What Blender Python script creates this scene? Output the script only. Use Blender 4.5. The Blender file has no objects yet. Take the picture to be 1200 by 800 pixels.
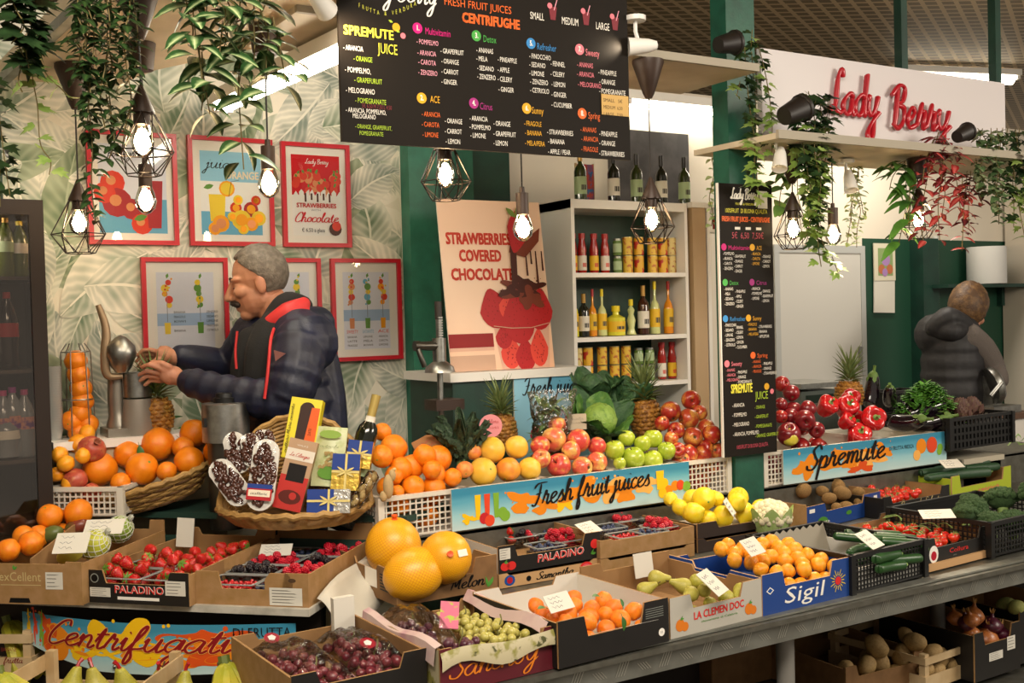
import bpy, bmesh, math, random
from mathutils import Vector, Matrix, noise
rnd = random.Random(7)
SC = bpy.context.scene
COL = SC.collection
# ---------------------------------------------------------------- camera
FPX, CZ = 1280.0, 1.55
_t, _p, _r = math.radians(31.4), math.radians(1.25), math.radians(1.5)
_R0 = Vector((math.cos(_t), -math.sin(_t), 0)); _F0 = Vector((math.sin(_t), math.cos(_t), 0)); _Z = Vector((0, 0, 1))
_FW = _F0*math.cos(_p) - _Z*math.sin(_p); _U0 = _Z*math.cos(_p) + _F0*math.sin(_p)
_ER = _R0*math.cos(_r) - _U0*math.sin(_r); _EU = _R0*math.sin(_r) + _U0*math.cos(_r)
CAM = Vector((0, 0, CZ))
cd = bpy.data.cameras.new('camera'); cam = bpy.data.objects.new('camera', cd); COL.objects.link(cam)
cd.sensor_width = 36; cd.lens = 36*FPX/1200; cd.clip_start = 0.05
cam.matrix_world = Matrix(((_ER.x, _EU.x, -_FW.x, 0), (_ER.y, _EU.y, -_FW.y, 0), (_ER.z, _EU.z, -_FW.z, CZ), (0, 0, 0, 1)))
SC.camera = cam
def ray(px, py): return _FW + _ER*((px-600)/FPX) + _EU*((400-py)/FPX)
def at(px, py, **k):
    """the point of a real plane X=, Y= or Z= that is seen at a pixel"""
    d = ray(px, py); (a, v), = k.items(); i = 'XYZ'.index(a)
    return CAM + d*((v-CAM[i])/d[i])
def dist(P): return (Vector(P)-CAM).dot(_FW)
def proj(P):
    q = Vector(P)-CAM; d = q.dot(_FW); return 600+FPX*q.dot(_ER)/d, 400-FPX*q.dot(_EU)/d
def mpp(P): return dist(P)/FPX
# ---------------------------------------------------------------- world, light, exposure
SC.view_settings.view_transform = 'Standard'; SC.view_settings.look = 'None'
SC.view_settings.exposure = 0.4; SC.view_settings.gamma = 1.0
try: SC.view_settings.use_curve_mapping = False
except Exception: pass
SC.cycles.use_denoising = True
SC.cycles.max_bounces = 7; SC.cycles.diffuse_bounces = 3; SC.cycles.glossy_bounces = 3
SC.cycles.transmission_bounces = 5; SC.cycles.transparent_max_bounces = 10
SC.cycles.caustics_reflective = False; SC.cycles.caustics_refractive = False
SC.cycles.sample_clamp_indirect = 4.0
wd = bpy.data.worlds.new('market_hall_light'); SC.world = wd; wd.use_nodes = True
bg = wd.node_tree.nodes['Background']; bg.inputs[0].default_value = (1.0, 0.86, 0.7, 1); bg.inputs[1].default_value = 0.3
def light(name, typ, loc, energy, col, target=None, **k):
    l = bpy.data.lights.new(name, typ); l.energy = energy; l.color = col
    for a, v in k.items(): setattr(l, a, v)
    o = bpy.data.objects.new(name, l); COL.objects.link(o); o.location = loc
    if target is not None: o.rotation_euler = (Vector(target)-Vector(loc)).to_track_quat('-Z', 'Y').to_euler()
    return o
WARM = (1.0, 0.80, 0.56); NEUT = (1.0, 0.90, 0.76)
light('hall_fill', 'AREA', (0.6, 0.7, 3.3), 150, NEUT, (1.5, 3.0, 0.7), shape='RECTANGLE', size=2.4, size_y=1.2)  # added unseen area lamp over the camera, standing in for hall ceiling tubes
light('hall_fill', 'AREA', (5.5, -.3, 2.7), 75, NEUT, (3.2, 2.9, 0.5), shape='RECTANGLE', size=1.6, size_y=1.0)  # added unseen area lamp, aimed to brighten the boxes under the shelf
light('back_room_fill', 'AREA', (5.0, 4.1, 2.7), 16, NEUT, (5.0, 4.0, 0), shape='RECTANGLE', size=1.2, size_y=.3)  # added unseen lamp that brightens the door and green wall
light('fridge_light', 'POINT', (.3, 3.99, 1.9), 2.2, NEUT, shadow_soft_size=.05)
# ---------------------------------------------------------------- materials
_M = {}
def lin(h):
    if isinstance(h, tuple): return h
    h = h.lstrip('#'); v = [int(h[i:i+2], 16)/255 for i in (0, 2, 4)]
    return tuple(c/12.92 if c <= .04045 else ((c+.055)/1.055)**2.4 for c in v)
def M(name, col='#888888', rough=.5, metal=0., spec=.5, n=None, bump=None, emit=None, trans=0., alpha=1., coat=0., sss=0., n2=None, coord='Object', thin=None):
    """principled material; n = (scale, colour, low, high) mixes a noise colour in, n2 a second; bump = (scale, strength)"""
    if name in _M: return _M[name]
    m = bpy.data.materials.new(name); m.use_nodes = True; nt = m.node_tree; b = nt.nodes['Principled BSDF']
    _M[name] = m
    b.inputs['Base Color'].default_value = (*lin(col), 1); b.inputs['Roughness'].default_value = rough
    b.inputs['Metallic'].default_value = metal; b.inputs['Specular IOR Level'].default_value = spec
    b.inputs['Coat Weight'].default_value = coat; b.inputs['Coat Roughness'].default_value = .15
    if trans: b.inputs['Transmission Weight'].default_value = trans
    if sss: b.inputs['Subsurface Weight'].default_value = sss; b.inputs['Subsurface Radius'].default_value = (.01, .004, .002); b.inputs['Subsurface Scale'].default_value = .6
    tc = nt.nodes.new('ShaderNodeTexCoord'); prev = None
    for q in (n, n2):
        if not q: continue
        nz = nt.nodes.new('ShaderNodeTexNoise'); nz.inputs['Scale'].default_value = q[0]; nz.inputs['Detail'].default_value = 3
        nt.links.new(tc.outputs[coord], nz.inputs['Vector'])
        mr = nt.nodes.new('ShaderNodeMapRange'); mr.inputs[1].default_value = q[2]; mr.inputs[2].default_value = q[3]
        nt.links.new(nz.outputs['Fac'], mr.inputs[0])
        mx = nt.nodes.new('ShaderNodeMix'); mx.data_type = 'RGBA'
        nt.links.new(mr.outputs[0], mx.inputs[0])
        if prev: nt.links.new(prev, mx.inputs[6])
        else: mx.inputs[6].default_value = (*lin(col), 1)
        mx.inputs[7].default_value = (*lin(q[1]), 1); prev = mx.outputs[2]
        nt.links.new(prev, b.inputs['Base Color'])
    if bump:
        nz = nt.nodes.new('ShaderNodeTexNoise'); nz.inputs['Scale'].default_value = bump[0]; nz.inputs['Detail'].default_value = 2
        nt.links.new(tc.outputs[coord], nz.inputs['Vector'])
        bp = nt.nodes.new('ShaderNodeBump'); bp.inputs['Strength'].default_value = bump[1]; bp.inputs['Distance'].default_value = .004
        nt.links.new(nz.outputs['Fac'], bp.inputs['Height']); nt.links.new(bp.outputs[0], b.inputs['Normal'])
    if emit: b.inputs['Emission Color'].default_value = (*lin(emit[0]), 1); b.inputs['Emission Strength'].default_value = emit[1]
    if alpha < 1: b.inputs['Alpha'].default_value = alpha
    return m
def clearmat(name, tint=(1, 1, 1), gloss=.12, rough=.05, crinkle=None):
    """thin clear plastic or glass: mostly see-through with a glossy sheen"""
    if name in _M: return _M[name]
    m = bpy.data.materials.new(name); m.use_nodes = True; nt = m.node_tree; nt.nodes.clear(); _M[name] = m
    o = nt.nodes.new('ShaderNodeOutputMaterial'); mx = nt.nodes.new('ShaderNodeMixShader'); t = nt.nodes.new('ShaderNodeBsdfTransparent'); g = nt.nodes.new('ShaderNodeBsdfGlossy')
    t.inputs[0].default_value = (*tint, 1); g.inputs['Roughness'].default_value = rough
    fr = nt.nodes.new('ShaderNodeFresnel'); fr.inputs[0].default_value = 1.35
    ad = nt.nodes.new('ShaderNodeMath'); ad.operation = 'ADD'; ad.inputs[1].default_value = gloss; ad.use_clamp = True
    nt.links.new(fr.outputs[0], ad.inputs[0]); nt.links.new(ad.outputs[0], mx.inputs[0])
    nt.links.new(t.outputs[0], mx.inputs[1]); nt.links.new(g.outputs[0], mx.inputs[2]); nt.links.new(mx.outputs[0], o.inputs[0])
    if crinkle:
        tc = nt.nodes.new('ShaderNodeTexCoord'); nz = nt.nodes.new('ShaderNodeTexNoise'); nz.inputs['Scale'].default_value = crinkle[0]; nz.inputs['Detail'].default_value = 3
        nt.links.new(tc.outputs['Object'], nz.inputs['Vector']); bp = nt.nodes.new('ShaderNodeBump'); bp.inputs['Strength'].default_value = crinkle[1]; bp.inputs['Distance'].default_value = .02
        nt.links.new(nz.outputs['Fac'], bp.inputs['Height'])
        for x in (g, fr): nt.links.new(bp.outputs[0], x.inputs['Normal'])
    return m
# ---------------------------------------------------------------- mesh builder
class MB:
    def __init__(s): s.v = []; s.f = []; s.mi = []; s.uv = []; s.sm = []
    def add(s, verts, faces, mi=0, uv=None, smooth=False, mat=None):
        o = len(s.v)
        s.v += [tuple(mat @ Vector(p)) if mat else tuple(p) for p in verts]
        for i, f in enumerate(faces):
            s.f.append([o+j for j in f]); s.mi.append(mi[i] if isinstance(mi, list) else mi); s.sm.append(smooth)
            s.uv.append(uv[i] if uv else None)
        return s
    def box(s, c, d, mi=0, mat=None):
        x, y, z = (k/2 for k in d); cx, cy, cz = c
        vs = [(cx+a*x, cy+b*y, cz+e*z) for a in (-1, 1) for b in (-1, 1) for e in (-1, 1)]
        return s.add(vs, [(0, 1, 3, 2), (4, 6, 7, 5), (0, 4, 5, 1), (2, 3, 7, 6), (0, 2, 6, 4), (1, 5, 7, 3)], mi, mat=mat)
    def box2(s, a, b, mi=0, mat=None): return s.box([(i+j)/2 for i, j in zip(a, b)], [abs(j-i) for i, j in zip(a, b)], mi, mat)
    def quad(s, a, b, c, d, mi=0, uv=None): return s.add([a, b, c, d], [(0, 1, 2, 3)], mi, [uv or [(0, 0), (1, 0), (1, 1), (0, 1)]])
    def prism(s, poly, t, mi=0, mi_back=None, mi_side=None, mat=None):
        """poly in the x,z plane, front at y=0, thickness t to +y"""
        n = len(poly); vs = [(x, 0, z) for x, z in poly]+[(x, t, z) for x, z in poly]
        fs = [list(range(n)), list(range(2*n-1, n-1, -1))]+[(i, i+n, (i+1) % n+n, (i+1) % n) for i in range(n)]
        mb = mi if mi_back is None else mi_back; ms = mi if mi_side is None else mi_side
        return s.add(vs, fs, [mi, mb]+[ms]*n, mat=mat)
    def tube(s, pts, r, k=6, mi=0, caps=True, smooth=True, mat=None, closed=False):
        pts = [Vector(p) for p in pts]; n = len(pts); rs = r if isinstance(r, (list, tuple)) else [r]*n
        vs = []; up = None
        for i, p in enumerate(pts):
            if closed: t = pts[(i+1) % n]-pts[i-1]
            else: t = pts[min(i+1, n-1)]-pts[max(i-1, 0)]
            t = t.normalized() if t.length > 1e-9 else Vector((0, 0, 1))
            if up is None: up = t.orthogonal().normalized()
            up = (up-t*up.dot(t)); up = up.normalized() if up.length > 1e-6 else t.orthogonal().normalized()
            w = t.cross(up)
            vs += [p+(up*math.cos(2*math.pi*j/k)+w*math.sin(2*math.pi*j/k))*rs[i] for j in range(k)]
        fs = [(i*k+j, i*k+(j+1) % k, ((i+1) % n)*k+(j+1) % k, ((i+1) % n)*k+j) for i in range(n if closed else n-1) for j in range(k)]
        if caps and not closed: fs += [list(range(k-1, -1, -1)), list(range((n-1)*k, n*k))]
        return s.add(vs, fs, mi, smooth=smooth, mat=mat)
    def lathe(s, prof, k=20, mi=0, mat=None, smooth=True, mis=None):
        """prof: (radius, z) bottom to top"""
        vs = []; n = len(prof)
        for r, z in prof: vs += [(r*math.cos(2*math.pi*j/k), r*math.sin(2*math.pi*j/k), z) for j in range(k)]
        fs = []; ms = []
        for i in range(n-1):
            for j in range(k): fs.append((i*k+j, i*k+(j+1) % k, (i+1)*k+(j+1) % k, (i+1)*k+j)); ms.append(mis[i] if mis else mi)
        uv = [[(j/k, i/(n-1)), ((j+1)/k, i/(n-1)), ((j+1)/k, (i+1)/(n-1)), (j/k, (i+1)/(n-1))] for i in range(n-1) for j in range(k)]
        if prof[0][0] > 1e-6: fs.append(list(range(k-1, -1, -1))); ms.append(mis[0] if mis else mi); uv.append(None)
        if prof[-1][0] > 1e-6: fs.append(list(range((n-1)*k, n*k))); ms.append(mis[-1] if mis else mi); uv.append(None)
        return s.add(vs, fs, ms, uv, smooth, mat)
    def ball(s, c, r, k=10, n=6, mi=0, mat=None):
        r = r if isinstance(r, (tuple, list)) else (r, r, r)
        Mx = Matrix.Translation(Vector(c)) @ Matrix.Diagonal((r[0], r[1], r[2], 1))
        return s.lathe([(max(0, math.sin(math.pi*i/n)), -math.cos(math.pi*i/n)) for i in range(n+1)], k, mi, (mat @ Mx) if mat else Mx)
    def leaf(s, base, d, up, L, W, mi=0, bend=.25, seg=5, fold=.15, shape=1.0):
        """a folded, drooping leaf blade with uv (u across, v along)"""
        d = Vector(d).normalized(); up = Vector(up); side = d.cross(up)
        side = side.normalized() if side.length > 1e-5 else d.orthogonal(); nrm = side.cross(d)
        vs = []; base = Vector(base)
        for i in range(seg+1):
            t = i/seg; w = W*math.sin(math.pi*min(1, t**shape*.96+.02))**.8
            c = base+d*(L*t)-nrm*(bend*L*t*t)
            vs += [c-side*w/2+nrm*fold*w, c, c+side*w/2+nrm*fold*w]
        fs = []; uv = []
        for i in range(seg):
            a = 3*i; t0, t1 = i/seg, (i+1)/seg
            fs += [(a, a+1, a+4, a+3), (a+1, a+2, a+5, a+4)]
            uv += [[(0, t0), (.5, t0), (.5, t1), (0, t1)], [(.5, t0), (1, t0), (1, t1), (.5, t1)]]
        return s.add(vs, fs, mi, uv, True)
    def mesh(s, name, mats):
        me = bpy.data.meshes.new(name); me.from_pydata(s.v, [], s.f)
        for m in (mats if isinstance(mats, (list, tuple)) else [mats]): me.materials.append(m)
        me.polygons.foreach_set('material_index', s.mi); me.polygons.foreach_set('use_smooth', s.sm)
        if any(u for u in s.uv):
            ul = me.uv_layers.new(name='UVMap').data
            for p, u in zip(me.polygons, s.uv):
                if u:
                    for li, q in zip(p.loop_indices, u): ul[li].uv = q
        me.set_sharp_from_angle(angle=math.radians(48)); me.update(); return me
    def build(s, name, mats, parent=None, loc=None, rot=None):
        return link(name, s.mesh(name, mats), parent, loc, rot)
def link(name, me, parent=None, loc=None, rot=None):
    o = bpy.data.objects.new(name, me); COL.objects.link(o)
    if parent: o.parent = parent
    if loc is not None: o.location = loc
    if rot is not None: o.rotation_euler = rot
    return o
def tag(o, label, cat, group=None, kind=None):
    o['label'] = label; o['category'] = cat
    if group: o['group'] = group
    if kind: o['kind'] = kind
    return o
def thing(name, label, cat, loc=(0, 0, 0), rz=0, group=None):
    o = bpy.data.objects.new(name, None); COL.objects.link(o); o.empty_display_size = .05
    o.location = loc; o.rotation_euler = (0, 0, rz); tag(o, label, cat, group); return o
def struct(o): o['kind'] = 'structure'; return o
KIDS = {}
def kids(o):
    if o.name not in KIDS: KIDS[o.name] = list(o.children)
    return KIDS[o.name]
def dup(o, loc=None, rot=None, scale=None, label=None, group=None, parent=None):
    """a copy of a thing with copies of its parts and their sub-parts"""
    c = o.copy(); COL.objects.link(c)
    if parent is not None: c.parent = parent
    if loc is not None: c.location = loc
    if rot is not None: c.rotation_mode = 'XYZ'; c.rotation_euler = rot
    if scale is not None: c.scale = scale if isinstance(scale, (tuple, list)) else (scale,)*3
    if label: c['label'] = label
    if group: c['group'] = group
    for ch in kids(o): dup(ch, parent=c)
    return c
def crom(pts, n=6, closed=False):
    """smooth curve through points"""
    P = [Vector(p) for p in pts]; out = []; N = len(P)
    for i in range(N if closed else N-1):
        a, b, c, d = (P[(i-1) % N], P[i], P[(i+1) % N], P[(i+2) % N]) if closed else (P[max(i-1, 0)], P[i], P[i+1], P[min(i+2, N-1)])
        for j in range(n):
            t = j/n; out.append(.5*((2*b)+(c-a)*t+(2*a-5*b+4*c-d)*t*t+(3*b-a-3*c+d)*t**3))
    if not closed: out.append(P[-1])
    return out
# ---------------------------------------------------------------- writing
_TX = {}
def text_geo(s):
    if s in _TX: return _TX[s]
    cu = bpy.data.curves.new('t', 'FONT'); cu.body = s; cu.size = 1.0; cu.resolution_u = 2
    o = bpy.data.objects.new('t', cu); dg = bpy.context.evaluated_depsgraph_get()
    COL.objects.link(o); dg.update(); me = bpy.data.meshes.new_from_object(o.evaluated_get(dg))
    v = [tuple(x.co) for x in me.vertices]; f = [tuple(p.vertices) for p in me.polygons]
    bpy.data.objects.remove(o); bpy.data.curves.remove(cu); bpy.data.meshes.remove(me)
    _TX[s] = (v, f); return v, f
def text(mb, s, org, h, mi=0, u=(1, 0, 0), w=(0, 0, 1), cond=.72, width=None, slant=0., bold=0.):
    """block letters of cap height h on the plane of unit vectors u (right) and w (up)"""
    v, f = text_geo(s); k = h/.70; u = Vector(u); w = Vector(w); org = Vector(org)
    x1 = max((p[0] for p in v), default=1)
    kx = k*cond if width is None else width/max(x1, .01)
    pts = [org+u*(p[0]*kx+slant*p[1]*k)+w*(p[1]*k) for p in v]
    mb.add(pts, f, mi)
    if bold:
        nn = u.cross(w)*.0002
        for dx, dy in ((bold, 0), (0, bold), (bold, bold)): mb.add([p+u*dx*h+w*dy*h+nn*(1+dx+dy) for p in pts], f, mi)
    return kx*x1
G = {  # one-line handwriting: strokes and advance, x-height 1
'a': ([[(.75,.85),(.45,1),(.1,.7),(.05,.3),(.3,0),(.6,.25),(.76,.9),(.72,.3),(.85,0),(1.05,.2)]], 1.0),
'd': ([[(.75,.85),(.45,1),(.1,.7),(.05,.3),(.3,0),(.6,.25),(.8,1),(.88,2),(.78,.6),(.85,.05),(1.1,.25)]], 1.05),
'y': ([[(0,.75),(.1,1),(.15,.4),(.4,.1),(.65,.4),(.82,1),(.75,0),(.6,-.9),(.3,-1.1),(.2,-.8),(.5,-.3),(1,.25)]], .95),
'e': ([[(0,.3),(.35,.5),(.6,.8),(.42,1),(.14,.75),(.1,.3),(.35,0),(.65,.1),(.85,.3)]], .8),
'r': ([[(0,.1),(.22,1.2),(.3,1.0),(.34,.85),(.5,.85),(.46,.25),(.58,0),(.8,.25)]], .76),
's': ([[(0,.2),(.38,1.05),(.42,.75),(.6,.3),(.42,0),(.1,.08)], [(.5,.05),(.7,.25)]], .7),
'h': ([[(0,.3),(.35,1.6),(.28,2),(.15,1.6),(.1,0),(.2,.7),(.45,1),(.6,.7),(.6,.15),(.75,0),(.95,.25)]], .9),
'f': ([[(0,.2),(.4,1.5),(.38,2),(.2,1.6),(.15,.5),(.1,-.8),(.25,-1),(.35,-.5),(.2,.1),(.55,.2),(.75,.3)]], .66),
'u': ([[(0,.7),(.12,1),(.12,.3),(.35,0),(.6,.35),(.72,1),(.7,.25),(.82,0),(1.05,.25)]], 1.0),
'i': ([[(0,.5),(.15,1),(.15,.2),(.3,0),(.5,.25)], [(.2,1.4),(.24,1.46)]], .46),
't': ([[(0,.5),(.25,1.6),(.2,.3),(.35,0),(.6,.25)], [(-.08,1.1),(.55,1.18)]], .56),
'j': ([[(0,.6),(.2,1),(.15,-.4),(0,-1),(-.2,-.8),(.1,-.2),(.5,.25)], [(.24,1.4),(.28,1.46)]], .46),
'c': ([[(.62,.8),(.4,1),(.1,.7),(.08,.25),(.35,0),(.75,.25)]], .7),
'n': ([[(0,.6),(.12,1),(.1,0),(.2,.7),(.45,1),(.6,.7),(.58,.15),(.72,0),(.92,.25)]], .88),
'g': ([[(.7,.85),(.4,1),(.1,.7),(.08,.3),(.3,.05),(.55,.3),(.74,1),(.68,-.3),(.45,-1.05),(.2,-.85),(.4,-.3),(.95,.25)]], .92),
'p': ([[(0,.5),(.15,1.05),(.1,0),(.05,-1),(.1,.4),(.4,1),(.65,.75),(.55,.1),(.25,.05),(.6,0),(.85,.25)]], .85),
'm': ([[(0,.6),(.12,1),(.1,0),(.2,.7),(.4,1),(.5,.7),(.48,0),(.58,.7),(.8,1),(.92,.7),(.9,.15),(1.02,0),(1.2,.25)]], 1.15),
'o': ([[(.4,1),(.1,.7),(.1,.25),(.38,0),(.65,.3),(.6,.8),(.4,1),(.62,.8),(.85,.85)]], .8),
'l': ([[(0,.3),(.35,1.7),(.25,2),(.12,1.5),(.12,.3),(.3,0),(.5,.25)]], .5),
'L': ([[(.75,1.75),(.55,2.1),(.4,1.7),(.35,.6),(.1,.02),(-.1,.2),(.1,.35),(.6,.05),(1,.2)]], .95),
'B': ([[(.25,1.95),(.2,.05)], [(-.15,1.5),(.3,2),(.8,1.9),(.75,1.3),(.3,1.05),(.8,.9),(.9,.3),(.5,-.1),(.05,.1)]], 1.05),
'F': ([[(.5,1.9),(.42,.7),(.15,0),(-.2,.15)], [(-.15,1.55),(.2,1.95),(1.1,2)], [(.1,1.0),(.7,1.1)]], .9),
'C': ([[(.9,1.55),(.8,2),(.4,1.8),(.05,.9),(.1,.15),(.45,-.05),(.95,.35)]], .95),
'S': ([[(.95,1.6),(.65,2.05),(.25,1.65),(.45,1.1),(.72,.6),(.45,0),(0,.05),(-.1,.4)]], .88),
'M': ([[(0,0),(.2,1.9),(.5,.4),(.9,2),(.9,.2),(1.15,.1)]], 1.2),
' ': ([], .5)}
def script_paths(s, slant=.22):
    x = 0; out = []
    for ch in s:
        st, adv = G.get(ch, G['o'])
        for q in st: out.append([(p.x+x+slant*p.y, p.y) for p in crom([(a, b, 0) for a, b in q], 6)])
        x += adv
    return out, x
def script(mb, s, org, width, xh, mi=0, u=(1, 0, 0), w=(0, 0, 1), thick=.24, contrast=.6, slant=.22, rise=0., lift=0.):
    """brush handwriting as flat ribbons"""
    P, X = script_paths(s, slant); kx = width/X; u = Vector(u); w = Vector(w); org = Vector(org); nn = u.cross(w)
    for n_, q in enumerate(P):
        pts = [Vector((a*kx, b*xh+rise*a*kx)) for a, b in q]; L = []; R = []; N = len(pts)
        for i, p in enumerate(pts):
            t = (pts[min(i+1, N-1)]-pts[max(i-1, 0)]); t = t.normalized() if t.length > 1e-9 else Vector((1, 0))
            down = abs(t.y); e = min(1, .45+min(i, N-1-i)*.25)
            h = .5*thick*xh*((1-contrast)+contrast*down)*e; nx = Vector((-t.y, t.x))*h
            L.append(p+nx); R.append(p-nx)
        vs = [org+u*p.x+w*p.y+nn*(lift+.00002*n_+.000004*k) for k, pr in enumerate(zip(L, R)) for p in pr]
        mb.add(vs, [(2*i, 2*i+1, 2*i+3, 2*i+2) for i in range(N-1)], mi)
def disc(mb, org, r, mi=0, u=(1, 0, 0), w=(0, 0, 1), k=14, ry=None, a0=0., a1=6.2832):
    u = Vector(u); w = Vector(w); org = Vector(org); ry = ry or r
    mb.add([org+u*(r*math.cos(a0+(a1-a0)*i/k))+w*(ry*math.sin(a0+(a1-a0)*i/k)) for i in range(k if a1-a0 > 6.28 else k+1)], [list(range(k if a1-a0 > 6.28 else k+1))], mi)
def polyf(mb, org, pts, mi=0, u=(1, 0, 0), w=(0, 0, 1)):
    u = Vector(u); w = Vector(w); org = Vector(org); mb.add([org+u*a+w*b for a, b in pts], [list(range(len(pts)))], mi)
def inks(*cols): return [M('ink_'+c.lstrip('#'), c, .45, spec=.2) for c in cols]
ORD = ['first', 'second', 'third', 'fourth', 'fifth', 'sixth', 'seventh', 'eighth', 'ninth', 'tenth', 'eleventh', 'twelfth', 'thirteenth', 'fourteenth', 'fifteenth', 'sixteenth', 'seventeenth', 'eighteenth', 'nineteenth', 'twentieth']
ROWS = ['front', 'second', 'third', 'fourth', 'fifth', 'sixth', 'seventh', 'eighth', 'ninth']
def label_pile(objs, what, where, sp=None):
    """say which one of a pile a thing is: rows from the front up, then its place along the row"""
    pr = sorted(((proj(o.location), o) for o in objs), key=lambda a: -a[0][1])
    if not pr: return
    sp = sp or 15
    rows = [[pr[0]]]
    for a in pr[1:]:
        if rows[-1][0][0][1]-a[0][1] > sp: rows.append([a])
        else: rows[-1].append(a)
    for i, r in enumerate(rows):
        r.sort(key=lambda a: a[0][0]); rn = ROWS[min(i, 8)] if i < len(rows)-1 or len(rows) == 1 else 'topmost'
        for j, (_, o) in enumerate(r):
            if len(rows) == 1: o['label'] = f'{what} {where}, {ORD[min(j,19)]} from the left'
            elif len(r) == 1: o['label'] = f'{what} {where}, alone in the {rn} row'
            else: o['label'] = f'{what} {where}, {rn} row, {ORD[min(j,19)]} from left'
# ================================================================ setting
def atp(px, py, P0, n):
    d = ray(px, py); n = Vector(n); return CAM + d*((Vector(P0)-CAM).dot(n)/d.dot(n))
XU, ZU, YU = Vector((1, 0, 0)), Vector((0, 0, 1)), Vector((0, 1, 0))
WOODY = M('pale_pine', '#cdb48c', .55, n=(9, '#b3966b', .35, .7), bump=(60, .15))
PLANK = M('whitewashed_board', '#d3c6ae', .6, n=(5, '#b8aa90', .4, .75))
STEEL = M('brushed_steel', '#a9a9a4', .38, 1.0, n=(40, '#8d8d88', .3, .7))
ALU = M('dull_aluminium', '#8f9088', .5, .7, n=(12, '#77776f', .35, .7))
GREEN = M('green_paint', '#1f5a47', .45, n=(14, '#17493a', .4, .7), bump=(90, .12))
DGREEN = M('dark_green_paint', '#123a2e', .5, n=(10, '#0e2f26', .4, .7), bump=(90, .1))
WHITE = M('white_laminate', '#e6e3dc', .4)
CREAM = M('cream_wall', '#dcd3c2', .7)
BROWNMETAL = M('dark_brown_metal', '#2c211b', .4, .3)
BLACK = M('black_plastic', '#0c0c0c', .45)
REDWOOD = M('red_lacquer', '#b01022', .35)
PAPER = M('white_card', '#d6d2c6', .7)
fl = MB().box2((-3, -1, -.05), (11, 10, 0)).build('floor', M('grey_market_floor', '#5d564d', .6, n=(3, '#4a443d', .3, .7))); struct(fl)
def mesh_ceiling_mat():
    m = M('expanded_metal_ceiling', '#b6a488', .6); nt = m.node_tree; b = nt.nodes['Principled BSDF']
    tc = nt.nodes.new('ShaderNodeTexCoord'); sep = nt.nodes.new('ShaderNodeSeparateXYZ'); nt.links.new(tc.outputs['Object'], sep.inputs[0])
    def mth(op, a, bb):
        n = nt.nodes.new('ShaderNodeMath'); n.operation = op
        for i, x in enumerate((a, bb)):
            if x is None: continue
            if isinstance(x, (int, float)): n.inputs[i].default_value = x
            else: nt.links.new(x, n.inputs[i])
        return n.outputs[0]
    s1 = mth('ADD', mth('MULTIPLY', sep.outputs[0], 5.5), mth('MULTIPLY', sep.outputs[1], 9.5)); s2 = mth('SUBTRACT', mth('MULTIPLY', sep.outputs[0], 5.5), mth('MULTIPLY', sep.outputs[1], 9.5))
    g = mth('MINIMUM', mth('ABSOLUTE', mth('SUBTRACT', mth('FRACT', s1, None), .5), None), mth('ABSOLUTE', mth('SUBTRACT', mth('FRACT', s2, None), .5), None))
    hole = mth('GREATER_THAN', g, .15)
    mx = nt.nodes.new('ShaderNodeMix'); mx.data_type = 'RGBA'; nt.links.new(hole, mx.inputs[0]); mx.inputs[6].default_value = (*lin('#cdb48c'), 1); mx.inputs[7].default_value = (*lin('#7d6a4c'), 1)
    nt.links.new(mx.outputs[2], b.inputs['Base Color']); return m
struct(MB().box2((-3, -1, 3.4), (11, 10, 3.45)).build('ceiling', mesh_ceiling_mat()))
struct(MB().box2((-3, 9, 0), (11, 9.1, 3.4)).build('wall_hall', CREAM))
struct(MB().box2((-3, -1, 0), (-2.9, 9, 3.4)).build('wall_left', CREAM))
# ---- wallpaper with printed palm leaves
def leafprint(name, dark, light, N=9., K=2.2):
    m = M(name, light, .75, spec=.15); nt = m.node_tree; b = nt.nodes['Principled BSDF']
    uv = nt.nodes.new('ShaderNodeUVMap'); sep = nt.nodes.new('ShaderNodeSeparateXYZ'); nt.links.new(uv.outputs[0], sep.inputs[0])
    def mth(op, a, bb=None, c=None):
        n = nt.nodes.new('ShaderNodeMath'); n.operation = op
        for i, x in enumerate((a, bb, c)):
            if x is None: continue
            if isinstance(x, (int, float)): n.inputs[i].default_value = x
            else: nt.links.new(x, n.inputs[i])
        return n.outputs[0]
    x = mth('ABSOLUTE', mth('MULTIPLY', mth('SUBTRACT', sep.outputs[0], .5), 2.))
    s = mth('ADD', mth('MULTIPLY', mth('SINE', mth('MULTIPLY', mth('SUBTRACT', mth('MULTIPLY', sep.outputs[1], N), mth('MULTIPLY', x, K)), 6.283)), .5), .5)
    s = mth('POWER', s, 1.6)
    tc = nt.nodes.new('ShaderNodeTexCoord'); nz = nt.nodes.new('ShaderNodeTexNoise'); nz.inputs['Scale'].default_value = 7; nt.links.new(tc.outputs['Object'], nz.inputs['Vector'])
    nn = mth('MULTIPLY', mth('SUBTRACT', nz.outputs['Fac'], .36), 2.4)
    side = mth('GREATER_THAN', sep.outputs[0], .5)
    f = mth('ADD', mth('MULTIPLY', s, .3), mth('ADD', nn, mth('ADD', mth('MULTIPLY', x, .38), mth('MULTIPLY', side, -.2))))
    rib = mth('LESS_THAN', x, .05); f = mth('MAXIMUM', f, mth('MULTIPLY', rib, .9)); 
    cl = nt.nodes.new('ShaderNodeClamp'); nt.links.new(f, cl.inputs[0])
    mx = nt.nodes.new('ShaderNodeMix'); mx.data_type = 'RGBA'; nt.links.new(cl.outputs[0], mx.inputs[0])
    mx.inputs[6].default_value = (*lin(dark), 1); mx.inputs[7].default_value = (*lin(light), 1); nt.links.new(mx.outputs[2], b.inputs['Base Color']); return m
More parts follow.
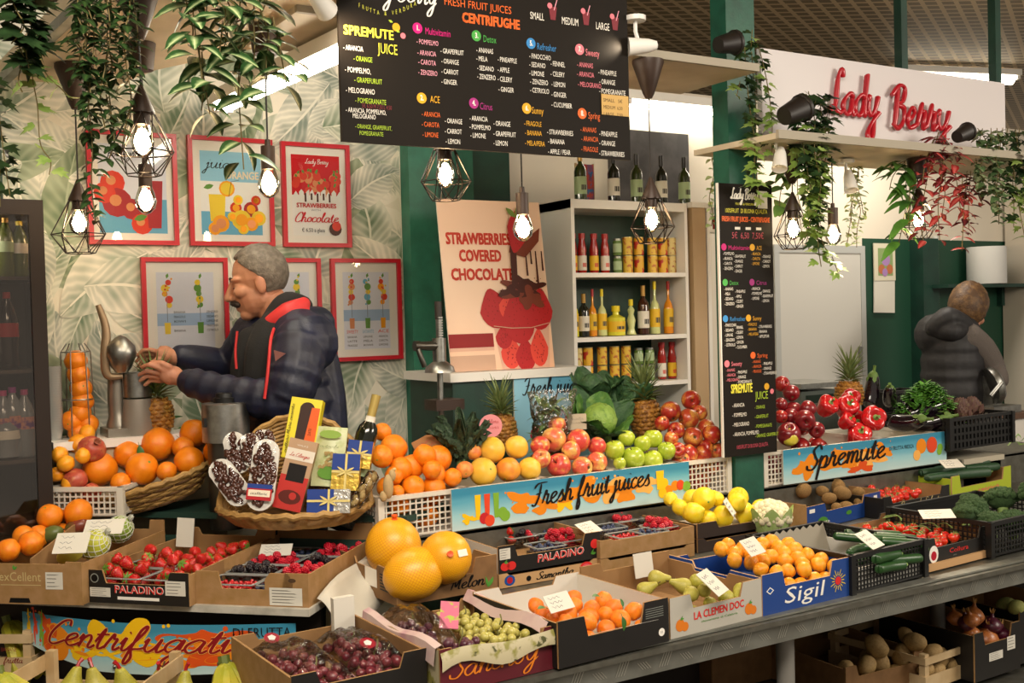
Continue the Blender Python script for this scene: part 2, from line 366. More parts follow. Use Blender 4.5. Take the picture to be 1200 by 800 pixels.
WP = [M('wallpaper_ground', '#e2dccb', .75, spec=.15, n=(4, '#c9cdbb', .5, .75)), leafprint('leaf_print_pale', '#8b9a86', '#e9e4d5'), leafprint('leaf_print_sage', '#6c8069', '#d9d9c8'), leafprint('leaf_print_olive', '#62745a', '#a7b096', 8, 1.6), leafprint('leaf_print_grey', '#7d8a80', '#dfdccd', 11, 3)]
mb = MB().box2((-1.6, 4.3, 0), (2.08, 4.36, 2.75))
rw = random.Random(11); k = 0
cells = [(-.25+.155*i+(.08 if j % 2 else 0), .95+.125*j) for i in range(16) for j in range(14)]
rw.shuffle(cells)
for x, z in cells:
    a = rw.uniform(0, 6.283) if rw.random() < .4 else rw.choice([2.0, 1.1, .6, 2.6, -.7, 4.1])+rw.uniform(-.35, .35)
    L = rw.uniform(.26, .42); W = L*rw.uniform(.40, .6); k += 1
    yy = 4.2996-.00002*k; d = Vector((math.cos(a), 0, math.sin(a))); s_ = Vector((-d.z, 0, d.x))
    x += rw.uniform(-.05, .05); z += rw.uniform(-.05, .05); vs = []; seg = 8; cur = rw.uniform(-.12, .12)
    for i in range(seg+1):
        t = i/seg; w = W*.5*(math.sin(math.pi*(t**.75)*.98+.03))**.75
        c = Vector((x, yy, z))+d*(L*(t-.5))+s_*(cur*math.sin(math.pi*t)*L)
        for q in (c-s_*w, c, c+s_*w): vs.append((min(2.075, max(-1.5, q.x)), yy, min(2.74, q.z)))
    fs = []; uv = []
    for i in range(seg):
        A = 3*i; t0, t1 = i/seg, (i+1)/seg
        fs += [(A, A+1, A+4, A+3), (A+1, A+2, A+5, A+4)]; uv += [[(0, t0), (.5, t0), (.5, t1), (0, t1)], [(.5, t0), (1, t0), (1, t1), (.5, t1)]]
    mb.add(vs, fs, rw.choice([1, 1, 1, 2, 2, 4, 4, 3]), uv)
struct(mb.build('wall_back', WP))
# ---- green pilaster, white wall, right-hand back room
mb = MB().box2((2.08, 4.22, 0), (2.22, 4.4, 2.75), 0).box2((2.22, 4.26, 0), (2.42, 4.4, 2.75), 1).box2((2.42, 4.34, 0), (2.66, 4.4, 2.75), 2)  # three greens, light to dark: the pilaster's shading put into its paint
struct(mb.build('trim_1', [M('green_paint_lit', '#2f7560', .45, n=(14, '#286552', .4, .7), bump=(90, .12)), GREEN, DGREEN]))
struct(MB().box2((2.6, 4.6, 0), (5.34, 4.66, 2.75)).build('wall_centre', CREAM))
mb = MB().box2((5.34, 4.6, 0), (8.6, 4.66, 1.98), 0).box2((5.34, 4.6, 1.98), (8.6, 4.66, 2.75), 1).box2((5.78, 4.5, 0), (5.93, 4.6, 1.98), 2)
struct(mb.build('wall_right', [M('bottle_green_paint', '#15422f', .5), CREAM, DGREEN]))
d0 = MB().box2((4.6, 4.565, 0), (5.28, 4.598, 1.885)).build('door_1', M('grey_door', '#c6c4bd', .5)); struct(d0)
MB().box2((4.56, 4.56, 0), (4.6, 4.599, 1.93)).box2((5.28, 4.56, 0), (5.32, 4.599, 1.93)).box2((4.6, 4.56, 1.885), (5.28, 4.599, 1.93)).build('door_frame', M('door_trim', '#aeb0ad', .5), d0)
MB().box2((5.245, 4.55, 1.2), (5.27, 4.566, 1.32)).build('door_hinge', STEEL, d0)
# ---- overhead canopy
zc = 2.45
pts = [at(x, y, Z=zc) for x, y in ((0, 88), (85, 5), (150, -60), (420, -60), (420, 52), (350, 46), (183, 82))]
poly = [(p.x, p.y) for p in pts] + [(.88, 4.28), (.4, 4.28)]
t = thing('canopy', 'cream painted canopy ceiling over the left wing of the stall', 'canopy')
n = len(poly); MB().add([(x, y, zc) for x, y in poly]+[(x, y, zc+.05) for x, y in poly], [list(range(n-1, -1, -1)), list(range(n, 2*n))]+[(i, (i+1) % n, (i+1) % n+n, i+n) for i in range(n)]).build('panel', M('canopy_cream', '#d9c7a8', .6, n=(6, '#c9b592', .4, .8)), t)
a, b = pts[0]+Vector((-.004, 0, -.03)), pts[1]+Vector((-.004, 0, -.03)); MB().tube([a+(a-b)*.4, a, b, b+(b-a)*.6], .022, 4, smooth=False).build('edge_rail', ALU, t)
t = thing('overhead_shelf', 'pale wooden overhead shelf behind the big black menu board', 'shelf')
MB().box2((1.12, 2.97, 2.43), (2.9, 3.4, 2.452)).build('board', PLANK, t); MB().box2((1.12, 2.955, 2.43), (2.9, 2.97, 2.458)).build('front_edge', M('grey_edge', '#a39a88', .6), t)
t = thing('overhead_shelf', 'pale wooden overhead shelf in front of the red lettered white sign', 'shelf')
MB().box2((2.98, 2.96, 2.19), (5.2, 3.42, 2.212)).build('board', PLANK, t); MB().box2((2.98, 2.945, 2.19), (5.2, 2.96, 2.222)).build('front_edge', M('grey_edge', '#a39a88', .6), t)
for X, who in ((4.05, 'first green hanging rod from the pillar above the white sign'), (4.72, 'second green hanging rod from the pillar above the white sign')):
    tag(MB().box2((X-.02, 3.23, 2.58), (X+.02, 3.27, 3.4)).build('hanging_rod', DGREEN), who, 'rod', 'green ceiling rods')
mb = MB().box2((2.985, 3.22, 0), (3.135, 3.31, 3.4), 0); pil = struct(mb.build('trim_2', GREEN))
p0 = at(6, 235, Y=4.1); tag(MB().box2((.44, 4.2, 2.0), (.49, 4.25, 2.44)).build('post', DGREEN), 'dark green upright post standing on top of the drinks fridge', 'post')
# ---- fluorescent lamps
TUBE = M('lit_tube', '#ffffff', .4, emit=('#fff4dc', 26)); TUBE2 = M('lit_diffuser', '#ffffff', .4, emit=('#fff2d8', 12))
def tube_lamp(a, b, label, w=.05, m=TUBE, power=0):
    a, b = Vector(a), Vector(b); d = (b-a); L = d.length; t = thing('tube_light', label, 'light', (a+b)/2, math.atan2(d.y, d.x), 'fluorescent tube lights')
    MB().box((0, 0, .03), (L+.06, w*1.5, .045)).build('housing', WHITE, t); MB().tube([(-L/2, 0, 0), (L/2, 0, 0)], w*.45, 10).build('tube', m, t)
    MB().box((-L/2-.015, 0, .005), (.03, w*1.2, .05)).build('end_cap', WHITE, t); MB().box((L/2+.015, 0, .005), (.03, w*1.2, .05)).build('end_cap', WHITE, t)
tube_lamp(at(262, 124, Z=2.36), at(405, 58, Z=2.36)+Vector((.02, -.2, 0)), 'glowing white tube light above the red framed posters', .06)
tube_lamp(at(735, 117, Y=4.56), at(845, 132, Y=4.56), 'glowing tube light on the wall above the bottle shelves', .07)
tube_lamp((6.9, 5.6, 3.33), (7.9, 5.3, 3.33), 'sealed tube light under the metal mesh ceiling', .12, TUBE2)
# ---- the white sign with red handwriting
t = thing('shop_sign', 'long white sign with raised red handwritten lettering on a wooden shelf', 'sign')
MB().box2((3.15, 3.2, 2.212), (4.72, 3.225, 2.597)).build('panel', M('sign_white', '#d9d3d4', .4), t)
mb = MB(); o0 = at(962, 124, Y=3.17)
for s_, x0, y0, x1 in (('Lady', 975, 132, 1029), ('Berry', 1045, 147, 1112)):
    A, B_ = at(x0, y0, Y=3.175), at(x1, y0, Y=3.175); P, X = script_paths(s_, .15); kx = (B_.x-A.x)/X; xh = .088
    for q in P:
        pts = [(A.x+a*kx, 3.178-.004*math.sin(i*.3), A.z+b*xh) for i, (a, b) in enumerate(q)]
        mb.tube(pts, [.0100+.002*math.sin(i*.5) for i in range(len(pts))], 8)
mb.build('lettering', M('sign_red', '#b30d22', .3, coat=.3), t)
# ---- market counters
U1, V1 = Vector((math.cos(math.radians(-45)), math.sin(math.radians(-45)), 0)), Vector((math.cos(math.radians(45)), math.sin(math.radians(45)), 0))
PLATE = M('tread_plate', '#7e7d74', .42, .75, n=(25, '#68665c', .3, .7))
def patch(name, pts, z, th, m, parent): 
    n = len(pts); return MB().add([(x, y, z) for x, y in pts]+[(x, y, z-th) for x, y in pts], [list(range(n)), list(range(2*n-1, n-1, -1))]+[(i, i+n, (i+1) % n+n, (i+1) % n) for i in range(n)]).build(name, m, parent)
t = thing('display_counter', 'long stepped steel market counter carrying the produce boxes', 'counter', (1.2, 2.34, 0))
OFF = Vector((-1.2, -2.34, 0))
def tb(a, b, mi=0): return MB().box2(Vector(a)+OFF, Vector(b)+OFF, mi)
tb((.82, 2.3, .635), (5.2, 2.9, .65)).build('lower_tier', PLATE, t)
tb((1.62, 2.9, .65), (5.2, 2.92, .68)).build('riser', PLATE, t); tb((1.62, 2.9, .675), (5.2, 3.3, .69)).build('middle_tier', PLATE, t)
tb((1.45, 3.24, .69), (5.2, 3.26, .83)).build('riser', PLATE, t); tb((1.45, 3.24, .82), (5.2, 3.75, .835)).build('upper_tier', PLATE, t)
mb = tb((1.3, 2.325, .575), (5.2, 2.34, .652))
mb.box2(Vector((1.3, 2.32, .652))+OFF, Vector((5.2, 2.36, .658))+OFF)
for i in range(52):   # raised tread marks
    cx = 1.36+i*.074
    for j in range(4):
        sg = 1 if i % 2 else -1
        mb.add([Vector((cx+dx, 2.324, .605+dz))+OFF for dx, dz in ((-.018+j*.009, -.012*sg-.004), (-.015+j*.009, -.012*sg-.004), (.003+j*.009, .016*sg+.004), (0+j*.009, .016*sg+.004))], [(0, 1, 2, 3)], 1)
mb.build('front_rail', [ALU, M('tread_mark', '#c9c8bd', .35, .8)], t)
for X, Y_ in ((2.43, 2.42), (3.62, 2.78), (4.4, 2.42)): MB().tube([Vector((X, Y_, 0))+OFF, Vector((X, Y_, .635))+OFF], .028, 12).build('leg', M('grey_post', '#8d8a84', .5, .3), t)
tb((1.2, 2.25, .16), (5.2, 3.0, .175)).build('bottom_shelf', PLATE, t); tb((1.2, 2.24, .13), (5.2, 2.255, .18)).build('bottom_rail', ALU, t)
tb((1.3, 3.05, 0), (5.2, 3.07, .63)).build('back_panel', M('dark_recess', '#2a211a', .8), t)
# left wing
Lo = at(0, 711, Z=.75)-U1*.5; Lr = Vector((1.08, 2.895, .75))
def wing(a, d): return (Lr+U1*a+V1*d)
def wl(a, d): q = wing(a, d)+OFF; return (q.x, q.y)
patch('ledge', [wl(-1.36, 0), wl(0, 0), wl(0, .6), wl(-1.32, .6)], .75, .02, M('ledge_white', '#c3beb2', .5, n=(20, '#a19c90', .4, .7)), t)
patch('upper_tier', [wl(-1.3, .56), wl(.1, .56), wl(.2, .88), wl(-.95, .88)], .91, .02, M('dark_green_board', '#1c3a30', .6), t)
patch('riser', [wl(-1.3, .56), wl(.1, .56), wl(.12, .57), wl(-1.3, .57)], .83, .1, M('dark_green_board', '#1c3a30', .6), t)
patch('apron', [wl(-1.36, .12), wl(-.02, .12), wl(-.02, .14), wl(-1.36, .14)], .73, .73, M('dark_recess', '#2a211a', .8), t)
# bowed printed panel under the ledge
t = thing('juice_banner', 'bowed blue panel with red handwriting and orange juice splashes under the left ledge', 'sign')
Pc = wing(-1.03, .03); Pc.z = .735; NP = V1
def bow(px, py):
    q = atp(px, py, Pc, NP); q2 = q-Pc; a = q2.dot(U1); return a, q.z
a0, z0 = bow(26, 716); a1, z1 = bow(346, 716)
def bowpt(a, z, lift=0): 
    f = (a-a0)/(a1-a0); return Pc*1+U1*a-V1*(.07*math.sin(math.pi*f)+lift)+ZU*(z-Pc.z)
mb = MB(); NS = 40
zb = lambda f: z0-.06-.088*min(1, (f+.02)/.35)**.5 if f < .33 else z0-.148+.02*((f-.33)/.67)**2
vs = []
for i in range(NS+1):
    f = i/NS; a = a0+(a1-a0)*f
    for j in range(5): vs.append(bowpt(a, z0+(zb(f)-z0)*j/4))
for lift in (0,):
    mb.add(vs, [(i*5+j, i*5+j+1, i*5+j+6, i*5+j+5) for i in range(NS) for j in range(4)], 0, [[(i/NS, 1-j/4), (i/NS, 1-(j+1)/4), ((i+1)/NS, 1-(j+1)/4), ((i+1)/NS, 1-j/4)] for i in range(NS) for j in range(4)], True)
def gradprint(name, stops):
    m = M(name, '#ffffff', .35, spec=.4); nt = m.node_tree; b = nt.nodes['Principled BSDF']; uv = nt.nodes.new('ShaderNodeUVMap'); sep = nt.nodes.new('ShaderNodeSeparateXYZ'); nt.links.new(uv.outputs[0], sep.inputs[0])
    nz = nt.nodes.new('ShaderNodeTexNoise'); nz.inputs['Scale'].default_value = 3; nt.links.new(uv.outputs[0], nz.inputs['Vector'])
    ad = nt.nodes.new('ShaderNodeMath'); ad.operation = 'MULTIPLY_ADD'; nt.links.new(nz.outputs['Fac'], ad.inputs[0]); ad.inputs[1].default_value = .3; nt.links.new(sep.outputs[1], ad.inputs[2])
    cr = nt.nodes.new('ShaderNodeValToRGB'); nt.links.new(ad.outputs[0], cr.inputs[0]); e = cr.color_ramp.elements
    while len(e) < len(stops): e.new(.5)
    for x, (p_, c) in zip(e, stops): x.position = p_; x.color = (*lin(c), 1)
    nt.links.new(cr.outputs[0], b.inputs['Base Color']); return m
BLUEP = gradprint('blue_print', [(.1, '#c3d9d6'), (.5, '#9cccd3'), (.8, '#5fa9c0'), (1., '#3a8aa9')])
mb.build('panel', BLUEP, t)
def splash(mb, f, wpt, cx, cz, w, h, seed, mi):
    """a printed swirl of juice with drops, drawn on a surface function wpt(x, z, lift)"""
    r = random.Random(seed); pts = []; N = 26
    for i in range(N):
        a = 6.283*i/N; rr = 1+.35*math.sin(3*a+seed)+.25*math.sin(5*a+seed*2)+r.uniform(-.1, .1)
        pts.append((cx+w*.5*rr*math.cos(a), cz+h*.5*rr*math.sin(a)))
    base = .0006+.00004*(seed % 9)
    pts = [(q.x, q.y) for q in crom([(x, z, 0) for x, z in pts], 3, True)]; N = len(pts)
    mb.add([wpt(cx, cz, base)]+[wpt(x, z, base) for x, z in pts], [(0, i+1, (i+1) % N+1) for i in range(N)], mi)
    for _ in range(6):
        x = cx+r.uniform(-.7, .7)*w; z = cz+r.uniform(-.6, .75)*h; s_ = h*r.uniform(.03, .08)
        mb.add([wpt(x+s_*math.cos(6.283*i/8), z+s_*math.sin(6.283*i/8), base+.00002) for i in range(8)], [list(range(8))], mi)
JUICE = inks('#e98a1d', '#f2c21b', '#d9541e', '#f6b45a', '#8c1a1f', '#1b1412', '#e04b2c', '#7fae3a', '#f3efe0', '#c22a2f')
mb = MB()
for f, dz, w, h, sd, mi in ((.12, -.05, .05, .1, 1, 2), (.2, -.08, .16, .08, 2, 0), (.34, -.07, .2, .09, 3, 1), (.46, -.06, .2, .1, 4, 1), (.6, -.09, .22, .07, 5, 0), (.72, -.06, .2, .1, 6, 2), (.8, -.08, .18, .06, 7, 0), (.06, -.04, .015, .08, 8, 6), (.03, -.04, .015, .07, 9, 1), (.09, -.05, .016, .08, 10, 7)):
    splash(mb, None, lambda x, z, l: bowpt(x, z, l), a0+(a1-a0)*f, z0+dz, w, h, sd, mi)
P, X = script_paths('Centrifugati', .35); s0, s1 = a0+(a1-a0)*.115, a0+(a1-a0)*.79; kx = (s1-s0)/X
for th, lf, mi in ((.32, .002, 3), (.22, .0024, 4)):
    for n_, q in enumerate(P):
        L = []; N = len(q)
        pp = [Vector((s0+a*kx, z0-.08+b*.037)) for a, b in q]
        for i, p in enumerate(pp):
            tt = pp[min(i+1, N-1)]-pp[max(0, i-1)]; tt = tt.normalized() if tt.length > 1e-9 else Vector((1, 0)); h = .5*th*.044*(.5+.5*abs(tt.y)); nx = Vector((-tt.y, tt.x))*h
            for e in (p+nx, p-nx): L.append(bowpt(e.x, e.y, lf+.00003*n_))
        mb.add(L, [(2*i, 2*i+1, 2*i+3, 2*i+2) for i in range(N-1)], mi)
xo = a0+(a1-a0)*.805
text(mb, 'DI FRUTTA', bowpt(xo, z0-.036, .005), .028, 5, U1*1+V1*.20, ZU, width=(a1-a0)*.185)
mb.build('print', JUICE, t)
MB().ball(bowpt(a0+(a1-a0)*.4, z0-.128, .004), .006).build('fixing_screw', STEEL, t)
# ---- printed strips on the crate row
def strip(x0, x1, z0, z1, y, label, word, dark, seed, extras):
    t = thing('printed_strip', label, 'sign', group=None)
    MB().box2((x0, y, z0), (x1, y+.004, z1)).build('backing', PAPER, t)
    mb = MB().quad((x0, y-.0004, z0), (x1, y-.0004, z0), (x1, y-.0004, z1), (x0, y-.0004, z1)); mb.build('panel_face', BLUEP, t)
    mb = MB(); W, H = x1-x0, z1-z0; wp = lambda x, z, l: Vector((x, y-.0006-l, z)); extras(mb, wp, x0, z0, W, H); mb.build('print', JUICE, t)
def ex1(mb, wp, x0, z0, W, H):
    for fx, fz, w, h, sd, mi in ((.27, .5, .1, .5, 1, 0), (.36, .3, .1, .3, 2, 0), (.44, .32, .06, .35, 3, 1), (.52, .55, .16, .5, 4, 0), (.62, .5, .14, .5, 5, 3), (.7, .45, .12, .5, 6, 0), (.8, .55, .12, .4, 7, 3), (.06, .25, .05, .2, 8, 1)): splash(mb, None, wp, x0+W*fx, z0+H*fz, W*w, H*h, sd, mi)
    for i, mi in enumerate((1, 6, 7)):
        xx = x0+W*(.085+.035*i); mb.add([wp(xx+a, z0+H*b, .0011) for a, b in ((.004, .2), (.02, .2), (.024, .8), (0, .8))], [(0, 1, 2, 3)], mi)
    for i, (fx, fz, mi) in enumerate(((.12, .22, 9), (.14, .15, 6), (.19, .3, 7), (.2, .22, 7), (.88, .5, 1), (.9, .3, 0), (.93, .4, 0), (.87, .25, 1), (.955, .4, 2), (.985, .35, 7))): disc(mb, wp(x0+W*fx, z0+H*fz, .0012+.0001*i), H*.14, mi)
    disc(mb, wp(x0+W*.955, z0+H*.4, .0025), H*.10, 6)
    mb.add([wp(x0+W*a, z0+H*b, .0024) for a, b in ((.845, .35), (.875, .35), (.878, .85), (.842, .85))], [(0, 1, 2, 3)], 1)
    script(mb, 'Fresh fruit juices', wp(x0+W*.31, z0+H*.36, .003), W*.5, H*.27, 5, rise=0.04)
def ex2(mb, wp, x0, z0, W, H):
    for fx, fz, w, h, sd, mi in ((.12, .4, .1, .6, 11, 0), (.25, .5, .2, .4, 12, 0), (.4, .55, .2, .6, 13, 0), (.5, .4, .16, .5, 14, 3), (.58, .6, .1, .4, 15, 0), (.45, .2, .14, .25, 16, 2)): splash(mb, None, wp, x0+W*fx, z0+H*fz, W*w, H*h, sd, mi)
    for i, (fx, fz, r, mi) in enumerate(((.83, .62, .24, 0), (.8, .35, .17, 3), (.9, .62, .26, 2), (.9, .62, .2, 6), (.955, .5, .13, 7), (.95, .38, .12, 7))): disc(mb, wp(x0+W*fx, z0+H*fz, .0012+.0001*i), H*r, mi)
    script(mb, 'Spremute', wp(x0+W*.13, z0+H*.34, .003), W*.46, H*.33, 5, thick=.3, rise=0.03)
    text(mb, 'DI FRUTTA FRESCA', wp(x0+W*.62, z0+H*.6, .002), H*.12, 5, width=W*.16)
strip(1.715, 2.75, .838, .98, 3.225, 'sky blue strip with orange splashes and dark handwriting about fresh fruit juices', 0, 0, 1, ex1)
strip(3.25, 4.28, .838, .98, 3.225, 'sky blue strip with heavy black handwriting under the peppers and aubergines', 0, 0, 2, ex2)
# ================================================================ packing and boxes
def settle(P, it=60, bound=None, k=.5):
    """push overlapping round things apart; P: [Vector, r]"""
    for _ in range(it):
        for i in range(len(P)):
            for j in range(i):
                d = P[i][0]-P[j][0]; L = d.length; m = (P[i][1]+P[j][1])*.985
                if 1e-6 < L < m: d *= (m-L)/L*.5*k; P[i][0] += d; P[j][0] -= d
        if bound:
            for p in P: bound(p)
    return P
def pack(n, rf, x0, x1, y0, y1, zb, seed=0, tries=40, dome=0.):
    """drop n balls one by one into a tray, each to the lowest spot found; returns [pos, r]"""
    r_ = random.Random(seed); out = []
    for _ in range(n):
        r = rf(r_); best = None
        for _t in range(tries):
            x = r_.uniform(min(x0+r, (x0+x1)/2), max(x1-r, (x0+x1)/2)); y = r_.uniform(min(y0+r, (y0+y1)/2), max(y1-r, (y0+y1)/2)); z = zb+r
            for p, q in out:
                dd = (p.x-x)**2+(p.y-y)**2; m = r+q
                if dd < m*m: z = max(z, p.z+math.sqrt(m*m-dd)*.97)
            c = z+dome*(abs(x-(x0+x1)/2)/(x1-x0)+abs(y-(y0+y1)/2)/(y1-y0))
            if best is None or c < best[0]: best = (c, x, y, z)
        out.append([Vector(best[1:]), r])
    return out
KRAFT = M('kraft_card', '#a37d52', .75, n=(30, '#94703f', .35, .7), bump=(120, .1)); KRAFT_IN = M('kraft_card_inside', '#98744a', .8, n=(8, '#85623a', .35, .7))
KRAFT_D = M('dark_kraft_card', '#86623c', .8, n=(20, '#745330', .35, .7)); BLACKCARD = M('black_card', '#14110f', .5); WHITECARD = M('white_board', '#cfc9be', .65); BLUECARD = M('blue_card', '#173f86', .5)
LIMECARD = M('lime_card', '#a9b82c', .5); GREYCARD = M('grey_card', '#b5b1a6', .65); TAN = M('tan_card', '#c49a6a', .75)
PRINT = inks('#d8322f', '#f0ece4', '#111111', '#d97a26', '#4d8a35', '#c7b27d', '#1f4f9a', '#e6c42d', '#b51f33', '#8b8f88', '#e05a6a')
class Frame:
    def __init__(s, A, a): s.mat = Matrix.Translation(A) @ Matrix.Rotation(a, 4, 'Z'); s.inv = s.mat.inverted()
    def w(s, x, y, z): return s.mat @ Vector((x, y, z))
    def hit(s, px, py, z0, sl=0.):
        o = s.inv @ CAM; d = (s.inv.to_3x3() @ ray(px, py)); k = (z0+sl*o.y-o.z)/(d.z-sl*d.y); return o+d*k
    def put(s, protos, P, what, where, cat, group, seed=0, rot=None, local=True, sp=None):
        r = random.Random(seed); objs = []
        for p, q in P:
            pr = protos[r.randrange(len(protos))]
            ro = rot(r) if rot else (r.uniform(0, 6.28), r.uniform(0, 6.28), r.uniform(0, 6.28))
            objs.append(dup(pr, s.mat @ p if local else p, ro, q, what, group))
        for o in objs: o['category'] = cat
        if where: 
            label_pile(objs, what, where, sp)
        return objs
    def pix(s, protos, pts, z0, sl, what, where, cat, group, seed=0, rot=None, it=60, sp=None):
        P = []
        for a in pts:
            q = s.hit(a[0], a[1], z0, sl); rr = a[2]*mpp(s.mat @ q)/2
            if hasattr(s, 'W'):      # keep it inside the box: slide along the line of sight
                lo = rr+s.t+.001
                if q.y < lo: o = s.inv @ CAM; d = q-o; q = o+d*((lo-o.y)/d.y)
            P.append([q, rr])
        def keep(p):
            if not hasattr(s, 'W'): return
            c, r_ = p; e = r_+s.t; top = s.h*.9
            if c.z < top+r_*.3:
                c.x = min(max(c.x, min(e, s.W/2)), max(s.W-e, s.W/2)); c.y = min(max(c.y, e), s.D-e)
            else: c.x = min(max(c.x, r_*.5), s.W-r_*.5); c.y = min(max(c.y, r_*.75), s.D-r_*.5)
            c.z = max(c.z, r_+.014)
        if it: settle(P, it, keep)
        return s.put(protos, P, what, where, cat, group, seed, rot, sp=sp)
class Box(Frame):
    def __init__(s, label, fl, fr, z, depth, hc=.11, hm=.07, e=.06, hs=None, hb=None, out=KRAFT, ins=KRAFT_IN, side=None, name='cardboard_box', cat='box', group='produce boxes', t=.006, slope=.012, floor=.012, lip=True, sidenotch=False, swap=None, rim=None):
        A, B = at(*fl, Z=z), at(*fr, Z=z); v = B-A; s.W = v.length; s.a = math.atan2(v.y, v.x); s.D = depth; s.h = hc; s.hm = hm; W, D = s.W, depth
        s.root = thing(name, label, cat, A, s.a, group); s.mat = Matrix.Translation(A) @ Matrix.Rotation(s.a, 4, 'Z'); s.inv = s.mat.inverted(); s.t = t
        hs = hc*.95 if hs is None else hs; hb = hc if hb is None else hb; side = side or out; s.hs = hs; mats = [out, ins, KRAFT if rim is None else rim]
        fp = [(0, 0), (W, 0), (W, hc), (W-e, hc), (W-e-slope, hm), (e+slope, hm), (e, hc), (0, hc)]
        MB().prism(fp, t, 0, 1, 2).build('front_panel', mats, s.root)
        bp = [(0, 0), (W, 0), (W, hb), (W-e, hb), (W-e-slope, hb*.8), (e+slope, hb*.8), (e, hb), (0, hb)]
        MB().prism(bp, t, 1, 0, 2).build('back_panel', mats, s.root, (0, D-t, 0))
        sp = [(0, 0), (D-2*t, 0), (D-2*t, hs)] + ([(D*.7, hs), (D*.67, hs*.82), (D*.33, hs*.82), (D*.3, hs)] if sidenotch else []) + [(0, hs)]
        for x, m0, m1 in ((0, 0, 1), (W-t, 1, 0)):
            m = Matrix.Translation((x+(t if 1 else 0), t, 0)) @ Matrix.Rotation(math.pi/2, 4, 'Z')
            MB().prism(sp, t, m1, m0, 2, mat=m).build('side_panel', [side if side is not out else out, ins, mats[2]], s.root)
        MB().box2((t, t, .001), (W-t, D-t, floor)).build('base_panel', [ins], s.root)
        if lip:
            for x in (t, W-t-.035):
                MB().prism([(0, 0), (.035, 0), (.035, hc-.004), (.004, hc-.004)] if x > W/2 else [(0, 0), (.035, 0), (.031, hc-.004), (0, hc-.004)], .004, 1, 1, 2).build('corner_flap', mats, s.root, (x, t, .002))
    def print(s, fn, name='print'):
        mb = MB(); fn(mb, s.W, s.h, s.hm); return mb.build(name, PRINT, s.root)
    def sticker(s, x, z, w, h, face='front', lines=4, name='paper_label', out=.0012):
        mb = MB(); y = -out
        mb.quad((x, y, z), (x+w, y, z), (x+w, y, z+h), (x, y, z+h), 0)
        r = random.Random(int(x*9999)+int(z*999))
        for i in range(lines):
            zz = z+h*(.85-.75*i/max(1, lines-1)*.9); mb.quad((x+w*.08, y-.0003, zz-h*.03), (x+w*r.uniform(.5, .9), y-.0003, zz-h*.03), (x+w*r.uniform(.5, .9), y-.0003, zz+h*.02), (x+w*.08, y-.0003, zz+h*.02), 1)
        return mb.build(name, [PAPER, M('grey_ink', '#77746c', .6)], s.root)
def proto(o):
    def un(x):
        for c in kids(x): un(c)
        COL.objects.unlink(x)
    un(o); PROTOS.append(o); return o
PROTOS = []
def tproto(name, mesh, parts=()):
    o = link(name, mesh)
    for nm, me in parts: link(nm, me, o)
    return proto(o)
# ================================================================ fruit and vegetables (unit radius)
STEMG = M('green_stem', '#5d7a35', .6); STEMB = M('brown_stem', '#5b4426', .7); LEAFG = M('leaf_green', '#356b27', .45, n=(30, '#27521d', .4, .7)); CALYX = M('calyx_green', '#5f8f33', .5)
def spin(prof, k=18, dim=None): 
    mb = MB(); mb.lathe(prof, k); 
    if dim: mb.v = [tuple(dim(Vector(p))) for p in mb.v]
    return mb
def cprof(pts, n=4): return [(max(0, p.x), p.y) for p in crom([(a, b, 0) for a, b in pts], n)]
def orange_like(name, mats, squash=.96, star=True, lump=0.):
    out = []
    for i, m in enumerate(mats):
        mb = spin(cprof([(0, -.97*squash), (.1, -1*squash), (.6, -.8*squash), (1, 0), (.62, .79*squash), (.14, .97*squash), (0, .93*squash)]), 20)
        if lump: mb.v = [tuple(Vector(p)*(1+lump*noise.noise(Vector(p)*1.6+Vector((i*3, 0, 0))))) for p in mb.v]
        st = MB().lathe([(0, .925*squash), (.09, .955*squash), (.06, .99*squash), (0, 1.0*squash)], 7)
        out.append(tproto(name, mb.mesh(name, m), [('stem_button', st.mesh('stem_button', CALYX))] if star else []))
    return out
ORA = [M('orange_peel', '#f08a12', .38, n=(3, '#e97d0e', .35, .7), bump=(22, .25), spec=.5), M('orange_peel_deep', '#ec7a10', .38, n=(3, '#f2921c', .35, .7), bump=(22, .25), spec=.5)]
oranges = orange_like('orange', ORA)
mandarins = orange_like('mandarin', [M('mandarin_peel', '#f29b16', .32, n=(3, '#f5ab2c', .35, .7), bump=(18, .25)), M('mandarin_peel_b', '#ee9314', .32, n=(3, '#f4a326', .35, .7), bump=(18, .25))], .86, True, .05)
clems = orange_like('clementine', [M('clementine_peel', '#ee7f16', .34, n=(3, '#e56d10', .35, .7), bump=(16, .3)), M('clementine_peel_b', '#f18e20', .34, n=(3, '#e9781a', .35, .7), bump=(16, .3))], .85, True, .06)
grapefr = orange_like('grapefruit', [M('grapefruit_peel_pink', '#ec9a46', .36, n=(1.6, '#e07a3a', .42, .62), bump=(24, .2)), M('grapefruit_peel_yellow', '#f0bd3c', .36, n=(1.6, '#eec04e', .42, .62), bump=(24, .2)), M('grapefruit_peel_orange', '#ee9f30', .36, n=(1.6, '#e58c3a', .4, .6), bump=(24, .2))], .95)
pomegr = orange_like('pomegranate', [M('pomegranate_skin', '#b8503c', .42, n=(2.2, '#c98a58', .5, .75), n2=(5, '#92302f', .55, .75))], .92, False, .06)
for p in pomegr:
    c = MB().lathe([(.16, .85), (.2, 1.05), (.3, 1.22), (.22, 1.2), (.13, 1.0), (0, .95)], 7).build('crown', M('pomegranate_crown', '#8a4a30', .6), p); COL.objects.unlink(c); KIDS[p.name] = [c]
APR = cprof([(0, -.72), (.2, -.86), (.5, -.84), (.84, -.5), (1, .02), (.93, .45), (.66, .8), (.36, .88), (.15, .76), (0, .56)], 3)
